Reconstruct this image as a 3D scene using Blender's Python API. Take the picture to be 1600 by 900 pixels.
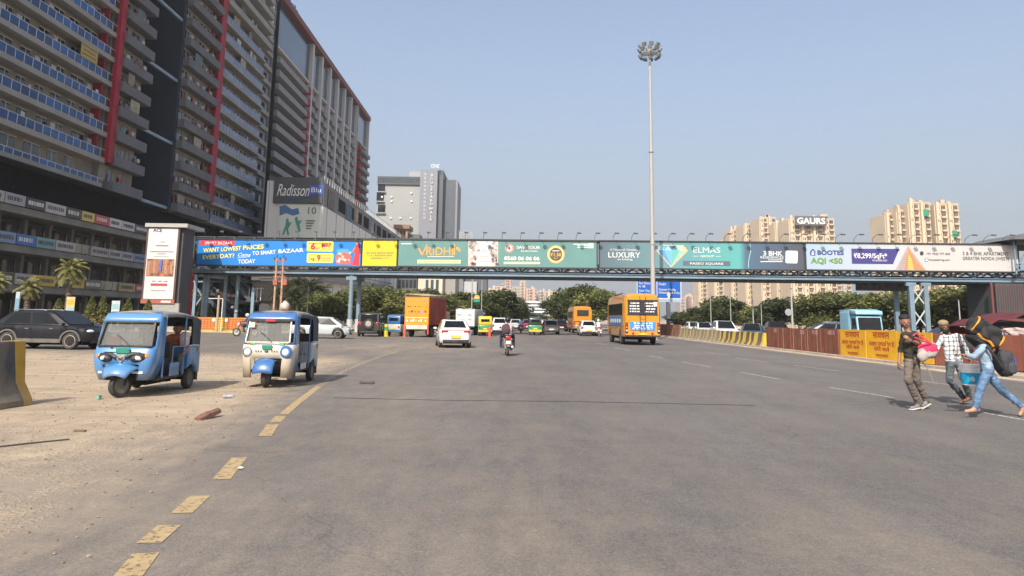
import bpy, bmesh, math, random
import numpy as np
from mathutils import Vector, Matrix, noise as mnoise
R = math.radians
random.seed(7)
for o in list(bpy.data.objects): bpy.data.objects.remove(o)
SC = bpy.context.scene
COL = SC.collection

# ------------------------------------------------------------------ camera
CAM_H = 1.6
FPX, PPY = 1150.0, 323.0            # focal length and optical centre in photo pixels (1600 x 900, cropped off centre)
PITCH = math.atan(174.0 / FPX); ROLL = 0.015
F_ = Vector((0, math.cos(PITCH), math.sin(PITCH)))
U0 = Vector((0, -math.sin(PITCH), math.cos(PITCH))); R0 = Vector((1, 0, 0))
R_ = math.cos(ROLL) * R0 + math.sin(ROLL) * U0
U_ = -math.sin(ROLL) * R0 + math.cos(ROLL) * U0
cd = bpy.data.cameras.new('camera'); cam = bpy.data.objects.new('camera', cd); COL.objects.link(cam)
cd.sensor_width = 36; cd.lens = 36 * FPX / 1600; cd.shift_y = -(450 - PPY) / 1600
cd.clip_start = 0.1; cd.clip_end = 6000
m = Matrix.Identity(4)
for i in range(3):
    m[i][0] = R_[i]; m[i][1] = U_[i]; m[i][2] = -F_[i]
m[2][3] = CAM_H
cam.matrix_world = m; SC.camera = cam

# ------------------------------------------------------------------ light
SUN_AZ, SUN_EL = R(197), R(42)      # azimuth clockwise from +Y: the sun stands behind and to the left
w = bpy.data.worlds.new('World'); SC.world = w; w.use_nodes = True
nt = w.node_tree; bg = nt.nodes['Background']; sky = nt.nodes.new('ShaderNodeTexSky')
sky.sky_type = 'NISHITA'; sky.sun_disc = False; sky.sun_elevation = SUN_EL; sky.sun_rotation = SUN_AZ
sky.air_density = 1.0; sky.dust_density = 4.5; sky.ozone_density = 1.2; sky.altitude = 200
# dusty air: the clear-sky model is blended towards pale dust, most of all near the horizon
tcw = nt.nodes.new('ShaderNodeTexCoord'); sxw = nt.nodes.new('ShaderNodeSeparateXYZ'); nt.links.new(tcw.outputs['Generated'], sxw.inputs[0])
mrw = nt.nodes.new('ShaderNodeMapRange'); mrw.interpolation_type = 'SMOOTHSTEP'; mrw.inputs[1].default_value = -.02; mrw.inputs[2].default_value = .42; mrw.inputs[3].default_value = .93; mrw.inputs[4].default_value = .38
nt.links.new(sxw.outputs[2], mrw.inputs[0]); mxw = nt.nodes.new('ShaderNodeMix'); mxw.data_type = 'RGBA'; mxw.inputs[7].default_value = (1.90, 2.02, 2.20, 1)
nt.links.new(mrw.outputs[0], mxw.inputs[0]); nt.links.new(sky.outputs[0], mxw.inputs[6]); nt.links.new(mxw.outputs[2], bg.inputs[0]); bg.inputs[1].default_value = 0.15
sd = bpy.data.lights.new('sun', 'SUN'); sd.energy = 3.2; sd.angle = R(0.6); sd.color = (1, .93, .82)
so = bpy.data.objects.new('sun', sd); COL.objects.link(so)
sdir = Vector((math.sin(SUN_AZ) * math.cos(SUN_EL), math.cos(SUN_AZ) * math.cos(SUN_EL), math.sin(SUN_EL)))
so.rotation_euler = sdir.to_track_quat('Z', 'Y').to_euler()
SC.view_settings.view_transform = 'Standard'; SC.view_settings.look = 'None'
SC.view_settings.exposure = 0.72; SC.view_settings.gamma = 1; SC.view_settings.use_curve_mapping = False
SC.cycles.use_denoising = True; SC.cycles.max_bounces = 6; SC.cycles.diffuse_bounces = 3
SC.cycles.glossy_bounces = 3; SC.cycles.transparent_max_bounces = 8; SC.cycles.volume_bounces = 0

# ------------------------------------------------------------------ photo pixel -> world
CP = Vector((0, 0, CAM_H))
def ray(px, py): return (R_ * ((px - 800) / FPX) + U_ * ((PPY - py) / FPX) + F_)
def P(px, py, Y):
    d = ray(px, py); return CP + d * (Y / d.y)
def PX(px, py, X):
    d = ray(px, py); return CP + d * (X / d.x)
def G(px, py, z=0.0):
    d = ray(px, py); return CP + d * ((z - CAM_H) / d.z)
def proj(v):
    q = Vector(v) - CP; f = q.dot(F_)
    return 800 + FPX * q.dot(R_) / f, PPY - FPX * q.dot(U_) / f

# ------------------------------------------------------------------ materials
def lin(h):
    if isinstance(h, (tuple, list)): return tuple(h)[:3]
    h = h.lstrip('#'); c = [int(h[i:i + 2], 16) / 255 for i in (0, 2, 4)]
    return tuple(x / 12.92 if x <= .04045 else ((x + .055) / 1.055) ** 2.4 for x in c)
MATS = {}
def mat(name, col, rough=.6, metal=0, var=.12, scale=6, bump=0, bscale=40, spec=.5, dirt=0, dcol=(.30, .24, .17), coat=0, island=0, dz=None, trans=0, emit=0):
    """procedural paint / concrete / cloth: base colour broken up by noise, optional dirt"""
    if name in MATS: return MATS[name]
    mt = bpy.data.materials.new(name); mt.use_nodes = True; t = mt.node_tree; N = t.nodes; Lk = t.links.new
    b = N['Principled BSDF']; c = lin(col)
    tc = N.new('ShaderNodeTexCoord'); nz = N.new('ShaderNodeTexNoise'); nz.inputs['Scale'].default_value = scale
    nz.inputs['Detail'].default_value = 5; Lk(tc.outputs['Object'], nz.inputs['Vector'])
    mr = N.new('ShaderNodeMapRange'); mr.inputs[1].default_value = .3; mr.inputs[2].default_value = .7
    mr.inputs[3].default_value = 1 - var; mr.inputs[4].default_value = 1 + var; Lk(nz.outputs[0], mr.inputs[0])
    vm = N.new('ShaderNodeVectorMath'); vm.operation = 'SCALE'; vm.inputs[0].default_value = c
    if island:
        ge = N.new('ShaderNodeNewGeometry'); m2 = N.new('ShaderNodeMapRange'); m2.inputs[3].default_value = 1 - island; m2.inputs[4].default_value = 1 + island
        Lk(ge.outputs['Random Per Island'], m2.inputs[0]); mm = N.new('ShaderNodeMath'); mm.operation = 'MULTIPLY'
        Lk(mr.outputs[0], mm.inputs[0]); Lk(m2.outputs[0], mm.inputs[1]); Lk(mm.outputs[0], vm.inputs['Scale'])
    else: Lk(mr.outputs[0], vm.inputs['Scale'])
    out = vm.outputs[0]
    if dirt:
        n2 = N.new('ShaderNodeTexNoise'); n2.inputs['Scale'].default_value = scale * .45; n2.inputs['Detail'].default_value = 7; n2.inputs['Roughness'].default_value = .65
        mp = N.new('ShaderNodeMapping'); mp.inputs['Location'].default_value = (3, 7, 1); mp.inputs['Scale'].default_value = (1, 1, .4)
        Lk(tc.outputs['Object'], mp.inputs[0]); Lk(mp.outputs[0], n2.inputs['Vector'])
        m3 = N.new('ShaderNodeMapRange'); m3.inputs[1].default_value = .42; m3.inputs[2].default_value = .75; m3.inputs[3].default_value = 0; m3.inputs[4].default_value = dirt
        Lk(n2.outputs[0], m3.inputs[0]); fac = m3.outputs[0]
        if dz:   # road dust settled on the lowest part of the thing
            sx = N.new('ShaderNodeSeparateXYZ'); Lk(tc.outputs['Object'], sx.inputs[0])
            m4 = N.new('ShaderNodeMapRange'); m4.inputs[1].default_value = dz[0]; m4.inputs[2].default_value = dz[1]; m4.inputs[3].default_value = dz[2]; m4.inputs[4].default_value = 0
            Lk(sx.outputs[2], m4.inputs[0]); ad = N.new('ShaderNodeMath'); ad.operation = 'ADD'; ad.use_clamp = True
            Lk(fac, ad.inputs[0]); Lk(m4.outputs[0], ad.inputs[1]); fac = ad.outputs[0]
        mx = N.new('ShaderNodeMix'); mx.data_type = 'RGBA'; Lk(fac, mx.inputs[0]); Lk(out, mx.inputs[6]); mx.inputs[7].default_value = (*dcol, 1)
        out = mx.outputs[2]
    Lk(out, b.inputs['Base Color'])
    b.inputs['Roughness'].default_value = rough; b.inputs['Metallic'].default_value = metal
    b.inputs['Specular IOR Level'].default_value = spec; b.inputs['Coat Weight'].default_value = coat; b.inputs['Coat Roughness'].default_value = .08
    if trans: b.inputs['Transmission Weight'].default_value = trans
    if emit: Lk(out, b.inputs['Emission Color']); b.inputs['Emission Strength'].default_value = emit
    if bump:
        n3 = N.new('ShaderNodeTexNoise'); n3.inputs['Scale'].default_value = bscale; n3.inputs['Detail'].default_value = 4
        Lk(tc.outputs['Object'], n3.inputs['Vector']); bp = N.new('ShaderNodeBump'); bp.inputs['Strength'].default_value = bump; bp.inputs['Distance'].default_value = .02
        Lk(n3.outputs[0], bp.inputs['Height']); Lk(bp.outputs[0], b.inputs['Normal'])
    MATS[name] = mt; return mt
def glass_mat(name, tint, clear):
    if name in MATS: return MATS[name]
    mt = bpy.data.materials.new(name); mt.use_nodes = True; t = mt.node_tree; N = t.nodes; Lk = t.links.new
    b = N['Principled BSDF']; b.inputs['Base Color'].default_value = (*tint, 1); b.inputs['Roughness'].default_value = .04
    tr = N.new('ShaderNodeBsdfTransparent'); mx = N.new('ShaderNodeMixShader'); mx.inputs[0].default_value = clear
    lw = N.new('ShaderNodeLayerWeight'); lw.inputs[0].default_value = .25
    mm = N.new('ShaderNodeMath'); mm.operation = 'MULTIPLY_ADD'; mm.inputs[1].default_value = -clear; mm.inputs[2].default_value = clear
    Lk(lw.outputs['Facing'], mm.inputs[0]); Lk(mm.outputs[0], mx.inputs[0])
    Lk(b.outputs[0], mx.inputs[1]); Lk(tr.outputs[0], mx.inputs[2]); Lk(mx.outputs[0], N['Material Output'].inputs[0])
    MATS[name] = mt; return mt

# ------------------------------------------------------------------ objects
def tag(o, label=None, cat=None, group=None, kind=None):
    if label: o['label'] = label
    if cat: o['category'] = cat
    if group: o['group'] = group
    if kind: o['kind'] = kind
    return o
def empty(name, loc=(0, 0, 0), rz=0, label=None, cat=None, group=None):
    o = bpy.data.objects.new(name, None); COL.objects.link(o); o.location = loc; o.rotation_euler = (0, 0, rz)
    o.empty_display_size = .2
    return tag(o, label, cat, group)
class MB:
    def __init__(s): s.v = []; s.f = []; s.mi = []; s.ms = []
    def _m(s, m):
        if m is None: return 0
        if m not in s.ms: s.ms.append(m)
        return s.ms.index(m)
    def add(s, vs, fs, m=None):
        n = len(s.v); s.v += [tuple(v) for v in vs]; k = s._m(m)
        for f in fs: s.f.append(tuple(i + n for i in f)); s.mi.append(k)
        return s
    def box(s, x0, y0, z0, x1, y1, z1, m=None, M=None):
        vs = [Vector((x, y, z)) for z in (z0, z1) for y in (y0, y1) for x in (x0, x1)]
        if M: vs = [M @ v for v in vs]
        return s.add(vs, [(0, 2, 3, 1), (4, 5, 7, 6), (0, 1, 5, 4), (2, 6, 7, 3), (0, 4, 6, 2), (1, 3, 7, 5)], m)
    def cb(s, cx, cy, cz, sx, sy, sz, m=None, M=None): return s.box(cx - sx / 2, cy - sy / 2, cz - sz / 2, cx + sx / 2, cy + sy / 2, cz + sz / 2, m, M)
    def rings(s, rs, m=None, caps=True, close=True):
        n = len(rs[0]); vs = [v for r in rs for v in r]; fs = []
        for i in range(len(rs) - 1):
            for j in range(n if close else n - 1):
                a, b2 = i * n + j, i * n + (j + 1) % n; fs.append((a, b2, b2 + n, a + n))
        if caps: fs.append(tuple(range(n - 1, -1, -1))); k = (len(rs) - 1) * n; fs.append(tuple(range(k, k + n)))
        return s.add(vs, fs, m)
    def tube(s, pts, r, n=8, m=None):
        pts = [Vector(p) for p in pts]; rr = r if isinstance(r, (list, tuple)) else [r] * len(pts); rs = []
        a = None
        for i, p in enumerate(pts):
            d = (pts[min(i + 1, len(pts) - 1)] - pts[max(i - 1, 0)]).normalized()
            if a is None: a = d.cross(Vector((0, 0, 1)) if abs(d.z) < .9 else Vector((1, 0, 0))).normalized()
            else: a = (a - d * a.dot(d)).normalized()
            b = d.cross(a); rs.append([p + (a * math.cos(2 * math.pi * k / n) + b * math.sin(2 * math.pi * k / n)) * rr[i] for k in range(n)])
        return s.rings(rs, m)
    def bar(s, p, q, w, h=None, m=None):
        p, q = Vector(p), Vector(q); h = h or w; d = (q - p).normalized()
        a = d.cross(Vector((0, 0, 1)) if abs(d.z) < .95 else Vector((0, 1, 0))).normalized(); b = a.cross(d)
        o = [(-1, -1), (1, -1), (1, 1), (-1, 1)]
        return s.rings([[c + a * (i * w / 2) + b * (j * h / 2) for i, j in o] for c in (p, q)], m)
    def prism(s, pts, y0, y1, m=None, ax='y'):
        """2D outline (a,b) pushed along an axis: 'y' -> (a,y,b), 'x' -> (x,a,b), 'z' -> (a,b,z)"""
        f = {'y': lambda a, b, t: (a, t, b), 'x': lambda a, b, t: (t, a, b), 'z': lambda a, b, t: (a, b, t)}[ax]
        return s.rings([[f(a, b, t) for a, b in pts] for t in (y0, y1)], m)
    def ell(s, c, r, nu=12, nv=8, m=None, M=None):
        c = Vector(c); r = (r, r, r) if not isinstance(r, (tuple, list)) else r; rs = []
        for i in range(nv + 1):
            ph = math.pi * (.02 + .96 * i / nv) - math.pi / 2
            rs.append([c + (M @ Vector((r[0] * math.cos(ph) * math.cos(t), r[1] * math.cos(ph) * math.sin(t), r[2] * math.sin(ph))) if M else
                            Vector((r[0] * math.cos(ph) * math.cos(t), r[1] * math.cos(ph) * math.sin(t), r[2] * math.sin(ph)))) for t in [2 * math.pi * k / nu for k in range(nu)]])
        return s.rings(rs, m)
    def lathe(s, prof, c=(0, 0, 0), n=20, m=None, ax='z'):
        c = Vector(c); rs = []
        for r, h in prof:
            g = []
            for k in range(n):
                t = 2 * math.pi * k / n
                v = (r * math.cos(t), r * math.sin(t), h)
                if ax == 'y': v = (r * math.cos(t), h, r * math.sin(t))
                if ax == 'x': v = (h, r * math.cos(t), r * math.sin(t))
                g.append(c + Vector(v))
            rs.append(g)
        return s.rings(rs, m)
    def build(s, name, m=None, parent=None, smooth=35, bevel=0, segs=2, loc=None, kind=None, label=None):
        me = bpy.data.meshes.new(name); me.from_pydata(s.v, [], s.f)
        ms = s.ms if s.ms else [m]
        for q in ms:
            me.materials.append(q)
        if len(ms) > 1: me.polygons.foreach_set('material_index', s.mi)
        me.update(); bm = bmesh.new(); bm.from_mesh(me); bmesh.ops.recalc_face_normals(bm, faces=bm.faces); bm.to_mesh(me); bm.free()
        if smooth:
            me.shade_smooth(); me.set_sharp_from_angle(angle=R(smooth))
        o = bpy.data.objects.new(name, me); COL.objects.link(o)
        if parent: o.parent = parent
        if loc: o.location = loc
        if bevel:
            bv = o.modifiers.new('bevel', 'BEVEL'); bv.width = bevel; bv.segments = segs; bv.limit_method = 'ANGLE'; bv.angle_limit = R(40)
            if not smooth: me.shade_smooth()
        if kind: o['kind'] = kind
        if label: o['label'] = label
        return o
def boxpart(name, m, parent, x0, y0, z0, x1, y1, z1, **k): return MB().box(x0, y0, z0, x1, y1, z1).build(name, m, parent, smooth=0, **k)
def many(name, m, parent, boxes, limit=100):
    """repeated part of one thing: the nearest `limit` as parts, what is left as one stuff part"""
    M = parent.matrix_basis if parent else Matrix()
    def dist(b): return (M @ Vector(((b[0] + b[3]) / 2, (b[1] + b[4]) / 2, (b[2] + b[5]) / 2)) - CP).length
    bs = sorted(boxes, key=dist)
    for b in bs[:limit]: boxpart(name, m, parent, *b[:6])
    if len(bs) > limit:
        k = MB()
        for b in bs[limit:]: k.box(*b[:6])
        k.build(name, m, parent, smooth=0, kind='stuff')
def kids(o): return [c for c in o.children]
def copy_tree(o, parent=None, **tags):
    c = o.copy(); COL.objects.link(c)
    if parent: c.parent = parent
    for k, v in tags.items(): c[k] = v
    for ch in kids(o): copy_tree(ch, c)
    return c
FONT = bpy.data.fonts.load('<builtin>') if False else None
def text(s, loc, size, m, parent, rot=(R(90), 0, 0), width=None, name='lettering', shear=0, bold=0, align='CENTER', depth=.004, aspect=1, kind=None):
    """writing as real thin letters; width: fitted length; loc is the middle (or left) of the base line"""
    cu = bpy.data.curves.new('t', 'FONT'); cu.body = s; cu.size = size; cu.align_x = align; cu.shear = shear; cu.offset = bold * size; cu.extrude = depth
    cu.resolution_u = 3
    o = bpy.data.objects.new('t', cu); COL.objects.link(o)
    dg = bpy.context.evaluated_depsgraph_get(); dg.update()
    me = bpy.data.meshes.new_from_object(o.evaluated_get(dg)); bpy.data.objects.remove(o)
    xs = [v.co.x for v in me.vertices] or [0, 1]; wd = max(xs) - min(xs)
    k = (width / wd) if width else aspect
    for v in me.vertices: v.co.x *= k
    me.materials.clear(); me.materials.append(m)
    q = bpy.data.objects.new(name, me); COL.objects.link(q); q.parent = parent; q.location = loc; q.rotation_euler = rot
    me.name = name
    return q
# ================================================================== setting: ground and road
def wmb_build(mb, name, m, parent, **k):
    L = parent.location; mb.v = [(v[0] - L.x, v[1] - L.y, v[2] - L.z) for v in mb.v]
    return mb.build(name, m, parent, **k)
def rmany(name, m, parent, boxes, limit=100):
    L = parent.location
    bs = sorted(boxes, key=lambda b: ((b[0] + b[3]) / 2) ** 2 + ((b[1] + b[4]) / 2) ** 2 + ((b[2] + b[5]) / 2) ** 2)
    def sh(b): return (b[0] - L.x, b[1] - L.y, b[2] - L.z, b[3] - L.x, b[4] - L.y, b[5] - L.z)
    for b in bs[:limit]: boxpart(name, m, parent, *sh(b))
    if len(bs) > limit:
        k = MB()
        for b in bs[limit:]: k.box(*sh(b))
        k.build(name, m, parent, smooth=0, kind='stuff')
DUSTC = (.385, .305, .218)
dirt_m = mat('dirt', DUSTC, .95, var=.25, scale=.4, bump=.6, bscale=3)
gnd = MB().add([(-2500, -60, -.004), (2500, -60, -.004), (2500, 4000, -.004), (-2500, 4000, -.004)], [(0, 1, 2, 3)]).build('ground', dirt_m, smooth=0, kind='structure')

YL = [(-5, -.6), (2, -1.75), (4.6, -2.4), (7.6, -2.95), (16.2, -4.2), (23, -4.85), (35.5, -5.4), (60, -5.6)]
def yline(y): return float(np.interp(y, [a for a, _ in YL], [b for _, b in YL]))
def sst(a, b, x): t = min(1, max(0, (x - a) / (b - a))); return t * t * (3 - 2 * t)
def dustf(x, y):
    e = yline(y) - x                          # metres left of the yellow line
    near = .58 + .15 * sst(0, 3, e) + .35 * sst(7, 13, y)
    d = near * sst(-.6, 1.6, e) * (1 - sst(26, 33, y + .08 * (x + 10)))
    d = max(d, .42 * math.exp(-((y - 40) / 9) ** 2) * math.exp(-((x + 6) / 6) ** 2))
    d = max(d, .08 + .12 * sst(9, 3, y) + .10 * sst(4, -4, x))
    d = max(d, sst(14.3, 15.4, x) * .8)
    return d
def road_mat():
    mt = bpy.data.materials.new('asphalt'); mt.use_nodes = True; t = mt.node_tree; N = t.nodes; Lk = t.links.new
    b = N['Principled BSDF']; tc = N.new('ShaderNodeTexCoord'); at = N.new('ShaderNodeAttribute'); at.attribute_name = 'dust'
    def nz(scale, det=5, ms=(1, 1, 1), ro=.6, loc=(0, 0, 0)):
        mp = N.new('ShaderNodeMapping'); mp.inputs['Scale'].default_value = ms; mp.inputs['Location'].default_value = loc; Lk(tc.outputs['Object'], mp.inputs[0])
        n = N.new('ShaderNodeTexNoise'); n.inputs['Scale'].default_value = scale; n.inputs['Detail'].default_value = det; n.inputs['Roughness'].default_value = ro
        Lk(mp.outputs[0], n.inputs['Vector']); return n.outputs[0]
    def rmp(x, a, c, d, e):
        q = N.new('ShaderNodeMapRange'); q.inputs[1].default_value = a; q.inputs[2].default_value = c; q.inputs[3].default_value = d; q.inputs[4].default_value = e
        Lk(x, q.inputs[0]); return q.outputs[0]
    def mul(a, c):
        q = N.new('ShaderNodeMath'); q.operation = 'MULTIPLY'; Lk(a, q.inputs[0]); Lk(c, q.inputs[1]); return q.outputs[0]
    def add(a, c):
        q = N.new('ShaderNodeMath'); q.operation = 'ADD'; Lk(a, q.inputs[0]); Lk(c, q.inputs[1]); return q.outputs[0]
    grit = mul(mul(rmp(nz(85, 2, ro=.8), .32, .68, .55, 1.5), rmp(nz(34, 3, ro=.85), .32, .68, .78, 1.25)), rmp(nz(9, 5, ro=.8), .3, .7, .86, 1.14))
    patch = rmp(nz(.35, 6), .3, .7, .94, 1.06)
    streak = rmp(nz(1.0, 3, (.55, .02, 1)), .3, .7, .87, 1.08)      # wheel tracks along the road
    v = mul(mul(grit, patch), streak)
    # dark transverse seam and tar lines
    wv = N.new('ShaderNodeTexVoronoi'); wv.feature = 'DISTANCE_TO_EDGE'; wv.inputs['Scale'].default_value = .16
    mp = N.new('ShaderNodeMapping'); Lk(tc.outputs['Object'], mp.inputs[0])
    n0 = N.new('ShaderNodeTexNoise'); n0.inputs['Scale'].default_value = .7; n0.inputs['Detail'].default_value = 4; Lk(tc.outputs['Object'], n0.inputs['Vector'])
    va = N.new('ShaderNodeVectorMath'); va.operation = 'MULTIPLY_ADD'; va.inputs[1].default_value = (1.5, 1.5, 0); Lk(n0.outputs['Color'], va.inputs[0]); Lk(tc.outputs['Object'], va.inputs[2])
    Lk(va.outputs[0], wv.inputs['Vector']); crack = mul(rmp(wv.outputs['Distance'], 0, .004, .76, 1), rmp(nz(.13, 3, loc=(5, 5, 0)), .35, .65, .92, 1.08))
    v = mul(v, crack)
    col = N.new('ShaderNodeVectorMath'); col.operation = 'SCALE'; col.inputs[0].default_value = (.122, .1135, .110); Lk(v, col.inputs['Scale'])
    # dust
    dn = add(rmp(nz(.6, 8, (1.3, .42, 1), .62), .25, .75, -.42, .42), rmp(nz(3.2, 6, (1.2, .45, 1), .7, (4, 2, 0)), .3, .7, -.28, .28))
    dn = add(dn, rmp(nz(22, 3), .3, .7, -.12, .12))
    f = rmp(add(at.outputs['Fac'], mul(dn, rmp(at.outputs['Fac'], 0, .5, .09, .85))), .02, 1.0, 0, 1)
    dcol = N.new('ShaderNodeVectorMath'); dcol.operation = 'SCALE'; dcol.inputs[0].default_value = DUSTC
    rut = nz(1.3, 7, (.34, 1.2, 1), .68, (9, 1, 0))
    Lk(mul(rmp(rut, .36, .62, .82, 1.10), rmp(nz(30, 4), .3, .7, .9, 1.1)), dcol.inputs['Scale'])
    mx = N.new('ShaderNodeMix'); mx.data_type = 'RGBA'; Lk(f, mx.inputs[0]); Lk(col.outputs[0], mx.inputs[6]); Lk(dcol.outputs[0], mx.inputs[7])
    Lk(mx.outputs[2], b.inputs['Base Color']); b.inputs['Roughness'].default_value = .88; b.inputs['Specular IOR Level'].default_value = .3
    hgt = add(mul(rmp(nz(75, 2, ro=.8), 0, 1, 0, .25), rmp(f, 0, 1, 1, .1)), mul(rut, rmp(f, .55, 1, 0, 2)))
    bp = N.new('ShaderNodeBump'); bp.inputs['Strength'].default_value = .8; bp.inputs['Distance'].default_value = .03; Lk(hgt, bp.inputs['Height']); Lk(bp.outputs[0], b.inputs['Normal'])
    return mt
asphalt = road_mat()
def road_sheet():
    xs = np.concatenate([np.arange(-80, -14, 1.5), np.arange(-14, 4, .3), np.arange(4, 15.61, .58)]); ys = np.concatenate([np.arange(-20, 0, 2), np.arange(0, 34, .4), np.arange(34, 64.1, 1.2)])
    vs = []; dv = []
    for y in ys:
        for x in xs: vs.append((x, y, .004)); dv.append(dustf(x, y))
    n = len(xs); fs = [(j * n + i, j * n + i + 1, (j + 1) * n + i + 1, (j + 1) * n + i) for j in range(len(ys) - 1) for i in range(n - 1)]
    yy = float(ys[-1]); k = len(vs)
    for p in [(-16, yy), (15.6, yy), (15.3, 110), (-2.5, 110), (-6, 80), (14.5, 400), (0, 400)]: vs.append((p[0], p[1], .004)); dv.append(.15)
    fs += [(k, k + 1, k + 2, k + 3, k + 4), (k + 3, k + 2, k + 5, k + 6)]
    me = bpy.data.meshes.new('road'); me.from_pydata(vs, [], fs); me.materials.append(asphalt)
    a = me.attributes.new('dust', 'FLOAT', 'POINT'); a.data.foreach_set('value', dv); me.update()
    o = bpy.data.objects.new('road', me); COL.objects.link(o); return tag(o, kind='structure')
road_sheet()
far_m = mat('asphalt_far', (.11, .10, .097), .9, var=.12, scale=.3)
MB().add([(17.6, 15, .004), (60, 15, .004), (60, 46, .004), (17.6, 46, .004), (34, 110, .004), (17.6, 110, .004), (30, 400, .004), (17, 400, .004)],
         [(0, 1, 2, 3), (3, 2, 4, 5), (5, 4, 6, 7)]).build('service_road', far_m, smooth=0, kind='structure')
# kerbs
kerb_m = mat('kerb_concrete', (.42, .36, .29), .9, var=.25, scale=2, bump=.3, bscale=12)
sand_m = mat('sandy_verge', (.43, .35, .27), .95, var=.22, scale=1.2, bump=.5, bscale=9)
k = MB(); pts = [(15.55, 10), (15.6, 46), (15.35, 78), (15.0, 130)]
for (a, b), (c, d) in zip(pts, pts[1:]): k.bar((a, b, .04), (c, d, .04), .25, .12)
k.build('kerb', kerb_m, smooth=0, kind='structure')
k = MB(); rr = random.Random(4)
for j in range(60):
    y0 = 12 + j * 2.0; y1 = y0 + 2.0
    k.add([(14.9 + rr.uniform(-.15, .15), y0, .009), (17.6, y0, .009), (17.6, y1, .009), (14.9 + rr.uniform(-.15, .15), y1, .009)], [(0, 1, 2, 3)])
k.build('sandy_verge', sand_m, smooth=0, kind='structure')
k = MB()
for (a, b), (c, d) in zip([(-80, 64.1), (-16.2, 64.1)], [(-16.2, 64.1), (-6.2, 80)]): k.bar((a, b, .06), (c, d, .06), .3, .14)
for (a, b), (c, d) in zip([(-6.2, 80), (-2.6, 110)], [(-2.6, 110), (0, 300)]): k.bar((a, b, .06), (c, d, .06), .3, .14)
k.build('kerb', mat('kerb_yellow', (.50, .40, .18), .9, var=.4, scale=1.5, dirt=.8), smooth=0, kind='structure')

# painted markings
def paint_mat(name, col, wear):
    mt = mat(name, col, .8, var=.12, scale=8); t = mt.node_tree; N = t.nodes; Lk = t.links.new
    tc = N.new('ShaderNodeTexCoord'); n = N.new('ShaderNodeTexNoise'); n.inputs['Scale'].default_value = 16; n.inputs['Detail'].default_value = 8; n.inputs['Roughness'].default_value = .7
    Lk(tc.outputs['Object'], n.inputs['Vector']); q = N.new('ShaderNodeMapRange'); q.inputs[1].default_value = wear; q.inputs[2].default_value = wear + .1; Lk(n.outputs[0], q.inputs[0])
    ms = N.new('ShaderNodeMixShader'); tr = N.new('ShaderNodeBsdfTransparent'); Lk(q.outputs[0], ms.inputs[0]); Lk(tr.outputs[0], ms.inputs[1]); Lk(N['Principled BSDF'].outputs[0], ms.inputs[2]); Lk(ms.outputs[0], N['Material Output'].inputs[0])
    return mt
yel_p = paint_mat('worn_yellow_paint', (.38, .28, .15), .36); wht_p = paint_mat('worn_white_paint', (.42, .40, .37), .42); yel_f = paint_mat('faded_yellow_paint', (.42, .35, .25), .46)
def strip(pts, w, m, name):
    k = MB(); L = []
    for i, p in enumerate(pts):
        p = Vector(p); a = Vector(pts[max(i - 1, 0)]); b = Vector(pts[min(i + 1, len(pts) - 1)]); d = (b - a).normalized(); n = Vector((d.y, -d.x, 0)) * (w / 2)
        L += [(p.x - n.x, p.y - n.y, .0085), (p.x + n.x, p.y + n.y, .0085)]
    k.add(L, [(2 * i, 2 * i + 1, 2 * i + 3, 2 * i + 2) for i in range(len(pts) - 1)]); return k.build(name, m, smooth=0, kind='structure')
for a, b in [((190, 915), (228, 866)), ((232, 850), (265, 822)), ((284, 803), (313, 776)), ((346, 750), (374, 716)), ((414, 682), (426, 664)), ((430, 660), (439, 651))]:
    strip([G(*a), G(*b)], .17, yel_p, 'edge_marking')
strip([G(443, 648), G(464, 630), G(485, 614), G(497, 605)], .15, yel_p, 'edge_marking')
strip([G(497, 605), G(520, 589), G(545, 577), G(570, 566), G(598, 556), G(622, 549)], .17, yel_f, 'edge_marking')
strip([G(520, 622), G(700, 626), G(900, 628), G(1180, 634)], .05, mat('tar_seam', (.035, .032, .03), .8, var=.3, scale=3), 'road_seam')
for a, b in [((1297, 606), (1398, 622)), ((1157, 582), (1218, 593)), ((1066, 566), (1110, 574)), ((1014, 556), (1036, 560)), ((1535, 645), (1640, 664)),
             ((1240, 571), (1310, 580)), ((1350, 563), (1500, 585)), ((1100, 550), (1140, 555)), ((1150, 560), (1200, 566)), ((1440, 596), (1500, 604)), ((902, 529), (916, 531)), ((930, 536), (948, 539)), ((960, 543), (985, 548))]:
    strip([G(*a), G(*b)], .11, wht_p, 'lane_marking')
# ================================================================== trees
def leaf_mat(name, c, isl=.45):
    mt = mat(name, c, .65, var=.3, scale=.6, island=isl, spec=.25); t = mt.node_tree; N = t.nodes; Lk = t.links.new
    b = N['Principled BSDF']; tl = N.new('ShaderNodeBsdfTranslucent'); tl.inputs[0].default_value = (c[0] * 1.3, c[1] * 1.4, c[2] * .8, 1)
    ms = N.new('ShaderNodeMixShader'); ms.inputs[0].default_value = .25; Lk(b.outputs[0], ms.inputs[1]); Lk(tl.outputs[0], ms.inputs[2]); Lk(ms.outputs[0], N['Material Output'].inputs[0]); return mt
LM = [leaf_mat('leaf_dark', (.078, .094, .038)), leaf_mat('leaf_mid', (.130, .146, .054)), leaf_mat('leaf_olive', (.175, .180, .062)), leaf_mat('leaf_deep', (.056, .072, .034))]
bark_m = mat('bark', (.16, .12, .085), .9, var=.3, scale=5, bump=.6, bscale=18)
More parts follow.
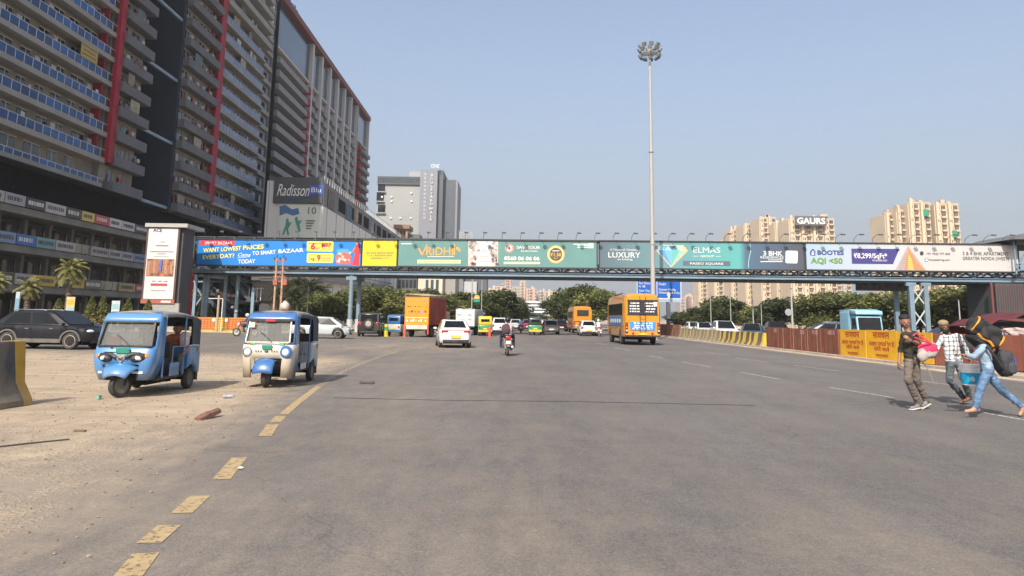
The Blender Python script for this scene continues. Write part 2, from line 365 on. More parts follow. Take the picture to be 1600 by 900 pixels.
def leaf(k, c, s, rr, m=None, dirv=None):
    a = Vector((rr.gauss(0, 1), rr.gauss(0, 1), rr.gauss(0, .7))).normalized(); b = a.cross(Vector((rr.gauss(0, 1), rr.gauss(0, 1), rr.gauss(0, 1)))).normalized()
    if dirv: a = dirv
    k.add([c - a * s - b * s * .12, c - b * s * .5, c + a * s, c + b * s * .55], [(0, 1, 2, 3)], m)
def make_tree(name, h, wd, seed, leafm, n=2600, ls=.20, trunk=.32, group=None):
    rr = random.Random(seed); root = empty(name)
    t = MB(); th = h * trunk; lean = Vector((rr.uniform(-.2, .2), rr.uniform(-.2, .2), 0))
    t.tube([(0, 0, 0), lean * .3 + Vector((0, 0, th * .5)), lean + Vector((0, 0, th))], [h * .026, h * .02, h * .016], 8)
    lobes = []
    for i in range(15):
        an = rr.uniform(0, 6.28); q = rr.uniform(.05, .5) * wd / 2 * 1.5; z = rr.uniform(th * 1.0, h * .86)
        q *= 1.15 - .6 * max(0, (z - th) / (h - th)) ** 1.6
        c = Vector((math.cos(an) * q, math.sin(an) * q, z)); r = rr.uniform(.13, .25) * wd
        lobes.append((c, r, rr.uniform(.6, .85)))
        if i < 8: t.tube([lean + Vector((0, 0, th * rr.uniform(.7, 1))), (c + lean) * .5 + Vector((0, 0, th * .35)), c], [h * .012, h * .008, h * .003], 5)
    lobes.append((Vector((rr.uniform(-.1, .1) * wd, 0, h - .17 * wd)), .2 * wd, .8))
    t.build('trunk', bark_m, root)
    k = MB(); tot = sum(r * r for _, r, _ in lobes)
    for c, r, sq in lobes:
        for _ in range(int(n * r * r / tot)):
            d = Vector((rr.gauss(0, 1), rr.gauss(0, 1), rr.gauss(0, 1))).normalized(); u = rr.random() ** .4
            if rr.random() < .1: u *= 1.25
            p = c + Vector((d.x * r, d.y * r, d.z * r * sq)) * u
            if p.z < th * .55: p.z = th * .55 + rr.random() * .4
            leaf(k, p, ls * rr.uniform(.6, 1.5), rr)
    k.build('crown', leafm, root, smooth=0); return root
TP = []
for i, (h, wd, lm, n) in enumerate([(6.5, 6.5, 0, 4200), (6.0, 7.0, 1, 4400), (7.5, 6.5, 2, 4200), (5.2, 6.0, 1, 3600), (7.0, 7.5, 0, 4800), (6.2, 6.2, 3, 3800)]):
    TP.append(make_tree('tree', h, wd, 30 + i, LM[lm], n))
used = [False] * len(TP)
def put_tree(k, x, y, s, sz, rz, label, group):
    if used[k]: o = copy_tree(TP[k])
    else: o = TP[k]; used[k] = True
    o.location = (x, y, -.02); o.scale = (s, s, s * sz); o.rotation_euler = (0, 0, rz); tag(o, label, 'tree', group); return o
rt = random.Random(11)
kinds = ['dark green bushy tree', 'mid green broad tree', 'tall olive green loose tree', 'low mid green tree', 'wide dark green tree', 'deep green dense tree']
def tree_at(k, px, topy, Y, wide, label, group):
    """a tree standing on the ground at distance Y whose top reaches the photo's height"""
    b = P(px, 500, Y); top = P(px, topy, Y).z; h0 = [6.5, 6.0, 7.5, 5.2, 7.0, 6.2][k]
    s = wide / [6.5, 7, 6.5, 6, 7.5, 6.2][k]; return put_tree(k, b.x, Y, s, top / h0 / s * 1.02, rt.uniform(0, 6.28), label, group)
g1 = 'trees behind the left pavement'
L1 = [(1, 508, 459, 84, 5.5, 'broad green tree whose left edge starts beside the palm clump'), (3, 531, 452, 82, 5, 'low green tree just left of the blue bridge column'), (1, 565, 448, 84, 6, 'broad green tree right behind the blue bridge column'),
      (0, 590, 455, 92, 6, 'dark tree behind the black off-roader'), (2, 607, 456, 84, 6, 'olive tree right of the black off-roader'), (1, 628, 452, 96, 7, 'green tree left of the orange truck'),
      (4, 652, 452, 100, 7, 'dark wide tree rising behind the orange truck'), (0, 681, 456, 98, 7, 'dark tree behind the red truck side'), (2, 706, 462, 104, 7, 'olive tree between the two trucks'),
      (4, 732, 458, 112, 9, 'dark tree behind the white box truck'), (0, 760, 455, 104, 7.5, 'dark tree above the yellow auto rickshaw'), (5, 786, 452, 112, 8, 'deep green tree above the white hatchback in the queue'), (0, 803, 466, 128, 6, 'dark tree at the right end of the left row')]
for t in L1: tree_at(*t, g1)
g2 = 'trees on the divider ahead'
L2 = [(0, 826, 490, 190, 12, 'small far tree before the terraced white building'), (4, 868, 470, 150, 8, 'far dark tree left of the far bus'), (0, 884, 451, 132, 9, 'dark tree right of the terraced building'), (4, 905, 446, 124, 9, 'tall dark tree above the far orange bus'), (2, 930, 452, 110, 8, 'olive tree between the two orange buses'),
      (1, 952, 456, 104, 7, 'green tree just left of the near orange bus'), (0, 975, 470, 118, 7, 'dark tree hidden behind the near orange bus')]
for t in L2: tree_at(*t, g2)
g3 = 'trees behind the far carriageway'
L3 = [(5, 1058, 487, 120, 6, 'low dark tree right of the blue road sign post'), (0, 1076, 486, 118, 6, 'low dark tree above the rusty sheets'), (4, 1100, 480, 112, 6, 'dark tree left of the white car'), (0, 1122, 464, 104, 7, 'tall dark tree above the white off-roader'),
      (5, 1145, 468, 108, 6.5, 'deep green tree behind the thin lamp pole'), (2, 1172, 478, 106, 6, 'olive tree above the dark sedan'), (0, 1198, 474, 98, 5.5, 'dark tree beside the round sign pole'), (5, 1222, 464, 92, 6.5, 'dense dark tree right of the round sign'),
      (4, 1248, 474, 104, 6, 'dark tree in the gap before the large crowns'), (1, 1275, 462, 86, 7, 'mid green tree left of the pale blue truck'), (0, 1308, 459, 88, 8, 'large dark tree behind the parked blue car'), (1, 1345, 461, 84, 7, 'green tree above the pale blue truck'),
      (2, 1378, 458, 82, 7, 'olive tree right above the truck cab'), (1, 1408, 460, 80, 6.5, 'green tree left of the blue bridge legs'), (0, 1438, 456, 86, 7, 'dark tree behind the blue bridge legs'), (2, 1470, 452, 78, 7, 'olive tree right of the blue bridge legs'),
      (1, 1500, 448, 80, 7, 'green tree above the bearded man'), (2, 1530, 446, 76, 7, 'olive tree above the black bag'), (5, 1562, 447, 82, 8, 'dark tree next to the station block'), (0, 1592, 446, 84, 7, 'dark tree behind the station block')]
for t in L3: tree_at(*t, g3)
for i, q in enumerate(TP):
    if not used[i]: bpy.data.objects.remove(q)
# palms
frond_m = leaf_mat('palm_leaf', (.20, .19, .075), .35); frond_d = leaf_mat('palm_leaf_dark', (.05, .06, .03), .35)
ptrunk = mat('palm_trunk', (.17, .13, .095), .95, var=.35, scale=8, bump=.8, bscale=25)
def palm(x, y, h, cr, seed, label, m=None, nf=30, group=None, wind=(.4, 0)):
    rr = random.Random(seed); root = empty('palm_tree', (x, y, 0), 0, label, 'palm', group)
    t = MB(); pts = [(0, 0, 0), (.06, 0, h * .5), (.02, .05, h)]; t.tube([(a, b, c) for a, b, c in pts], [.24, .17, .2], 10)
    for i in range(14): t.lathe([(.19, -.06), (.25, .05), (.19, .07)], (.04, .02, .3 + i * (h - .4) / 14), 10)
    t.build('trunk', ptrunk, root)
    k = MB()
    for i in range(nf):
        an = i * 2.39996; el = R(80 - 115 * (i / nf)) ; d0 = Vector((math.cos(an) * math.cos(el), math.sin(an) * math.cos(el), math.sin(el)))
        p = Vector((.02, .05, h)); d = d0.copy(); L = cr * rr.uniform(.85, 1.15); n = 9; prev = p.copy()
        for j in range(n):
            p2 = prev + d * (L / n); k.bar(prev, p2, .03)
            side = d.cross(Vector((0, 0, 1))); side = side.normalized() if side.length > .05 else Vector((1, 0, 0))
            if j > 1:
                for sgn in (-1, 1):
                    for q in range(3):
                        b = prev.lerp(p2, q / 3); ln = L * .30 * math.sin(math.pi * (j + q / 3) / (n + 1.2)) + .1
                        tip = b + (side * sgn * .8 + d * .55 + Vector((wind[0] * .3, 0, -.45 + rr.uniform(-.15, .15)))).normalized() * ln
                        wv = d * .035
                        k.add([b - wv, b + wv, tip], [(0, 1, 2)])
            prev = p2; d = (d + Vector((wind[0] * .12, wind[1] * .1, -.2))).normalized()
    k.build('crown', m or frond_m, root, smooth=0); return root
b = P(104, 480, 60); palm(b.x, 60, 4.9, 1.35, 5, 'taller palm tree with a windblown crown before the shop fronts', nf=34)
b = P(41, 480, 58); palm(b.x, 58, 3.3, 1.1, 6, 'shorter palm tree near the left edge of the photo', nf=28)
b = P(0, 470, 60); palm(b.x - .6, 60, 3.8, 1.2, 8, 'palm tree cut by the left border of the photo', nf=24)
for i, (px, ty, Y) in enumerate([(450, 440, 96), (466, 437, 92), (486, 441, 90), (500, 450, 92), (436, 452, 98), (458, 455, 88), (476, 456, 94), (492, 460, 86)]):
    b = P(px, ty, Y); palm(b.x, Y, b.z - .9, 1.9, 20 + i, ['dark palm right of the transformer poles', 'tallest dark palm of the clump left of the green trees', 'dark palm above the silver hatchback', 'rightmost dark palm of the clump, touching the green trees', 'leftmost dark palm of the clump behind the transformer poles', 'low dark palm in front of the clump, left of centre', 'low dark palm filling the middle of the clump', 'low dark palm just behind the silver hatchback'][i], frond_d, 44, 'dark palms behind the white rickshaw')
# clipped conifers
def conifer(px, topy, Y, wd, seed, label):
    b = P(px, 500, Y); h = P(px, topy, Y).z; rr = random.Random(seed); root = empty('conifer', (b.x, Y, 0), 0, label, 'conifer', 'clipped conifers along the shop front')
    MB().tube([(0, 0, 0), (0, 0, .5)], .07, 6).build('trunk', bark_m, root); k = MB()
    for _ in range(1500):
        z = rr.random() ** .8; q = (1 - z) ** .8 * wd / 2 * (rr.random() ** .35) * (1.1 if z > .1 else .8); an = rr.uniform(0, 6.28)
        leaf(k, Vector((math.cos(an) * q, math.sin(an) * q, .25 + z * (h - .3))), .10 * rr.uniform(.7, 1.4), rr)
    k.build('crown', LM[2], root, smooth=0)
for i, (px, ty, lb) in enumerate([(141, 463, 'broad clipped conifer left of a matching one behind the dark cars'), (158, 463, 'broad clipped conifer behind the bonnet of the dark car'), (198, 466, 'small clipped conifer left of the advertising tower base'),
                                  (89, 466, 'clipped conifer just left of the tall palm trunk'), (230, 468, 'clipped conifer by the foot of the advertising tower'), (313, 466, 'clipped conifer under the bridge stairs, left one'), (327, 474, 'clipped conifer under the bridge stairs, right one')]):
    conifer(px, ty, 57 + i * .4 if px < 240 else 74, 1.5 if px < 240 else 1.2, 60 + i, lb)
# ================================================================== buildings
glassd = mat('window_glass', (.025, .032, .04), .12, var=.5, scale=.25, spec=.7)
glassb = mat('blue_grey_glazing', (.055, .085, .11), .12, var=.25, scale=.15, spec=.8)
conc = mat('painted_concrete', (.27, .265, .255), .85, var=.16, scale=.35, dirt=.35, dcol=(.2, .18, .15))
conc2 = mat('grey_parapet', (.125, .13, .14), .85, var=.14, scale=.4, dirt=.3, dcol=(.12, .11, .1))
beige = mat('beige_wall', (.25, .23, .195), .9, var=.18, scale=.6, dirt=.25, dcol=(.15, .13, .1))
navy = mat('navy_wall', (.030, .038, .052), .8, var=.12, scale=.15, spec=.2)
black = mat('black_cladding', (.008, .008, .009), .9, var=.4, scale=1, spec=.1)
redw = mat('red_fin', (.30, .009, .026), .7, var=.15, scale=.4)
slabm = mat('slab_edge', (.28, .275, .265), .85, var=.1, scale=.35, dirt=.3, dcol=(.22, .2, .17))
bluep = mat('blue_railing_glass', (.020, .075, .22), .35, var=.3, scale=.4, spec=.25, island=.3)
bluep2 = mat('muted_blue_railing', (.135, .175, .27), .3, var=.2, scale=.4, island=.15)
white_m = mat('white_metal', (.62, .62, .60), .5, var=.08)
acm = mat('ac_unit', (.45, .44, .42), .6, var=.15, scale=4)
bluesteel = mat('light_blue_steel', (.20, .30, .385), .5, var=.2, scale=1.2, dirt=.4, dcol=(.22, .2, .17))
rr = random.Random(3)
FH = 3.2; Z0 = 16.5; NF = 16
def ty(px, py, X): return PX(px, py, X).y
Y1, Y1b, Y2, Y3 = ty(163, 255, -50), ty(173.5, 255, -50), ty(226, 268, -49.3), ty(267, 268, -50.3)
Y1b -= .35
Y4, Y4b, Y5, Y6 = ty(322, 315, -50), ty(330, 315, -50), ty(401, 339, -50), ty(412, 365, -50.5)
print('tower', Y1, Y1b, Y2, Y3, Y4, Y4b, Y5, Y6)
tw = empty('tower_block', (-52, 106, 0), 0, 'huge grey apartment tower with balcony rows, two red fins and shops below', 'tower')
def wbox(name, m, x0, y0, z0, x1, y1, z1, parent=None, **k): p = parent or tw; L = p.location; return boxpart(name, m, p, x0 - L.x, y0 - L.y, z0 - L.z, x1 - L.x, y1 - L.y, z1 - L.z, **k)
ZT = Z0 + NF * FH
wbox('wall', beige, -70, 50, Z0, -51.4, Y1, ZT); wbox('wall', beige, -70, Y1, Z0, -50.6, Y2 - .6, ZT); wbox('recess_wall', navy, -70, Y2 - .6, Z0 - .2, -57, Y3, ZT)
wbox('end_wall', navy, -70, Y3, Z0, -50.3, Y3 + .8, ZT + 1.5); wbox('wall', beige, -70, Y3 + .8, Z0, -50.6, Y4, ZT); wbox('wall', beige, -70, Y4, Z0, -51.4, Y5, ZT)
wbox('wall', conc, -70, Y5, Z0 - 12, -51.6, Y6, ZT)
wbox('drain_pipe', black, -50.9, Y6 + .02, 4, -50.3, Y6 + .6, ZT + 1)
for a, b2, zb in ((Y1, Y1b, 19.8), (Y4, Y4b, 19.8)): wbox('fin', redw, -50.2, a, zb, -49.6, b2, ZT + 1.5); wbox('fin_return', redw, -51.39, a - 1.6, zb, -50.3, a - 1.4, ZT)
wbox('roof', conc2, -70, 50, ZT, -50.5, Y6, ZT + .8)
win = []; frm = []; ac = []; cur = []
for f in range(NF):
    z = Z0 + f * FH
    near = f < 13
    # S1: slab + blue glass
    wbox('balcony_slab', slabm, -51.40, 50, z - .05, -50, Y1, z + .55)
    if f > 0 or 1:
        k = MB(); y = 50.2; kp = MB()
        while y < Y1 - 1.3:
            h = .98 if f else .6
            k.box(-50.09, y, z + .62, -50.05, y + 1.24, z + .5 + h); kp.box(-50.12, y + 1.28, z + .55, -50.04, y + 1.34, z + .56 + h); y += 1.38
        kp.box(-50.12, 50, z + .52 + h, -50.04, Y1, z + .57 + h)
        q = wmb_build(k, 'railing_glass', bluep, tw, smooth=0); wmb_build(kp, 'railing_frame', white_m, tw, smooth=0)
    y = 51
    while y < Y1 - 3:
        wdt = rr.choice([1.3, 1.6, 2.4]); dr = rr.random() < .5
        win.append((-51.45, y, z + (.5 if dr else 1.2), -51.36, y + wdt, z + 2.75)); frm.append((-51.42, y - .08, z + 2.76, -51.30, y + wdt + .08, z + 2.84))
        frm.append((-51.42, y + wdt / 2 - .04, z + (.5 if dr else 1.2), -51.32, y + wdt / 2 + .04, z + 2.75))
        if rr.random() < .45: ac.append((-51.30, y + wdt + .15, z + rr.choice([1.9, .7]), -50.90, y + wdt + 1.0, z + rr.choice([2.4, 2.5])))
        y += wdt + rr.uniform(1.1, 1.9)
    # S2/S3 solid parapets
    for a, b2, xf in ((Y1b, Y2, -49.3), (Y3 + .8, Y4 - .02, -49.3)):
        wbox('balcony', conc2, -49.55, a, z - .1, xf, b2, z + 1.15); wbox('balcony_floor', conc2, -50.60, a, z - .12, -49.56, b2, z + .1)
        wbox('balcony_return', conc2, -50.60, b2 - .15, z + .11, -49.56, b2 - .002, z + 1.1); wbox('balcony_return', conc2, -50.60, a + .002, z + .11, -49.56, a + .15, z + 1.1)
        y = a + .5
        while y < b2 - 1.8:
            wdt = rr.choice([1.2, 1.7]); win.append((-50.65, y, z + .3, -50.56, y + wdt, z + 2.6)); frm.append((-50.62, y + wdt / 2 - .04, z + .3, -50.52, y + wdt / 2 + .04, z + 2.6))
            if rr.random() < .5: ac.append((-50.50, y + wdt + .1, z + 1.7, -50.10, y + wdt + .8, z + 2.2))
            cur.append((-50.55, y + wdt + .1, z + .3, -50.52, y + wdt + rr.uniform(.3, .7), z + 2.6)); y += wdt + rr.uniform(.9, 1.6)
    # S4
    top = f > 11
    if not top:
        wbox('balcony_slab', slabm, -51.40, Y4b, z - .05, -50, Y5 - .4, z + .45)
        k = MB(); y = Y4b + .2
        while y < Y5 - 1.8: k.box(-50.09, y, z + .5, -50.05, y + 1.25, z + 1.45); y += 1.36
        k.box(-50.12, Y4b, z + 1.47, -50.04, Y5 - .4, z + 1.53)
        wmb_build(k, 'railing_glass', bluep2, tw, smooth=0)
    else:
        wbox('balcony_slab', slabm, -51.40, Y4b, z - .05, -49.4, Y5 + 1, z + 1.1)
    y = Y4b + 1
    while y < Y5 - 2:
        wdt = rr.choice([1.4, 1.8, 2.2]); win.append((-51.45, y, z + .5, -51.36, y + wdt, z + 2.75)); frm.append((-51.42, y + wdt / 2 - .04, z + .5, -51.32, y + wdt / 2 + .04, z + 2.75)); y += wdt + rr.uniform(.9, 1.6)
        if rr.random() < .3: ac.append((-51.30, y - .8, z + 1.8, -50.90, y - .1, z + 2.3))
    wbox('balcony', conc, -51.59, Y5 + .8, z + .0, -50.8, Y6 - .5, z + .9); win.append((-51.7, Y5 + 1, z + 1.0, -51.57, Y6 - .6, z + 2.7)); 
rmany('window', glassd, tw, win); rmany('window_frame', white_m, tw, frm); rmany('air_conditioner', acm, tw, ac); rmany('curtain', mat('curtain', (.30, .26, .20), .9, island=.4), tw, cur)
for z in range(5): zz = Z0 + .3 + z * 9.6; k = MB(); k.bar((-50.6, Y2, zz), (-50.6, Y3, zz), .35, .4); wmb_build(k, 'link_beam', bluesteel, tw, smooth=0)
# flats closed in with sheets, glass or bamboo blinds, each different
for _ in range(46):
    f = rr.randrange(0, NF); z = Z0 + f * FH; y, xf = rr.choice([(rr.uniform(60, Y1 - 4), -50.15), (rr.uniform(60, Y1 - 4), -50.15), (rr.uniform(Y1b + .5, Y2 - 3), -49.5), (rr.uniform(Y3 + 1, Y4 - 3), -49.5), (rr.uniform(Y4b + 1, Y5 - 4), -50.15)])
    c = rr.choice([(.40, .39, .37), (.22, .20, .16), (.10, .13, .15), (.30, .27, .20), (.16, .17, .18)]); wbox('balcony_screen', mat('screen_%d' % int(c[0] * 100), c, .7, var=.25, scale=1.5), xf - .06, y, z + 1.35, xf - .02, y + rr.uniform(1.2, 2.9), z + rr.uniform(2.3, 3.05))
# clothes and boards hung over balconies
k = MB()
for _ in range(150):
    f = rr.randrange(0, NF); z = Z0 + f * FH; y = rr.choice([rr.uniform(58, Y1 - 2), rr.uniform(Y1b, Y2), rr.uniform(Y3 + 1, Y4), rr.uniform(Y4b + 1, Y5 - 1)]); w_ = rr.uniform(.25, .6)
    k.box(-50.45, y, z + 1.3, -50.40, y + w_, z + rr.uniform(2.0, 2.4), mat('cloth%d' % rr.randrange(6), rr.choice([(.5, .08, .07), (.5, .5, .5), (.1, .2, .4), (.4, .3, .1), (.3, .1, .25), (.45, .42, .38)]), .9))
wmb_build(k, 'laundry', None, tw, smooth=0, kind='stuff')
b = PX(141, 83, -49.9); wbox('banner', mat('yellow_banner', (.38, .30, .10), .7), -50.0, b.y - 1.7, b.z - .9, -49.96, b.y + 1.7, b.z + .8)
for i, wl in enumerate([3, 2.4, 2.8]): wbox('banner_print', mat('banner_print', (.25, .1, .03), .8), -49.955, b.y - wl / 2, b.z + .5 - i * .5, -49.945, b.y + wl / 2, b.z + .65 - i * .5)
# podium with shops
shopw = mat('shop_glass', (.035, .045, .05), .15, var=.6, scale=.3, island=.5); fascia = mat('fascia', (.20, .195, .18), .85, var=.2, scale=.5, dirt=.3, dcol=(.14, .12, .1))
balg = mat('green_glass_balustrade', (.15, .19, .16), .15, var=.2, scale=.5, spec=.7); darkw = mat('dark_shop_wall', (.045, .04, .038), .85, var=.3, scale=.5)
wbox('dark_band', black, -70, 44, 12.75, -51.4, 156, Z0 - .21)
wbox('soffit', mat('dark_soffit', (.03, .03, .032), .9), -52, 50, Z0 - .2, -49.3, Y2, Z0 - .12)
cols = [(.30, .30, .32), (.035, .035, .04), (.42, .40, .38), (.05, .05, .055), (.55, .42, .1), (.45, .06, .06), (.5, .5, .5), (.45, .45, .47), (.06, .06, .06), (.35, .33, .3)]
cols2 = [(.30, .3, .36), (.16, .24, .36), (.04, .12, .35), (.12, .28, .30), (.35, .34, .32), (.04, .035, .03), (.32, .3, .28), (.3, .3, .28)]
cols3 = [(.50, .36, .03), (.05, .05, .05), (.5, .36, .03), (.12, .11, .1), (.03, .03, .03), (.35, .28, .12), (.38, .05, .05), (.06, .06, .04), (.3, .3, .3)]
for lv, (zf, cs) in enumerate([(3.6, cols3), (7.5, cols2), (11.3, cols)]):
    wbox('gallery_slab', fascia, -53, 44, zf - .15, -49, 156, zf + .55)
    y = 45.0; i = 0
    while y < (120 if lv else 132):
        w_ = rr.uniform(2.6, 4.2)
        if rr.random() < .92:
            c = cs[(i + lv) % len(cs)]; mm = mat('sign_face_%d_%d' % (lv, i % len(cs)), c, .5, var=.1)
            k = MB(); k.box(-48.98, y, zf + .6, -48.8, y + w_ - .15, zf + 1.65, mm)
            lum = sum(c) / 3; tm = mat('sign_print_light', (.55, .55, .52), .6) if lum < .2 else mat('sign_print_dark', (.08, .07, .09), .6)
            yy = y + .3
            while yy < y + w_ - .7: ww = rr.uniform(.12, .4); k.box(-48.8, yy, zf + .95, -48.785, yy + ww, zf + 1.35, tm); yy += ww + rr.uniform(.06, .16)
            wmb_build(k, 'shop_sign', None, tw, smooth=0)
        y += w_; i += 1
for lv, zf in enumerate([0, 4.15, 8.05]):
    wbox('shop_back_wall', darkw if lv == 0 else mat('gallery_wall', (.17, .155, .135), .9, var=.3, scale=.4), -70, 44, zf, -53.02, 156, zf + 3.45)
    y = 45; sw = []; cl = []
    while y < 150:
        sw.append((-53.0, y, zf + .1, -52.9, y + 2.9, zf + 2.7)); cl.append((-52.0, y + 3.0, zf, -51.5, y + 3.5, zf + 3.4)); y += 4.2
    rmany('shop_window', shopw, tw, sw); rmany('pillar', mat('gallery_pillar', (.25, .235, .205), .9, var=.2), tw, cl)
    if lv:
        k = MB(); y = 44.3
        while y < 122: k.box(-49.06, y, zf + .1, -49.02, y + 1.7, zf + 1.15); y += 1.8
        wmb_build(k, 'balustrade', balg, tw, smooth=0)
# free-standing boards before the shops
def board(px0, py0, px1, py1, Y, mcol, label, prints):
    a = P(px0, py1, Y); c = P(px1, py0, Y); root = empty('standing_board', ((a.x + c.x) / 2, Y, 0), 0, label, 'board')
    w_ = c.x - a.x; h0, h1 = max(.3, a.z), c.z
    boxpart('panel', mat('board_' + label[:9], mcol, .6), root, -w_ / 2, -.03, h0, w_ / 2, .03, h1)
    for s in (-1, 1): MB().tube([(s * w_ * .4, .06, 0), (s * w_ * .4, .06, h1)], .03, 6).build('post', white_m, root)
    k = MB()
    for fz, cc, hh in prints: k.box(-w_ * .42, -.036, h0 + (h1 - h0) * fz, w_ * .42, -.031, h0 + (h1 - h0) * (fz + hh), mat('print_%s' % str(cc), cc, .6))
    k.build('print', None, root, smooth=0)
board(102, 464, 118, 492, 56, (.5, .42, .2), 'yellow and white advertising board beside the tall palm', [(.1, (.3, .4, .45), .35), (.55, (.6, .35, .05), .3)])
board(173, 470, 188, 496, 56, (.45, .5, .5), 'pale green advertising board between the clipped conifers', [(.15, (.2, .35, .35), .2), (.5, (.25, .4, .4), .3)])
board(22, 456, 32, 490, 56, (.4, .45, .48), 'narrow pale board beside the short palm', [(.1, (.15, .3, .4), .6)])

# hotel
HX, HY = -52.0, 160.0
ht = empty('hotel_building', (HX, 210, 0), 0, 'long grey hotel block with white vertical fins and dark red roof edge', 'hotel')
hz = P(569, 184, 52 * 1150 / 231).z; HB = 30
wall_h = mat('hotel_wall', (.16, .16, .17), .85, var=.1, scale=.2)
wbox('wall', wall_h, -72, 156, 0, HX - 1.6, 259, hz - 1.2, ht); wbox('roof_edge', mat('dark_red_roof', (.17, .045, .045), .7), -72.4, 155.6, hz - 1.2, HX + .3, 259.6, hz + .3, ht)
fin_y = [183.5 + 9.3 * i for i in range(7)] + [240]
whf = mat('white_fin', (.46, .45, .44), .8, var=.06)
for y in fin_y: wbox('fin', whf, HX - 1.5, y - .7, HB, HX - .1, y + .7, hz - 1.25, ht)
wbox('fin', whf, HX - 1.5, 258.6, HB, HX, 259.2, hz - 1.25, ht)
segs = [(156.5, 182.7)] + [(a + .75, b2 - .75) for a, b2 in zip(fin_y, fin_y[1:])] + [(240.8, 258.4)]
g = []; 
for a, b2 in segs: g.append((HX - 1.58, a, hz - 11.5, HX - 1.0, b2, hz - 1.9))
for bx in g: wbox('glazing', glassb, *bx, parent=ht)
for a, b2 in segs: wbox('sill', whf, HX - 1.55, a, hz - 12.1, HX - .6, b2, hz - 11.6, ht)
bal = []; wn = []; ra = []
nfl = int((hz - 12.5 - HB) / 3.05)
for f in range(nfl):
    z = hz - 12.6 - (f + 1) * 3.05
    for si, (a, b2) in enumerate(segs):
        if si == 0:
            bal.append((HX - 1.6, a, z, HX + .2, b2 - 3.2, z + 1.35)); wn.append((HX - 1.62, a + .5, z + 1.4, HX - 1.52, b2 - 4, z + 2.9)); ra.append((HX - 1.6, b2 - 3.0, z + .1, HX + .4, b2 - 1.3, z + 1.7))
        elif si == len(segs) - 1:
            bal.append((HX - 1.6, a + 6, z, HX + .9, b2, z + 1.2)); wn.append((HX - 1.62, a + 1, z + 1.3, HX - 1.52, b2, z + 2.9)); ra.append((HX - 1.6, a + 3, z + .1, HX + .3, a + 5.6, z + 1.6))
        else:
            m_ = (a + b2) / 2
            bal.append((HX - 1.6, a, z, HX - .3, m_ - .2, z + 1.5)); bal.append((HX - 1.6, m_ + .2, z - .7, HX - .3, b2, z + .8))
            wn.append((HX - 1.62, a, z + 1.55, HX - 1.52, m_, z + 2.9)); wn.append((HX - 1.62, m_, z + .85, HX - 1.52, b2, z + 2.2))
rmany('balcony', mat('hotel_balcony', (.24, .24, .25), .85, var=.1), ht, bal); rmany('window', glassd, ht, wn); rmany('red_panel', redw, ht, ra)
b = PX(442, 12, HX - 1.5); k = MB(); bl = mat('blue_sign_letters', (.04, .11, .28), .5)
for i in range(7): k.box(HX - 1.6, 158 + i * 2.1, hz + .9, HX - 1.3, 158 + i * 2.1 + 1.5, hz + 2.8 + (i % 2) * .5, bl)
k.box(HX - 1.9, 157, hz + .3, HX - 1.65, 173, hz + .9, black); wmb_build(k, 'roof_sign', None, ht, smooth=0)
# hotel podium (white) with sign faces
pc = PX(507, 282, -35.0); PY = pc.y; pz = pc.z; PXE = -35.0
PL_ = P(415, 330, PY).x
pd = empty('hotel_podium', (PXE, PY + 30, 0), 0, 'white panelled podium block carrying the grey hotel sign and a poster', 'building')
pwh = mat('white_cladding', (.66, .66, .63), .7, var=.05, scale=.2); pgr = mat('grey_cladding', (.17, .175, .185), .75, var=.12, scale=.25)
wbox('front_cladding', pwh, PL_, PY - .04, 0, PXE + .02, PY - .002, pz - .2, pd); wbox('wall', pwh, PL_, PY, 0, PXE, PY + 98, pz - 4.8, pd)
wbox('upper_band', pgr, PL_, PY + .01, pz - 4.79, PXE - .02, PY + 98, pz - .3, pd)
k = MB()
for i in range(13): k.box(PXE, PY + 3 + i * 7.5, 4, PXE + .06, PY + 3.12 + i * 7.5, pz - 4.8)
for x in range(3): k.box(-38 - x * 3.6, PY - .055, 4, -37.92 - x * 3.6, PY - .041, pz - .3)
wmb_build(k, 'panel_joint', mat('joint', (.2, .2, .2), .8), pd, smooth=0)
op = []
for i in range(10): op.append((PXE - .4, PY + 12 + i * 8.6, pz - 4.0, PXE + .02, PY + 18.2 + i * 8.6, pz - 1.4))
rmany('opening', black, pd, op)
k = MB(); 
for i in range(49): k.box(PXE - .03, PY + i * 2, pz - .3, PXE + .05, PY + i * 2 + .12, pz + .9)
k.box(PXE - .03, PY, pz + .85, PXE + .05, PY + 98, pz + .95); wmb_build(k, 'parapet_rail', white_m, pd, smooth=0)
for i, (y0, y1, z0, z1, c) in enumerate([(3, 8.0, -4.5, -1, (.10, .09, .07)), (19, 24, -4.6, -1.6, (.04, .10, .16)), (28, 31, -4, -1, (.35, .22, .14)), (46, 50, -4, -1.5, (.2, .22, .25))]):
    wbox('poster', mat('side_poster%d' % i, c, .6, var=.5, scale=.8), PXE + .03, PY + y0, pz + z0, PXE + .12, PY + y1, pz + z1, pd)
a = P(427, 317, PY - .3); c = P(506, 278, PY - .3)
wbox('sign_board', mat('dark_grey_sign', (.065, .068, .075), .6), a.x, PY - .6, a.z, c.x, PY - .06, c.z, pd)
wt = mat('white_letters', (.75, .75, .75), .5, var=.02); bb = mat('blue_logo', (.03, .09, .40), .5)
q = P(457, 306, PY - .62); text('Radisson', (q.x - pd.location.x, PY - .62 - pd.location.y, q.z), 3.2, wt, pd, width=(c.x - a.x) * .66, shear=.35, depth=.03)
q = P(494, 298, PY - .62); wbox('logo', bb, q.x - 1.2, PY - .66, q.z - .7, q.x + 1.3, PY - .61, q.z + 1.1, pd); text('Blu', (q.x - pd.location.x, PY - .68 - pd.location.y, q.z - .3), 1.3, wt, pd, width=1.8, depth=.02)
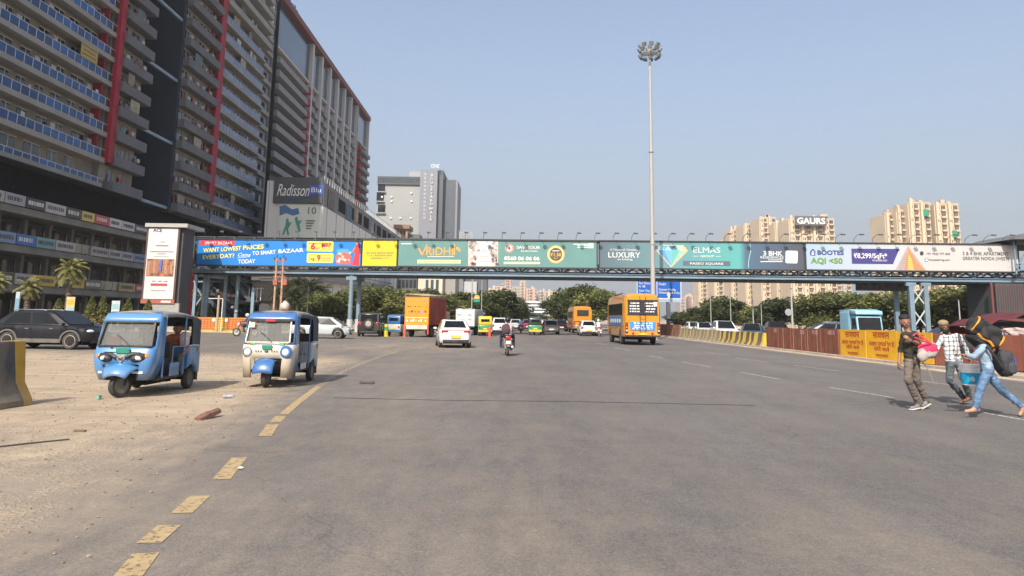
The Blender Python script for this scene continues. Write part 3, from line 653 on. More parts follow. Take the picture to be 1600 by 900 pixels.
k = MB(); pts = [P(x, y, PY - .63) for x, y in ((446, 313), (460, 309), (476, 308.5), (490, 306))]; k.tube(pts, .12, 5); wmb_build(k, 'underline', bb, pd)
a = P(434, 371, PY - .2); c = P(500, 319, PY - .2)
wbox('poster', mat('pale_poster', (.62, .66, .60), .6, var=.08, scale=.3), a.x, PY - .25, a.z, c.x, PY - .06, c.z, pd)
k = MB(); D = PY - .3
def poly(pts, m, off=0, th=.03, k=k):
    vs = [P(x, y, D - off) for x, y in pts]; n = len(vs); k.add([v for v in vs] + [v + Vector((0, th, 0)) for v in vs], [tuple(range(n)), tuple(range(2 * n - 1, n - 1, -1))] + [(i, (i + 1) % n, (i + 1) % n + n, i + n) for i in range(n)], m)
pb = mat('poster_blue', (.07, .16, .36), .6); pg = mat('poster_green', (.07, .30, .27), .6); pk = mat('poster_ink', (.1, .13, .14), .6)
poly([(437, 322), (446, 320), (456, 327), (466, 325), (468, 334), (458, 337), (447, 333), (437, 337)], pb)
poly([(447, 343), (450, 340), (452, 348), (456, 347), (453, 352), (450, 358), (452, 366), (449, 367), (447, 358), (443, 367), (441, 366), (446, 352)], pg, .05)
poly([(460, 341), (465, 338), (466, 345), (472, 344), (468, 350), (470, 362), (466, 361), (463, 351)], pg, .05)
for i in range(4): poly([(478, 344 + i * 4), (492 - i * 2, 344 + i * 4), (492 - i * 2, 345.6 + i * 4), (478, 345.6 + i * 4)], pk, .05)
wmb_build(k, 'poster_print', None, pd, smooth=0)
q = P(486, 334, D - .1); text('10', (q.x - pd.location.x, D - .06 - pd.location.y, q.z), 1.8, pk, pd, width=1.5, depth=.02)
# low part behind the bridge, left: grey wall with ramp and fascia
lw = empty('podium_annex', (-40, 130, 0), 0, 'plain grey annex wall with a sloping ramp, seen under the footbridge', 'building')
a = P(300, 440, 118); c = P(425, 440, 118)
wbox('wall', mat('annex_brown', (.16, .14, .125), .9, var=.15, scale=.2), P(398, 440, 120).x, 119, 3.4, P(436, 440, 119).x, 160, 6.9, lw)
wbox('fascia', mat('annex_fascia', (.48, .47, .44), .8), P(394, 440, 119).x, 118.6, 7.0, P(440, 440, 119).x, 119.2, 9.2, lw)
for x0, x1 in ((404, 424), (427, 444)):
    wbox('sign', mat('annex_sign', (.6, .6, .6), .6), P(x0, 440, 118).x, 118.3, 7.4, P(x1, 440, 118).x, 118.55, 8.8, lw)
    q0 = P(x0, 440, 118).x; q1 = P(x1, 440, 118).x; wbox('sign_print', mat('annex_print', (.2, .1, .1), .6), q0 + .3, 118.25, 7.85, q1 - .5, 118.3, 8.35, lw)
k = MB(); q0, q1 = PX(500, 434, -34.2), PX(612, 451, -34.2); k.bar(q0, q1, .9, 1.2); k.bar(q0 + Vector((0, 0, 1.4)), q1 + Vector((0, 0, 1.4)), .2); wmb_build(k, 'ramp', mat('ramp_grey', (.24, .245, .25), .85), lw, smooth=0)

# tall grey building with vertical sign
def blk(root, name, m, px0, px1, topy, Y, dep, z0=0, **k):
    a = P(px0, topy, Y); c = P(px1, topy, Y); return wbox(name, m, a.x, Y, z0, c.x, Y + dep, (a.z + c.z) / 2, root, **k)
BY = 300
bw = empty('office_tower', (P(650, 400, BY).x, BY, 0), 0, 'grey windowless-looking tower with vertical white sign and dark right side', 'building')
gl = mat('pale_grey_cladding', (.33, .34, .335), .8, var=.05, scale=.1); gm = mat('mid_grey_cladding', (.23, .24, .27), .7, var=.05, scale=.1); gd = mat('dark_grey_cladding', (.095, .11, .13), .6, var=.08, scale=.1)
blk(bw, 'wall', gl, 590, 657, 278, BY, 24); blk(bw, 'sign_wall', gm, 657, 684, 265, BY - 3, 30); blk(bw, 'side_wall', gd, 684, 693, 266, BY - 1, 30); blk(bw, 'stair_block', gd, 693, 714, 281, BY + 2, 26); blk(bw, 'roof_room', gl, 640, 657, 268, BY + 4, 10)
blk(bw, 'edge_column', gm, 712.5, 715.5, 282, BY + 1, 20)
k = MB(); a = P(590, 277, BY - .5); c = P(657, 277, BY - .5); zt = a.z
for i in range(26): x = a.x + (c.x - a.x) * i / 26; k.box(x, BY - .7, zt - 2.6, x + .38, BY - .2, zt + .2)
k.box(a.x, BY - .8, zt + .1, c.x, BY - .1, zt + .45); k.box(a.x, BY - .8, zt - 2.9, c.x, BY - .1, zt - 2.5); wmb_build(k, 'louvre_screen', gd, bw, smooth=0)
for x, y in ((596, 293), (596, 326), (594, 308)):
    q = P(x, y, BY); wbox('window', glassd, q.x - 1.4, BY - .3, q.z - 1.6, q.x + 1.5, BY + .2, q.z + 1.6, bw); wbox('window_ledge', gl, q.x - 2.2, BY - 1, q.z - 2.1, q.x + 1.9, BY - .31, q.z - 1.7, bw)
for x, y in ((597, 308), (612, 308), (612, 315), (643, 302), (643, 315), (611, 341), (626, 341), (642, 341)):
    q = P(x, y, BY); k = MB(); k.ell((q.x, BY - .3, q.z), (.45, .2, .45), 8, 6); wmb_build(k, 'floodlight', wt, bw)
a = P(690, 284, BY - 1.5)
text('ONE', (P(680, 264, BY - 3).x - bw.location.x, -3.3, P(680, 264.6, BY).z), 2.2, wt, bw, width=3.4, depth=.1)
lt = mat('sign_letters_dull', (.68, .69, .70), .6)
for i, ch in enumerate('BOULEVARD'):
    q = P(675 - i * .12, 274 + i * 5.6, BY - 3.2); text(ch, (q.x - bw.location.x, -3.35, q.z - .5), 1.6, lt, bw, depth=.1, bold=.01)
for i, ch in enumerate('WALK'):
    q = P(673.6, 326.5 + i * 5.6, BY - 3.2); text(ch, (q.x - bw.location.x, -3.35, q.z - .5), 1.6, lt, bw, depth=.1, bold=.01)
k = MB()
for i in range(12): q = P(664.5 - i * .15, 272 + i * 6.2, BY - 3.05); k.box(q.x - .45, BY - 3.1, q.z - .6, q.x + .45, BY - 3.001, q.z + .5)
wmb_build(k, 'wall_marks', mat('pale_marks', (.36, .375, .4), .8), bw, smooth=0)
# small structures around it
sm = empty('rooftop_house', (P(636, 360, 260).x, 260, 0), 0, 'small orange brown rooftop house left below the grey tower', 'building')
blk(sm, 'wall', mat('orange_brown_wall', (.42, .28, .18), .9, var=.2), 618, 637, 356, 262, 8, 0); blk(sm, 'roof', mat('brown_roof', (.30, .19, .13), .9), 615, 640, 351, 261, 10, P(620, 357, 261).z)
for i in range(3): q = P(622 + i * 5, 363, 261.9); wbox('window', glassd, q.x - .35, 261.8, q.z - .8, q.x + .35, 262, q.z + .6, sm)
blk(sm, 'low_wall', mat('grey_low_wall', (.16, .16, .17), .9), 634, 656, 366, 264, 8, 0)
ws = empty('water_tank_frame', (P(724, 365, 250).x, 250, 0), 0, 'open steel frame structure right of the grey tower', 'structure')
k = MB()
for x in (718, 726, 737): q = P(x, 361, 250); k.bar((q.x, 250, 0), (q.x, 250, q.z), .25); k.bar((q.x, 254, 0), (q.x, 254, q.z), .25)
for y in (361, 364, 367, 371): a = P(718, y, 250); c = P(737, y, 250); k.bar(a, c, .2); k.bar(a + Vector((0, 4, 0)), c + Vector((0, 4, 0)), .2)
wmb_build(k, 'steel_frame', mat('galv_grey', (.32, .33, .35), .6), ws, smooth=0)
cb = empty('cream_building', (P(684, 450, 190).x, 190, 0), 0, 'cream building with three tall blue windows seen under the footbridge', 'building')
blk(cb, 'wall', mat('cream_render', (.60, .54, .42), .85, var=.08), 654, 692, 420, 190, 15); blk(cb, 'grey_wing', mat('grey_wing', (.30, .29, .27), .85), 692, 712, 424, 192, 14)
for x in (664.5, 672.5, 680.5): a = P(x, 460, 189.9); q = P(x + 5, 437, 189.9); wbox('window', glassb, a.x, 189.85, a.z, q.x, 190.01, q.z, cb)
blk(cb, 'dark_wing', mat('dark_wing', (.12, .12, .125), .8), 620, 652, 430, 200, 16); blk(cb, 'roof', conc, 652, 694, 418.5, 189.4, 16, P(660, 420, 190).z)
for i in range(5): q = P(624 + i * 6, 443, 199.9); wbox('window', glassd, q.x - .35, 199.8, q.z - 1, q.x + .35, 200.01, q.z + 1, cb)
hb = empty('dark_block', (P(735, 440, 230).x, 230, 0), 0, 'dark glazed block under the footbridge below the grey tower', 'building')
blk(hb, 'wall', gd, 718, 761, 432, 230, 12); blk(hb, 'low_wing', mat('pale_wing', (.45, .46, .47), .8), 722, 745, 440, 229, 2, 0)
blk(hb, 'lower_wall', mat('mid_wall', (.22, .22, .23), .8), 712, 724, 428, 228, 8)

# cream apartment towers
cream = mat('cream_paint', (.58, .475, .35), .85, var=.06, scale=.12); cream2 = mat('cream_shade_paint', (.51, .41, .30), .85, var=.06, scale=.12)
dwin = mat('dark_opening', (.125, .10, .08), .8, var=.4, scale=.5, island=.5)
def apt(px0, px1, topy, Y, dep, label, bays, mwall=None, group=None, shaft=True, seed=0, fh=3.0, green=False):
    rr = random.Random(seed); a = P(px0, topy, Y); c = P(px1, topy, Y); zt = (a.z + c.z) / 2; W = c.x - a.x
    root = empty('apartment_tower', ((a.x + c.x) / 2, Y, 0), 0, label, 'tower', group); h = W / 2
    k = MB(); k.box(-h, 0, 0, h, dep, zt); k.build('wall', mwall or cream, root, smooth=0)
    bwd = W / bays; wn = []; bl = []; n = int(zt / fh)
    for b_ in range(bays):
        x0 = -h + b_ * bwd
        if b_ % 2 == 0 and shaft: boxpart('pilaster', mwall or cream, root, x0 + bwd * .12, -1.3, 0, x0 + bwd * .55, -.002, zt + rr.uniform(.3, 2.4))
        for f in range(n):
            z = zt - (f + 1) * fh
            if b_ % 2: wn.append((x0 + bwd * .15, -.5, z + .9, x0 + bwd * .75, .05, z + 2.6)); bl.append((x0 + bwd * .05, -1.0, z, x0 + bwd * .85, -.02, z + .85))
            else: wn.append((x0 + bwd * .66, -.06, z + 1, x0 + bwd * .92, .05, z + 2.3)); wn.append((x0 + bwd * .26, -1.36, z + 1.1, x0 + bwd * .42, -1.2, z + 2.2)) if rr.random() < .35 else None
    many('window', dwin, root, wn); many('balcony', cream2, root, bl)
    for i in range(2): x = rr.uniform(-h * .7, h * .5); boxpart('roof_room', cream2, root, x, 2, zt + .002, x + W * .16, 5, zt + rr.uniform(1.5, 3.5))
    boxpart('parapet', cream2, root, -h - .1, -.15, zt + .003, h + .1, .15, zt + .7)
    if green:
        for px, py in green: q = P(px, py, Y); boxpart('green_net', mat('green_net', (.03, .25, .15), .8), root, q.x - root.location.x - 1.1, -1.5, q.z - 1.5, q.x - root.location.x + 1.1, -1.05, q.z + 1.5)
    return root
gg = 'cream apartment towers behind the footbridge'
G_ = [(1090, 1116, 392, 520, 4, 'farthest left cream tower, only its lower floors visible under the bridge'), (1114, 1142, 378, 490, 4, 'cream tower second from the left of the curved row'), (1140, 1164, 360, 460, 4, 'cream tower whose roof starts the rising step above the billboard'),
      (1162, 1188, 351, 435, 4, 'cream tower third step of the rising roofline'), (1186, 1212, 341, 415, 4, 'cream tower with twin roof rooms left of the dip'), (1210, 1234, 349, 405, 3, 'cream tower in the dip left of the big rooftop name'),
      (1232, 1303, 343, 385, 8, 'wide cream tower carrying the large rooftop name board')]
for i, (a, b2, t, Y, n, lb) in enumerate(G_): gt = apt(a, b2, t, Y, 16, lb, n, group=gg, seed=i, mwall=cream if i % 2 == 0 else mat('cream_paint_b', (.59, .48, .35), .85, var=.06))
a = P(1242, 352, 382); c = P(1290, 338.5, 382); gt_l = gt.location
boxpart('name_board', mat('board_grey', (.11, .11, .115), .7), gt, a.x - gt_l.x, -4, a.z, c.x - gt_l.x, -3, c.z)
text('GAURS', ((a.x + c.x) / 2 - gt_l.x, -4.1, a.z + .85), 4.3, wt, gt, width=(c.x - a.x) * .90, bold=.03, depth=.05)
apt(1300, 1330, 440, 470, 10, 'low cream block right under the bridge beside the wide tower', 4, mat('cream_grey', (.42, .38, .34), .85), seed=9)
apt(1382, 1402, 335, 330, 14, 'left lower wing of the separate cream tower above the purple advert', 3, seed=21, green=None)
apt(1400, 1419, 330, 326, 14, 'narrow middle wing of the separate cream tower', 3, mat('cream_paint_b', (.59, .48, .35), .85), seed=22)
apt(1418, 1452, 318, 322, 16, 'tall wing of the separate cream tower with a green net near the roof', 4, seed=23, green=[(1444, 333)])
apt(1450, 1460, 326, 328, 12, 'recessed link between the two tall wings of the cream tower', 1, mat('link_tan', (.52, .40, .27), .85), seed=24, shaft=False)
apt(1459, 1497, 320, 322, 16, 'rightmost tall wing of the cream tower with a green net lower down', 4, seed=25, green=[(1489, 366)])
# hazy far skyline
pink = mat('pinkish_render', (.50, .36, .30), .9, var=.15, scale=.1); skl = [
 (770, 789, 448, 760, 'far pinkish block above the dark tree left of the twin far towers'), (789, 800, 438, 800, 'slim far pink tower with a red stripe on the horizon'), (800, 812, 450, 760, 'far cream block between the slim pink towers'), (812, 822, 441, 790, 'slim far grey tower on the horizon'),
 (822, 838, 452, 740, 'far cream block right of the slim grey tower'), (838, 856, 456, 760, 'far cream block above the terraced building roof'), (856, 876, 456, 740, 'rightmost far cream block before the divider trees'), (748, 770, 452, 740, 'far pale block just right of the dark glazed block'),
 (1062, 1072, 467, 700, 'hazy pink block right of the blue road sign'), (1071, 1081, 462, 720, 'hazy pink block second right of the blue road sign'), (1080, 1091, 464, 690, 'hazy grey block touching the cream apartment row')]
for i, (a, b2, t, Y, lb) in enumerate(skl):
    apt(a, b2, t, Y, 20, lb, 3, pink if i % 3 == 1 else (mat('far_cream', (.56, .46, .36), .9) if i % 3 == 0 else mat('far_grey', (.40, .38, .36), .9)), 'far apartment blocks on the hazy skyline', seed=40 + i)
q = P(793, 470, 799); 
st = empty('terraced_building', (P(845, 480, 420).x, 420, 0), 0, 'long white terraced building with dark window bands far down the road', 'building')
for i, (a, b2, t) in enumerate([(821, 868, 471), (823, 866, 476), (825, 862, 481), (827, 858, 486), (829, 856, 491)]):
    y0 = 432 - i * 3; z1 = P(840, t, y0).z; z0 = P(840, t + 2.6, y0).z; zb = P(840, t + 5.2, y0).z if i < 4 else 0
    wbox('parapet', mat('white_terrace', (.66, .66, .64), .7), P(a, t, y0).x, y0, z0, P(b2, t, y0).x, y0 + 16, z1, st); wbox('window_band', mat('terrace_glass', (.07, .085, .1), .3), P(a + 1, t, y0).x, y0 + .4, max(zb, 0), P(b2 - 1, t, y0).x, y0 + 15, z0 - .002, st)
# ================================================================== footbridge
A_ = P(300, 430, 72); B_ = P(1600, 430, 68)
bd = Vector((B_.x - A_.x, B_.y - A_.y, 0)).normalized(); bn = Vector((bd.y, -bd.x, 0))     # bn points to the viewer
BRZ = math.atan2(bd.y, bd.x)
def BR(px, py, off=0.0):
    """photo pixel -> (u, z) on the vertical plane of the bridge front, `off` metres in front of it"""
    o = Vector((A_.x, A_.y, 0)) + bn * off; d = ray(px, py); t = (o - CP).dot(bn) / d.dot(bn); p = CP + d * t
    return (p - o).dot(bd), p.z
bs = mat('blue_steel', (.16, .245, .32), .45, var=.15, scale=.8, dirt=.45, dcol=(.20, .19, .17), spec=.6); bdk = mat('dark_bridge_steel', (.07, .085, .10), .6, var=.2, scale=1); frk = mat('billboard_frame', (.035, .037, .04), .6)
fb = empty('footbridge', (A_.x, A_.y, 0), BRZ, 'long pale blue steel footbridge crossing the whole road, hung with advertisements', 'footbridge')
LEN = (B_ - A_).length + 14; zb = (BR(600, 426)[1] + BR(1300, 436)[1]) / 2; zt = BR(950, 376)[1]
UE = LEN; print('bridge', zb, zt, BR(310, 373), BR(1590, 380), BR(300, 421), BR(1590, 437), LEN)
W_ = 3.0
def boxb(name, m, x0, y0, z0, x1, y1, z1, p=None, **k): return boxpart(name, m, p or fb, x0, y0, z0, x1, y1, z1, **k)
for y in (0, W_):      # I beams: web and two flanges
    k = MB(); k.box(0, y - .04, zb - .12, UE, y + .04, zb + .12); k.box(0, y - .16, zb + .121, UE, y + .16, zb + .17); k.box(0, y - .16, zb - .17, UE, y + .16, zb - .121); k.build('bottom_beam', bs, fb, smooth=0)
boxb('deck', bdk, 0, .2, zb - .10, UE, W_ - .2, zb + .12); boxb('under_channel', frk, 0, .05, zb - .34, UE, W_ - .05, zb - .175); boxb('kick_plate', frk, 0, W_ - .12, zb + .175, UE, W_ - .08, zb + .50)
for y in (0, W_):
    k = MB(); n = int(UE / 2.0)
    for i in range(n):
        u = i * 2.0; k.bar((u, y, zb + .2), (u, y, zt), .14); k.bar((u, y, zb + .2), (u + 1, y, zb + .85), .15); k.bar((u + 2, y, zb + .2), (u + 1, y, zb + .85), .15)
    k.bar((0, y, zb + .72), (UE, y, zb + .72), .12); k.build('side_truss', bdk, fb, smooth=0)
k = MB(); 
for i in range(int(UE / 2)): k.bar((i * 2, 0, zt), (i * 2, W_, zt), .1)
k.box(0, .3, zt + .0, UE, W_ + .2, zt + .08); k.build('roof_sheet', bdk, fb, smooth=0)
boxb('back_rail', bdk, 0, W_ + .05, zb + .9, UE, W_ + .1, zb + 1.3)
# legs
def leg_pair(px, label=None):
    u, _ = BR(px, 470); L = []
    for y in (0, W_):
        k = MB(); k.tube([(u, y, 0), (u, y, 1.25)], .30, 12); k.build('leg_collar', mat('grey_base', (.42, .44, .45), .7), fb)
        k = MB(); k.tube([(u, y, 1.25), (u, y, zb - .28)], .22, 12); k.box(u - .5, y - .2, zb - .7, u + .5, y + .2, zb - .37); k.build('column', bs, fb)
    k = MB(); k.bar((u, 0, zb - 1.2), (u, W_, zb - 1.2), .14); k.build('cross_brace', bs, fb, smooth=0)
leg_pair(548)
for px in (1424, 1447):
    u, _ = BR(px, 470)
    k = MB(); k.box(u - .2, -.18, 0, u + .2, .18, zb - .28); k.box(u - .45, -.2, zb - .6, u + .45, .2, zb - .29); k.build('column', bs, fb, smooth=0)
    k = MB(); k.box(u - .2, W_ - .18, 0, u + .2, W_ + .18, zb - .28); k.build('column', bs, fb, smooth=0)
u0, z0_ = BR(1338, 454, -2); u1 = BR(1420, 440, -2)[0]; boxb('hanging_panel', mat('hanging_dark', (.10, .095, .09), .9, var=.6, scale=2.5), u0, 2.0, z0_, u1, 2.15, zb - .2)
u0, u1 = BR(1424, 470)[0], BR(1447, 470)[0]; k = MB()
for z in (1.2, 3.2):
    k.bar((u0, 0, z), (u1, 0, z + 1.9), .1); k.bar((u1, .03, z), (u0, .03, z + 1.9), .1)
k.build('cross_brace', mat('pale_brace', (.45, .50, .52), .6), fb, smooth=0)
# adverts --------------------------------------------------------------------
OFF = .45
def bp(px, py, off=OFF): u, z = BR(px, py, off); return u, z
def art(parent, name, pts, m, lay=1, local=None):
    """flat printed shape on a billboard, outline given on the photo, laid 4 mm per layer in front of the sheet"""
    y = -OFF - .02 - .004 * lay
    vs = [(lambda q: (q[0], y, q[1]))(bp(*p)) for p in pts]; n = len(vs)
    k = MB(); k.add([tuple(v) for v in vs] + [(v[0], v[1] + .003, v[2]) for v in vs], [tuple(range(n)), tuple(range(2 * n - 1, n - 1, -1))] + [(i, (i + 1) % n, (i + 1) % n + n, i + n) for i in range(n)])
    return k.build(name, m, parent, smooth=0)
def rect(x0, y0, x1, y1, sl=0): return [(x0, y0), (x1, y0 + sl), (x1, y1 + sl), (x0, y1)]
def circ(cx, cy, r, n=20, ry=None): return [(cx + r * math.cos(2 * math.pi * i / n), cy + (ry or r) * math.sin(2 * math.pi * i / n)) for i in range(n)]
def wr(parent, s, x0, x1, ybase, hpx, m, lay=6, bold=.01, shear=0, rot=0):
    """writing fitted between photo columns x0..x1 with its base line at row ybase and capitals hpx high"""
    a = bp(x0, ybase); c = bp(x1, ybase); h = bp((x0 + x1) / 2, ybase - hpx)[1] - (a[1] + c[1]) / 2
    z = (bp((x0 + x1) / 2, ybase)[1])
    return text(s, ((a[0] + c[0]) / 2, -OFF - .02 - .004 * lay, z), h / .70, m, parent, rot=(R(90), rot, 0), width=abs(c[0] - a[0]), bold=bold, shear=shear, depth=.002)
def ink(name, c, emit=0): return mat('ink_' + name, c, .55, var=.03)
W = ink('white', (.72, .72, .70)); Yl = ink('yellow', (.88, .74, .10)); Rd = ink('red', (.62, .03, .05)); Bk = ink('black', (.04, .04, .045)); Gd = ink('gold', (.70, .42, .10))
def billboard(px0, px1, ty0, ty1, by0, by1, base, label):
    ul, zt0 = bp(px0, ty0); ur, zt1 = bp(px1, ty1); _, zb0 = bp(px0, by0); _, zb1 = bp(px1, by1)
    k = MB(); ztm, zbm = (zt0 + zt1) / 2, (zb0 + zb1) / 2
    fr = .13; k.box(ul - fr, -OFF + .02, zbm - fr, ur + fr, -OFF + .25, ztm + fr); 
    k.box(ul - fr, -OFF - .1, ztm + .002, ur + fr, -OFF + .018, ztm + fr); k.box(ul - fr, -OFF - .1, zbm - fr, ur + fr, -OFF + .018, zbm - .002)
    o = k.build('billboard', frk, fb, smooth=0, label=label)
    boxpart('sheet', base, o, ul, -OFF - .018, zbm, ur, -OFF + .015, ztm); return o
def grad(name, stops, u0, u1, soft=.6):
    mt = bpy.data.materials.new(name); mt.use_nodes = True; t = mt.node_tree; N = t.nodes; Lk = t.links.new
    tc = N.new('ShaderNodeTexCoord'); sx = N.new('ShaderNodeSeparateXYZ'); Lk(tc.outputs['Object'], sx.inputs[0]); mr = N.new('ShaderNodeMapRange'); mr.inputs[1].default_value = u0; mr.inputs[2].default_value = u1; Lk(sx.outputs[0], mr.inputs[0])
    cr = N.new('ShaderNodeValToRGB'); Lk(mr.outputs[0], cr.inputs[0]); e = cr.color_ramp.elements; e[0].position = stops[0][0]; e[0].color = (*stops[0][1], 1); e[1].position = stops[-1][0]; e[1].color = (*stops[-1][1], 1)
    for p, c in stops[1:-1]: q = e.new(p); q.color = (*c, 1)
    Lk(cr.outputs[0], N['Principled BSDF'].inputs['Base Color']); N['Principled BSDF'].inputs['Roughness'].default_value = .5; return mt
# 1: blue
b1 = billboard(310, 565, 375, 376, 414, 415.5, mat('sheet_blue', (.008, .19, .58), .5, var=.05, scale=.6, bump=.25, bscale=1.2), 'bright blue supermarket advert with yellow and white slogan')
art(b1, 'logo_tab', [(313, 375.6), (367, 375.9), (367, 381), (364, 383.6), (313, 383.2)], Rd); wr(b1, 'SMART BAZAAR', 320, 363, 382.0, 4.4, W)
wr(b1, 'WANT LOWEST', 318, 377, 392.6, 6.4, Yl, rot=R(-4), bold=.02); wr(b1, 'PRICES', 380, 412, 389.3, 6.4, Yl, rot=R(-4), bold=.02); wr(b1, 'EVERYDAY?', 317, 366, 403.8, 6.4, Yl, rot=R(-4), bold=.02)
wr(b1, 'Come', 371, 391, 400.8, 5.6, W, shear=.4); wr(b1, 'TO SMART', 394.5, 431, 397.6, 5.8, W, rot=R(-4), bold=.02); wr(b1, 'BAZAAR', 435, 474, 394.6, 5.8, W, rot=R(-4), bold=.02); wr(b1, 'TODAY', 372, 399, 411.5, 6.2, W, rot=R(-2), bold=.02)
art(b1, 'underline', [(371, 402.5), (390, 401), (390, 401.6), (371, 403.2)], W)
for y0, y1 in ((377, 393), (395.5, 410.8)): art(b1, 'price_box', [(480, y0 + 1), (481.5, y0), (519.5, y0 + .2), (521, y0 + 1.4), (520.4, y1 - .8), (519, y1), (480.5, y1 - .5), (479.5, y1 - 1.6)], Yl)
wr(b1, '6', 485, 493, 389.5, 9, Rd, 7, .05); wr(b1, '9', 495, 501, 407, 8, Rd, 7, .04); wr(b1, '1kg', 482, 491, 406.5, 5, Bk, 7); wr(b1, 'pc.', 494, 501, 389.5, 4.5, Rd, 7); wr(b1, 'MRP', 503, 517, 386, 5.6, Rd, 7, .04)
for x0, x1, y in ((483, 518, 379.5), (503, 517, 388.5), (483, 518, 398), (503, 518, 403), (503, 516, 406)): art(b1, 'small_print', rect(x0, y, x1, y + 1.1), Rd, 3)
Sk = ink('skin_print', (.45, .22, .13)); Hr = ink('dark_print', (.06, .03, .03))
art(b1, 'printed_woman', [(556, 378), (559, 376.6), (561.5, 379), (561.6, 383), (563, 386), (563.4, 396), (561.5, 402), (562, 415), (550, 414.8), (552, 404), (554.5, 398), (553, 392), (554.6, 386), (556.4, 383)], Rd, 2)
art(b1, 'printed_hair', [(556.3, 378), (559, 376.4), (562, 379), (563.5, 384), (564, 394), (562, 398), (561, 386), (559.5, 381), (557.5, 380)], Hr, 3)
art(b1, 'printed_face', circ(558, 380.6, 1.4, 12, 2), Sk, 4); art(b1, 'printed_arm', [(554.5, 386), (556, 388), (549, 396), (546, 399), (545.3, 397.6), (551, 391)], Sk, 4)
art(b1, 'printed_basket', [(524, 402), (527, 396), (533, 397), (538, 393), (544, 396), (549, 401), (547.6, 413.5), (526, 412.6)], ink('basket', (.55, .12, .10)), 2)
for i in range(16): r_ = random.Random(i); art(b1, 'printed_goods', circ(525 + r_.random() * 23, 395 + r_.random() * 15, 1.3 + r_.random(), 7), ink('goods%d' % (i % 4), [(.8, .6, .5), (.75, .75, .7), (.7, .15, .1), (.75, .5, .1)][i % 4]), 4)
art(b1, 'printed_bag', rect(526.5, 389, 545, 400), ink('soft_blue', (.06, .33, .80)), 1)
# yellow
b2 = billboard(567.5, 620.5, 375, 376, 415, 416, mat('sheet_yellow', (.66, .52, .02), .5, var=.05, scale=.6, bump=.25, bscale=1.2), 'plain yellow notice with three small lines of print')
for s, x0, x1, y in (('LARGE SPACE AVAILABLE', 572, 616, 396.5), ('IN PRIME LOCATION', 574, 613, 400.5), ('CALL NOW', 580, 608, 404.8)):
    r_ = random.Random(y); x = x0
    while x < x1: w_ = r_.uniform(1, 2.6); art(b2, 'small_print', rect(x, y - 2.6, min(x + w_, x1), y), mat('ink_olive', (.28, .24, .08), .6), 2); x += w_ + r_.choice([.5, .5, 1.6])
# 2: teal
b3 = billboard(623.5, 932, 376, 377, 416, 417.5, mat('sheet_teal', (.115, .25, .24), .5, var=.06, scale=.6, bump=.25, bscale=1.2), 'pale teal property advert with gold name, photo strip and round badge')
Or = ink('orange', (.72, .34, .07)); Cr = ink('cream', (.66, .60, .38))
wr(b3, 'RIDHI', 666, 708, 399, 12.5, Or, bold=.008)
art(b3, 'printed_tick', [(653.5, 388), (656, 388), (659.5, 396), (667, 382), (668.6, 382), (660.6, 399), (658.2, 399)], Or, 4)
art(b3, 'printed_tick', [(709, 381), (711, 381), (711, 399), (709, 399)], Or, 4); art(b3, 'printed_tick', [(713, 386), (716, 386), (720, 391), (719, 394), (713, 390)], Or, 4); art(b3, 'underline', rect(668, 400.5, 710, 401.4), W, 4)
art(b3, 'cream_strip', rect(652, 405.8, 720, 411.5, .3), Cr, 2); art(b3, 'small_print', rect(627, 380, 643, 381.6), W, 2)
x = 654; r_ = random.Random(2)
while x < 718: w_ = r_.uniform(.8, 2); art(b3, 'small_print', rect(x, 407.4, x + w_, 410), Gd, 4); x += w_ + .7
ph = mat('ink_photo', (.45, .38, .36), .6, var=.9, scale=3)
art(b3, 'photo_strip', [(733, 376.6), (778, 377), (777.6, 416.4), (732.6, 416)], ph, 2); art(b3, 'strip_border', [(732, 376.5), (733, 376.5), (732.6, 416), (731.6, 416)], Cr, 3); art(b3, 'strip_border', [(777.6, 377), (778.4, 377), (778, 416.4), (777, 416.4)], Cr, 3)
art(b3, 'photo_sky', [(743, 377), (771, 377.2), (765, 386), (750, 385)], ink('pale_sky', (.62, .66, .74)), 4)
art(b3, 'photo_avenue', [(752, 386), (762, 386), (773, 416.2), (740, 416)], ink('pale_ground', (.66, .63, .62)), 4)
for i in range(26):
    r_ = random.Random(100 + i); t_ = r_.random(); side = r_.choice([-1, 1]); cx = 757 + side * (8 + 13 * t_ * r_.uniform(.5, 1)); cy = 384 + 30 * t_
    art(b3, 'photo_detail', circ(cx, cy, 1 + 2 * t_ * r_.random(), 6), ink('ph%d' % (i % 3), [(.12, .10, .09), (.30, .10, .10), (.50, .45, .42)][i % 3]), 6)
for i in range(7): y = 389 + i * 3.8; art(b3, 'photo_detail', rect(757 - 3 - i * 1.6, y, 757 + 3 + i * 1.6, y + .9), ink('ph3', (.35, .30, .30)), 6)
art(b3, 'emblem', circ(796, 388, 7, 22, 7), ink('salmon', (.55, .27, .22)), 2); art(b3, 'emblem', circ(796, 388, 4, 16, 4.6), W, 3); art(b3, 'emblem', circ(796, 388.5, 1.6, 10, 2.4), Rd, 4)
wr(b3, 'SAVVIOUR', 807, 844, 389, 4.6, W); wr(b3, 'BUILDERS', 814, 840, 393.6, 2.2, W); wr(b3, '8560 06 06 06', 788, 843, 406.6, 5.6, W, bold=.03); art(b3, 'cream_strip', rect(787, 409, 844, 412.6, .2), Cr, 2)
art(b3, 'badge', circ(868.5, 397.5, 13.6, 30, 14), Gd, 2); art(b3, 'badge', circ(868.5, 397.5, 12, 30, 12.3), ink('pale_gold', (.72, .58, .30)), 3); art(b3, 'badge', circ(868.5, 397.5, 10, 28, 10.3), ink('badge_dark', (.10, .075, .055)), 4)
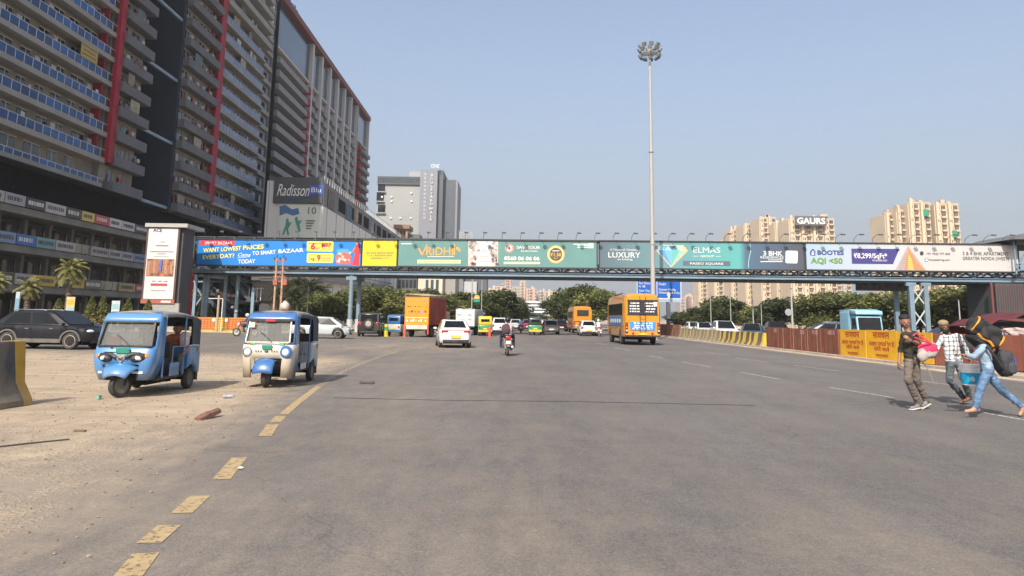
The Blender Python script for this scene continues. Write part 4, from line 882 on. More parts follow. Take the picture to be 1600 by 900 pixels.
wr(b3, '₹1.50', 860, 877, 400.5, 5, Gd, 7, .02); wr(b3, 'Cr*', 865, 872, 405, 2.8, Gd, 7); art(b3, 'small_print', rect(863, 391.4, 874, 392.6), W, 6)
for x0, y in ((896, 381), (902, 383.5), (902, 386)): art(b3, 'small_print', rect(x0, y, 919, y + 1.2), W, 2)
art(b3, 'code_patch', rect(919, 380, 927.5, 388), ink('pale_patch', (.5, .56, .54)), 2)
# 3: slate to teal to plum
ul, ur = bp(937, 396)[0], bp(1255, 398)[0]
b4 = billboard(937.5, 1254.5, 378, 379.5, 417.8, 421.5, grad('sheet_slate', [(0, (.09, .135, .165)), (.3, (.13, .25, .28)), (.55, (.10, .33, .34)), (.69, (.10, .36, .35)), (.72, (.07, .13, .20)), (1, (.075, .078, .10))], ul, ur), 'slate and teal property advert with a cut diamond')
wr(b4, 'A Touch of Timeless', 953, 996, 391.6, 2.8, W); wr(b4, 'LUXURY', 950, 1000, 402.5, 8.4, W, bold=.004); wr(b4, 'in Living', 965, 988, 406.6, 2.8, W)
D_ = [(1027, 391), (1033, 383.5), (1066, 384.5), (1072, 391.8), (1048.6, 415.5)]; art(b4, 'diamond_edge', [(1024.6, 391), (1031.6, 382.2), (1067.6, 383.2), (1075, 392), (1048.8, 418)], ink('diamond_gold', (.62, .45, .28)), 2)
art(b4, 'diamond', D_, ink('d0', (.10, .30, .52)), 3)
for i, (p, c) in enumerate([([(1027, 391), (1033, 383.5), (1038, 391)], (.30, .55, .75)), ([(1033, 383.5), (1044, 384), (1038, 391)], (.12, .35, .62)), ([(1044, 384), (1050, 391.3), (1038, 391)], (.35, .60, .80)), ([(1044, 384), (1056, 384.3), (1050, 391.3)], (.05, .12, .22)),
                             ([(1056, 384.3), (1062, 391.6), (1050, 391.3)], (.18, .50, .42)), ([(1056, 384.3), (1066, 384.5), (1062, 391.6)], (.40, .62, .50)), ([(1066, 384.5), (1072, 391.8), (1062, 391.6)], (.62, .50, .28)), ([(1038, 391), (1050, 391.3), (1048.6, 415.5)], (.16, .42, .68)), ([(1050, 391.3), (1062, 391.6), (1048.6, 415.5)], (.14, .42, .42)), ([(1062, 391.6), (1072, 391.8), (1048.6, 415.5)], (.30, .50, .40))]): art(b4, 'diamond_facet', p, ink('df%d' % i, c), 4)
wr(b4, 'ELMAS', 1083, 1125, 395, 8.4, W, bold=0); wr(b4, 'GROUP', 1094, 1115, 402, 3.4, W); art(b4, 'rule', rect(1083, 400, 1091, 400.6), W, 3); art(b4, 'rule', rect(1118, 400.3, 1126, 400.9), W, 3)
art(b4, 'name_bar', rect(1067, 407.6, 1141, 415.2, .6), ink('bar', (.10, .13, .17)), 2); wr(b4, 'PASEO SQUARE', 1078, 1130, 413.6, 3.4, W)
art(b4, 'wave_line', [(1172, 379.8), (1173.5, 392), (1170, 408), (1169.5, 419), (1168.6, 419), (1169, 408), (1172.6, 392), (1171.2, 379.8)], ink('wave', (.35, .55, .52)), 2)
wr(b4, '3 BHK', 1192, 1222, 399.5, 7, W, bold=.02); wr(b4, 'RESIDENCES', 1188, 1224, 404, 3.4, W, bold=.01); art(b4, 'small_print', rect(1200, 405.6, 1223, 406.6), W, 2); art(b4, 'small_print', rect(1188, 408.2, 1223, 409.4), W, 2)
art(b4, 'white_patch', [(1227.5, 393), (1229, 391.6), (1245, 392), (1246.4, 393.6), (1246, 410), (1244.4, 411.6), (1228.6, 411.2), (1227, 409.6)], W, 2)
for y in (396, 400, 404): art(b4, 'small_print', rect(1232, y, 1242, y + .8), ink('grey_print', (.5, .5, .5)), 3)
# 4: white
ul, ur = bp(1258, 400)[0], bp(1590, 402)[0]
b5 = billboard(1259, 1588.5, 381, 382.5, 421.5, 423.5, grad('sheet_pale', [(0, (.33, .44, .55)), (.4, (.46, .49, .53)), (.55, (.50, .48, .465)), (1, (.50, .485, .47))], ul, ur), 'white apartment advert with a purple price flag and pointed tower')
Nv = ink('navy', (.02, .04, .20)); Pu = ink('purple', (.05, .045, .20)); Gn = ink('green', (.14, .25, .03)); Gy = ink('grey_text', (.09, .09, .095))
wr(b5, 'BOOTES', 1277, 1318, 398, 6.6, Nv, bold=.03); wr(b5, 'AQI <50', 1267, 1317, 411.5, 8.2, Gn, bold=.035)
art(b5, 'logo', [(1266, 399), (1265.6, 393), (1270, 388.5), (1274, 393), (1273.6, 399.6)], Nv, 2); art(b5, 'logo', [(1268, 398), (1268, 394), (1270, 391.4), (1272, 394), (1272, 398)], W, 3); art(b5, 'logo', circ(1270, 395, 1.2, 8), Nv, 4)
art(b5, 'price_flag', [(1330, 388.5), (1405, 389), (1395, 412.8), (1331, 412.2)], Pu, 2); wr(b5, '₹8,299/SqFt*', 1334, 1386, 403.5, 7.6, W, bold=.015); wr(b5, 'NO HIDDEN COST', 1363, 1386, 408.4, 2.6, W)
art(b5, 'tower_print', [(1399, 421.6), (1418.5, 384), (1446.5, 422.2)], ink('tower_grey', (.40, .33, .32)), 2)
art(b5, 'tower_print', [(1413, 421.8), (1419, 386), (1432, 410), (1446, 422.2)], ink('tower_orange', (.55, .24, .09)), 3); art(b5, 'tower_print', [(1418, 421.8), (1419, 396), (1424, 405), (1428, 421.8)], ink('tower_gold', (.80, .45, .12)), 4)
for i in range(7): y = 398 + i * 3.4; art(b5, 'tower_floor', [(1419 - (y - 386) * .45, y), (1419 + (y - 386) * .72, y + .6), (1419 + (y - 386) * .72, y + 1.1), (1419 - (y - 386) * .45, y + .5)], ink('tower_line', (.32, .2, .16)), 5)
art(b5, 'phone_icon', circ(1440, 396, 3, 14, 3.4), Bk, 2); art(b5, 'globe_icon', circ(1447.6, 406, 3, 14, 3.4), Bk, 2); art(b5, 'globe_icon', circ(1447.6, 406, 2.2, 12, 2.6), W, 3); art(b5, 'globe_icon', rect(1445, 405.7, 1450, 406.3), Bk, 4)
wr(b5, '+91 7042 777 000', 1447, 1484, 398.4, 3.4, Gy); wr(b5, 'bootesliving.com', 1452, 1484, 407.4, 3, Gy)
wr(b5, '3 & 4 BHK APARTMENT', 1504, 1576, 399, 5.4, Gy, bold=.01); wr(b5, 'GREATER NOIDA (WEST)', 1504, 1576, 406.4, 5, Gy, bold=.01); art(b5, 'small_print', rect(1515, 413, 1575, 414), ink('pale_print', (.52, .5, .48)), 2)
# gooseneck flood lamps over the adverts
lampm = mat('lamp_housing', (.10, .105, .11), .5); k0 = None
ztop = bp(950, 377)[1] + .13
for i in range(44):
    px = 322 + i * 28.9; u = bp(min(px, 1590), 380)[0]; zt_ = bp(px, 375 + (px - 310) * .0055)[1] + .12
    if k0 is None:
        k = MB(); k.tube([(0, 0, 0), (0, -.15, .35), (.12, -.7, .62), (.22, -1.05, .60)], .022, 6); a = k.build('flood_lamp', lampm, fb)
        h = MB(); h.prism([(-.06, 0), (.22, -.05), (.24, .08), (-.02, .13)], -.16, .16); hh = h.build('lamp_head', lampm, a, smooth=0, loc=(.22, -1.18, .54)); hh.rotation_euler = (0, 0, R(-70)); k0 = a; a.location = (u, -OFF - .05, zt_)
    else: copy_tree(k0, fb).location = (u, -OFF - .05, zt_)
# end station right
sx = BR(1583, 440)[0]
es = empty('station_block', tuple(P(1584, 440, 67)[:2]) + (0,), 0, 'dark stair and lift block at the right end of the footbridge', 'building')
sb = mat('dark_panel', (.075, .078, .082), .7, var=.15, scale=.4)
boxpart('wall', sb, es, 1.2, 0, 0, 9, 5, 5.4); boxpart('upper_frame', sb, es, .2, -.6, 8.9, 12, 5.5, 9.3)
k = MB(); k.prism([(-.6, 9.3), (12, 9.3), (12, 9.9), (1.0, 9.9)], -1.2, 6.2); k.build('roof', mat('roof_grey', (.13, .135, .14), .7), es, smooth=0)
k = MB()
for x0, z0, x1, z1 in ((.1, 6.2, .1, 9.2), (.1, 6.6, 1.6, 9.0), (1.6, 6.0, 1.6, 9.0), (.1, 6.6, 4, 6.6), (.1, 7.1, 4, 7.1), (1.6, 9, 3.2, 6.2)): k.bar((x0, -.3, z0), (x1, -.3, z1), .12)
k.build('truss', bs, es, smooth=0)
k = MB(); k.bar((-1.9, .3, 2.2), (-1.9, .3, 5.5), .16); k.bar((-1.7, .3, 2.2), (1.2, .3, 2.0), .16)
for i in range(12): k.bar((-1.5 + i * .22, .3, 2.1), (-1.5 + i * .22, .3, 5.4), .03)
k.build('cage', mat('rusty_red_frame', (.16, .05, .045), .8), es, smooth=0)
boxpart('cage_panel', sb, es, -1.4, .5, 1.9, 1.19, 4.8, 5.4)
# advertising lift tower left
TY = 66; a = P(224, 480, TY); c = P(276, 480, TY); ztw = P(262, 350, TY).z
at = empty('advertising_tower', ((a.x + c.x) / 2, TY, 0), 0, 'grey rectangular lift tower with a tall white property poster', 'tower'); hw = (c.x - a.x) / 2
tg = mat('tower_grey', (.07, .07, .073), .8, var=.12, scale=.5)
boxpart('wall', tg, at, -hw, 0, 0, hw + .1, 2.3, ztw - .35); boxpart('plinth', mat('plinth_grey', (.32, .31, .29), .85), at, -hw + .3, -.25, 0, hw + .3, -.002, 2.45); boxpart('roof_slab', mat('pale_slab', (.38, .37, .35), .8), at, -hw - .25, -.5, ztw - .34, hw + .6, 3.2, ztw)
boxpart('red_stripe', redw, at, hw + .101, 2.2, 0, hw + .16, 2.6, 5.5)
zp0 = P(250, 470, TY).z; zp1 = P(255, 357, TY).z; pr = empty; k = MB()
k.box(-hw - .12, -.30, zp0 - .1, hw - .12, -.02, zp1 + .1); pf = k.build('poster_frame', mat('brown_frame', (.09, .055, .045), .6), at, smooth=0)
boxpart('poster', mat('poster_white', (.58, .57, .56), .5, var=.02), pf, -hw + .05, -.32, zp0 + .15, hw - .28, -.301, zp1 - .02); boxpart('red_edge', mat('frame_red', (.35, .10, .07), .6), pf, -hw - .13, -.36, zp0 - .25, hw - .1, -.28, zp0 + .1)
pw = (hw - .28) - (-hw + .05); px0 = -hw + .05; phh = zp1 - zp0
cm = mat('poster_city', (.28, .12, .07), .6, var=.8, scale=2.5); boxpart('poster_photo', cm, pf, px0 + .08, -.328, zp0 + phh * .33, px0 + pw - .1, -.321, zp0 + phh * .57)
k = MB(); r_ = random.Random(5)
for i in range(9):
    if i == 4: continue
    x = px0 + .15 + i * (pw - .35) / 9; hh = phh * r_.uniform(.12, .20); k.box(x, -.334, zp0 + phh * .37, x + .22, -.329, zp0 + phh * .37 + hh, mat('city_tower%d' % (i % 2), [(.42, .2, .1), (.30, .14, .09)][i % 2], .6, var=.4, scale=9))
k.box(px0 + pw * .45, -.334, zp0 + phh * .40, px0 + pw * .56, -.329, zp0 + phh * .565, mat('city_blue', (.10, .14, .38), .6)); k.build('poster_photo_detail', None, pf, smooth=0)
g2_ = mat('poster_grey_print', (.25, .23, .23), .6); g3_ = mat('poster_red_print', (.38, .06, .08), .6)
text('ACE', (px0 + pw * .30, -.325, zp0 + phh * .945), .42, Bk, pf, bold=.03, depth=.003)
k = MB()
for cx, fz, w2, hh, mm in ((.5, .80, .16, .012, g2_), (.5, .745, .42, .022, g2_), (.5, .665, .8, .012, g3_), (.5, .635, .3, .012, g2_), (.5, .60, .5, .008, g2_), (.32, .255, .12, .018, g2_), (.52, .255, .12, .018, g2_), (.72, .255, .14, .018, g2_), (.5, .20, .56, .035, g3_), (.5, .13, .5, .012, g2_)):
    k.box(px0 + pw * (cx - w2 / 2), -.329, zp0 + phh * (fz), px0 + pw * (cx + w2 / 2), -.325, zp0 + phh * (fz + hh), mm)
k.build('poster_line', None, pf, smooth=0)
boxpart('panel_label', W, pf, px0 + pw * .62, -.372, zp0 - .15, px0 + pw * .95, -.361, zp0)
# stairs at the left end
ss = empty('bridge_stairs', (A_.x + 1, 74, 0), 0, 'dark steel staircase with blue posts under the left end of the footbridge', 'staircase')
def sbar(p, q, w_, m, name='brace'):
    k = MB(); L = ss.location; k.bar(Vector(p) - L, Vector(q) - L, w_); return k.build(name, m, ss, smooth=0)
def at_(px, py, Y=75): return P(px, py, Y)
for px in (304, 318, 323, 351, 370, 395):
    for Y in (73.6, 77):
        q = at_(px, 470, Y); sbar((q.x, Y, 0), (q.x, Y, zb - .3 if px < 380 else 4.2), .28, bluesteel, 'post')
ds = mat('stair_steel', (.05, .055, .06), .7)
def flight(pa, pb, Ya, Yb, name):
    a = P(*pa, Ya); b_ = P(*pb, Yb); L = ss.location; k = MB(); n = 16
    for i in range(n):
        t_ = i / n; t2 = (i + 1) / n; x0 = a.x + (b_.x - a.x) * t_; x1 = a.x + (b_.x - a.x) * t2; z = a.z + (b_.z - a.z) * t2
        k.box(x0 - L.x, Ya - L.y, z - L.z, x1 - L.x, Ya + 2.2 - L.y, z + .05 - L.z); k.box(x1 - .03 - L.x, Ya - L.y, z - .2 - L.z, x1 - L.x, Ya + 2.2 - L.y, z - L.z)
    k.build('treads', ds, ss, smooth=0)
    for yy in (0, 2.2): k = MB(); o = Vector((0, yy, 0)) - L; k.bar(a + o - Vector((0, 0, .1)), Vector((b_.x, Ya, b_.z)) + o - Vector((0, 0, .1)), .12, .38); k.bar(a + o + Vector((0, 0, .95)), Vector((b_.x, Ya, b_.z)) + o + Vector((0, 0, .95)), .06); k.build('stringer', bdk, ss, smooth=0)
flight((352, 428), (396, 472), 74, 74, 'a'); flight((372, 508), (320, 462), 76.6, 76.6, 'b')
sbar(at_(304, 444), at_(330, 486), .14, bluesteel); sbar(at_(330, 444), at_(304, 480), .14, bluesteel); sbar(at_(302, 440), at_(350, 440), .14, bluesteel)
boxpart('landing', ds, ss, at_(392, 470).x - ss.location.x, -.5, at_(392, 472).z, at_(412, 470).x - ss.location.x, 4, at_(392, 472).z + .15)
k = MB(); L = ss.location
for px in (394, 400, 406, 412): q = at_(px, 470); k.bar(Vector((q.x, 74, q.z)) - L, Vector((q.x, 74, q.z + 1.3)) - L, .06)
k.bar(at_(394, 451) - L, at_(412, 451) - L, .08); k.build('landing_rail', white_m, ss, smooth=0)
for px, py in ((340, 454), (363, 480), (369, 486)): q = at_(px, py, 73.4); k = MB(); k.ell(q - L, .16, 8, 6); k.build('lamp_globe', W, ss)
# ================================================================== vehicles
tyre_m = mat('tyre', (.028, .027, .027), .85, var=.3, scale=6, dirt=.45, dcol=(.17, .14, .11)); rim_m = mat('rim', (.45, .43, .40), .4, .3, var=.15, scale=8, dirt=.3, dcol=(.2, .17, .13))
rimd = mat('rim_dark', (.13, .125, .12), .6, .2, var=.2, dirt=.6, dcol=(.2, .17, .13)); plast = mat('black_plastic', (.025, .025, .027), .55, var=.2, scale=4, dirt=.35, dcol=(.14, .12, .1))
cargl = mat('car_glass', (.010, .012, .014), .15, var=.3, scale=1.5, spec=.16); lampw = mat('headlamp', (.60, .62, .64), .12, spec=.9); lampr = mat('tail_lamp', (.42, .015, .02), .15, spec=.9); lampo = mat('indicator', (.62, .20, .02), .2); chrome = mat('chrome', (.6, .6, .62), .15, 1, var=.03)
plate_w = mat('plate_white', (.62, .62, .58), .5); plate_y = mat('plate_yellow', (.70, .48, .05), .5); plate_g = mat('plate_green', (.02, .22, .13), .5)
interior = mat('dark_interior', (.02, .02, .022), .8)
def carpaint(n, c, **k): return mat('paint_' + n, c, .32, var=.04, scale=1, coat=.8, dirt=k.pop('dirt', .10), dcol=(.33, .28, .21), dz=k.pop('dz', (.15, .5, .16)), **k)
def wheel(parent, x, y, z, r, w_=.2, name='wheel', spokes=5, steer=0, dark=False):
    """tyre and rim around the y axis"""
    t = MB(); s = w_ / 2
    t.lathe([(r * .60, -s * .9), (r * .88, -s), (r * .97, -s * .7), (r, -s * .35), (r, s * .35), (r * .97, s * .7), (r * .88, s), (r * .60, s * .9), (r * .60, -s * .9)], n=26, ax='y')
    o = t.build(name, tyre_m, parent, loc=(x, y, z)); o.rotation_euler = (0, 0, steer)
    k = MB(); sg = 1 if y >= 0 else -1
    for sd in ((1, -1) if abs(y) < .01 else (sg,)):
        mm = rimd if dark else rim_m
        k.lathe([(r * .62, sd * s * .88), (r * .66, sd * s * .92), (r * .62, sd * s * .96), (r * .57, sd * s * .75), (r * .54, sd * s * .35)], n=26, ax='y', m=mm); k.lathe([(r * .56, sd * s * .34), (r * .3, sd * s * .30), (r * .02, sd * s * .28)], n=26, ax='y', m=plast)
        k.lathe([(r * .16, sd * s * .32), (r * .15, sd * s * .70), (r * .01, sd * s * .74)], n=12, ax='y', m=mm)
        for i in range(spokes):
            a = 2 * math.pi * i / spokes
            for da in (-.16, .16): k.bar((r * .13 * math.cos(a), sd * s * .55, r * .13 * math.sin(a)), (r * .57 * math.cos(a + da), sd * s * .66, r * .57 * math.sin(a + da)), r * .10, s * .12, mm)
    k.build('rim', None, o); return o
def interp(pts, x):
    return float(np.interp(x, [p[0] for p in pts], [p[1] for p in pts]))
def car(label, cat, loc, head, paint, L=4.0, Wd=1.72, style='hatch', group=None, plate='w', name='parked_car', wr_=.31, sc=1.0, tint=None, rails=False):
    """+x is forward. Body lofted from cross sections with wheel arches, glasshouse with separate panes."""
    root = empty(name, loc, head, label, cat, group); root.scale = (sc, sc, sc); hl = L / 2; hw = Wd / 2
    st = {'hatch': dict(top=[(-1, .80), (-.93, .92), (-.55, .92), (.45, .90), (.62, .86), (.92, .72), (1, .58)], cab=[(-.90, .94, -.70, 1.44), (.64, .87, .20, 1.46)], zs=.24),
          'mpv': dict(top=[(-1, .80), (-.93, .92), (-.55, .92), (.55, .92), (.80, .86), (.95, .72), (1, .58)], cab=[(-.90, .94, -.66, 1.46), (.82, .86, .38, 1.47)], zs=.24),
          'sedan': dict(top=[(-1, .86), (-.95, .99), (-.62, 1.0), (.35, .93), (.55, .90), (.92, .74), (1, .58)], cab=[(-.70, 1.0, -.36, 1.44), (.46, .92, .08, 1.46)], zs=.24),
          'suv': dict(top=[(-1, .88), (-.95, 1.04), (-.5, 1.04), (.42, 1.02), (.60, 1.0), (.90, .90), (1, .70)], cab=[(-.94, 1.04, -.64, 1.58), (.56, 1.00, .10, 1.63)], zs=.30),
          'jeep': dict(top=[(-1, 1.02), (-.97, 1.08), (.2, 1.08), (.35, 1.10), (.92, 1.06), (1, .95)], cab=[(-.96, 1.08, -.93, 1.80), (.30, 1.08, .16, 1.82)], zs=.42)}[style]
    xf, xr = hl * .64, -hl * .62; ar = wr_ + .07
    if style == 'jeep': xf, xr = hl * .62, -hl * .58
    N_ = 56; rs = []; xs = [-hl + L * i / N_ for i in range(N_ + 1)]
    for x in xs:
        s = abs(x) / hl; tp = .10 if style == 'jeep' else .24
        w_ = hw * (1 - tp * max(0, (s - .72) / .28) ** 2.2); zb = st['zs'] + .06 * max(0, (s - .8) / .2)
        for xc in (xf, xr):
            if abs(x - xc) < ar: zb = max(zb, wr_ + math.sqrt(ar * ar - (x - xc) ** 2))
        zt_ = interp(st['top'], x / hl); h = zt_ - zb; e = .02
        half = [(w_ * .90, zb), (w_ * .985, zb + min(.10, h * .3)), (w_, zb + h * .42), (w_ * .985, zb + h * .72), (w_ * .95, zt_ - .07), (w_ * .90, zt_ - .015), (w_ * .78, zt_ + .012), (w_ * .4, zt_ + .03)]
        ring = [(x, y, z) for y, z in half] + [(x, 0, zt_ + .036)] + [(x, -y, z) for y, z in reversed(half)] + [(x, 0, zb)]
        rs.append(ring)
    k = MB(); k.rings(rs, paint); body = k.build('body', paint, root, smooth=32)
    (bx0, bz0, tx0, tz0), (bx1, bz1, tx1, tz1) = st['cab']
    bw, tw2 = hw * (.93), hw * (.90 if style == 'jeep' else .70)
    bl = [bx0 * hl, bx1 * hl, tx0 * hl, tx1 * hl]
    # glasshouse as a loft of 5 levels with rounded roof
    lv = []
    for t_ in (0, .35, .7, .92, 1.0):
        q = t_ if t_ < .92 else t_; sw = bw + (tw2 - bw) * (q ** 1.15) - (.05 if t_ == 1.0 else 0); z = bz0 + (tz0 - bz0) * q
        x0 = bl[0] + (bl[2] - bl[0]) * q + (.07 if t_ == 1 else 0); x1 = bl[1] + (bl[3] - bl[1]) * q - (.08 if t_ == 1 else 0); zf = bz1 + (tz1 - bz1) * q
        c = .10; nx = 6
        side = [(x0 + (x1 - x0) * i / nx, z + (zf - z) * i / nx + (.035 * math.sin(math.pi * i / nx) if t_ > .9 else 0)) for i in range(nx + 1)]
        ring = [(a, sw * (.93 if i in (0, nx) else 1), b_) for i, (a, b_) in enumerate(side)] + [(x1 + .03, 0, zf)] + [(a, -sw * (.93 if i in (0, nx) else 1), b_) for i, (a, b_) in reversed(list(enumerate(side)))] + [(x0 - .03, 0, z)]
        lv.append(ring)
    k = MB(); k.rings(lv, paint); k.build('cabin', paint, root, smooth=50)
    gl_ = tint or cargl
    def pane(c, name, s0, s1, t0, t1, off=.014):
        A, B, C_, D2 = [Vector(q) for q in c]
        def bi(s, t): return (A * (1 - s) + B * s) * (1 - t) + (D2 * (1 - s) + C_ * s) * t
        n = (B - A).cross(D2 - A).normalized(); q = [bi(s0, t0), bi(s1, t0), bi(s1, t1), bi(s0, t1)]
        ctr = sum(q, Vector()) / 4
        if n.dot(ctr - Vector((0, 0, ctr.z))) < 0: n = -n
        k = MB(); k.rings([[v - n * .03 for v in q], [v + n * off for v in q]]); return k.build(name, gl_, root, smooth=0)
    for sg in (1, -1):
        c = [(bl[0], sg * bw, bz0), (bl[1], sg * bw, bz1), (bl[3], sg * tw2, tz1), (bl[2], sg * tw2, tz0)]
        pane(c, 'side_window', .13 if style != 'jeep' else .06, .50, .10, .86); pane(c, 'side_window', .53, .90, .10, .86)
    wv = .90
    pane([(bl[1] + .03, -bw * wv, bz1), (bl[1] + .03, bw * wv, bz1), (bl[3] + .03, tw2 * wv, tz1), (bl[3] + .03, -tw2 * wv, tz1)], 'windshield', .05, .95, .06, .93, .02)
    pane([(bl[0] - .03, -bw * wv, bz0), (bl[0] - .03, bw * wv, bz0), (bl[2] - .03, tw2 * wv, tz0), (bl[2] - .03, -tw2 * wv, tz0)], 'rear_window', .08, .92, .12, .86, .02)
    for xc in (xf, xr):
        for sg in (1, -1): wheel(root, xc, sg * (hw - .11), wr_, wr_, .20)
    zt1 = st['top'][-1][1]; zr = st['top'][0][1]
    for sg in (1, -1):
        k = MB(); k.ell((hl - .17, sg * hw * .66, zt1 + .07), (.20, .17, .075), 12, 8); k.build('headlight', lampw, root)
        k = MB()
        if style in ('suv', 'jeep', 'hatch'): k.cb(-hl + .055, sg * hw * .74, zr - .02, .12, .20, .24)
        else: k.cb(-hl + .065, sg * hw * .66, zr + .0, .14, .34, .13)
        k.build('tail_light', lampr, root, smooth=0, bevel=.02)
        k = MB(); k.ell((bl[1] - .12, sg * (hw + .06), bz1 + .06), (.07, .10, .07), 8, 6); k.build('mirror', paint, root)
        for dx in (bl[0] * .3 + .1, bl[1] * .45): k = MB(); k.cb(dx, sg * (hw * .995), st['top'][3][1] - .16, .16, .03, .03); k.build('door_handle', chrome if style == 'suv' else paint, root, smooth=0)
        k = MB(); zz = st['zs']
        for dx in (bl[1] * .78, (bl[0] + bl[1]) / 2 + .05): k.cb(dx, sg * hw * .985, .62, .014, .05, .55)
        k.build('door_seam', plast, root, smooth=0)
        if style in ('suv', 'jeep'):
            k = MB(); k.cb((xf + xr) / 2, sg * hw * .985, zz + .06, xf - xr - 2 * ar + .05, .06, .16)
            for xc in (xf, xr):
                pts = [(xc + (ar + .0) * math.cos(t_), wr_ + (ar + .0) * math.sin(t_)) for t_ in [math.pi * i / 12 for i in range(13)]]
                for (a, b_), (c2, d2) in zip(pts, pts[1:]): k.bar((a, sg * (hw * .97), b_), (c2, sg * (hw * .97), d2), .09, .07)
            k.build('cladding', mat('grey_cladding_plastic', (.10, .10, .10), .6, dirt=.6, dcol=(.2, .17, .13)), root, smooth=0)
            if rails: k = MB(); k.tube([(bl[2], sg * tw2 * .9, tz0 + .0), (bl[2] + .15, sg * tw2 * .9, tz0 + .07), (bl[3] - .3, sg * tw2 * .9, tz0 + .07), (bl[3] - .1, sg * tw2 * .9, tz0)], .02, 6); k.build('roof_rail', chrome, root)
    k = MB(); k.cb(hl - .03, 0, zt1 - .14, .10, hw * 1.0, .14); k.cb(hl - .05, 0, .34, .12, hw * 1.25, .13); k.build('grille', plast, root, smooth=0)
    k = MB(); k.cb(-hl + .035, 0, .36, .12, hw * 1.55, .16); k.build('rear_bumper', plast, root, smooth=0, bevel=.02)
    pm = {'w': plate_w, 'y': plate_y}[plate]
    k = MB(); k.cb(hl + .03, 0, .44, .015, .46, .11); k.build('number_plate', pm, root, smooth=0); k = MB(); k.cb(-hl - .025, 0, zr - .27, .05, .50, .14); k.build('number_plate', pm, root, smooth=0)
    k = MB(); k.cb(0, 0, .30, L * .82, Wd * .70, .16); k.build('underside', interior, root, smooth=0)
    if style == 'sedan':
        k = MB(); k.cb(-hl + .05, 0, zr + .055, .1, hw * 1.0, .03); k.build('chrome_strip', mat('strip_red', (.3, .03, .04), .3), root, smooth=0)
    if style == 'jeep':
        k = MB(); k.lathe([(.20, -.10), (.37, -.10), (.385, 0), (.36, .10), (.2, .11)], (-hl - .13, 0, 1.0), 24, ax='x'); sp = k.build('spare_wheel', tyre_m, root)
        k = MB(); k.lathe([(.22, -.115), (.21, -.10), (.19, -.08)], (-hl - .13, 0, 1.0), 20, ax='x')
        for i in range(5): a = 2 * math.pi * i / 5 + .3; k.bar((-hl - .24, .05 * math.cos(a), 1 + .05 * math.sin(a)), (-hl - .24, .21 * math.cos(a), 1 + .21 * math.sin(a)), .06)
        k.build('rim', rim_m, sp)
    return root
def ground_at(px, py): g = G(px, py); return (g.x, g.y, .006)

blackp = mat('paint_black', (.010, .011, .016), .3, var=.04, coat=.08, spec=.25, dirt=.04, dcol=(.3, .25, .18), dz=(.15, .45, .12)); whitep = carpaint('white', (.72, .72, .71)); silverp = carpaint('silver', (.40, .44, .45)); greyp = carpaint('grey', (.10, .105, .105)); dbluep = carpaint('dark_blue', (.03, .055, .095)); redp = carpaint('dark_red', (.22, .03, .06))
g = ground_at(72, 546)
c1 = car('black compact SUV with silver roof rails and dusty alloy wheels, cut by the left edge', 'car', (g[0] - .35, g[1] + .9, .006), R(-4), blackp, L=4.45, Wd=1.82, style='suv', name='parked_car', wr_=.36, rails=True)
g = ground_at(90, 536); car('dark car half hidden behind the black SUV at the left', 'car', (P(93, 500, 36.5).x, 36.8, .006), R(-3), greyp, L=4.2, Wd=1.78, style='suv', wr_=.33)
car('pale silver hatchback in side view beside the blue bridge column', 'car', (P(506, 500, 53).x, 52.5, .006), R(2), silverp, L=4.1, Wd=1.72, style='mpv', wr_=.32)
car('black off-roader with a spare wheel on its back door', 'off-roader', (P(577, 500, 59).x, 60, .006), R(94), carpaint('offroad_black', (.025, .026, .028)), L=3.9, Wd=1.82, style='jeep', wr_=.38)
g = ground_at(707, 544); car('white sedan seen from behind with a yellow number plate', 'car', (g[0] - .15, g[1] + 1.9, .006), R(99), whitep, L=4.1, Wd=1.74, style='sedan', plate='y', name='moving_car', wr_=.32)
g = ground_at(779, 523); car('white hatchback in the queue right of the yellow auto rickshaw', 'car', (g[0], g[1] + 2, .006), R(93), whitep, L=3.9, style='suv', Wd=1.68, name='moving_car')
g = ground_at(861, 523); car('dark grey sedan in the middle of the far traffic', 'car', (g[0], g[1] + 2, .006), R(91), greyp, L=4.3, style='hatch', Wd=1.75, name='moving_car')
g = ground_at(912, 523); car('white taxi hatchback in front of the far orange bus', 'car', (g[0] - .1, 73.5, .006), R(90), whitep, L=3.9, style='hatch', plate='y', name='moving_car')
g = ground_at(825, 517); car('dark red car left of the green auto rickshaw far ahead', 'car', (g[0], g[1] + 2, .006), R(90), redp, L=3.9, style='hatch', name='moving_car')
g = ground_at(878, 518); car('small black car beside the dark grey sedan far ahead', 'car', (g[0], g[1] + 2, .006), R(90), blackp, L=3.9, style='hatch', name='moving_car')
g = ground_at(806, 518); car('pale silver car left of the scooter rider far ahead', 'car', (g[0], g[1] + 8, .006), R(90), silverp, L=3.9, style='hatch', name='moving_car')
g = ground_at(847, 517); car('faint red hatchback between the green auto rickshaw and the dark grey sedan', 'car', (g[0], g[1] + 6, .006), R(90), redp, L=3.9, style='hatch', name='moving_car')
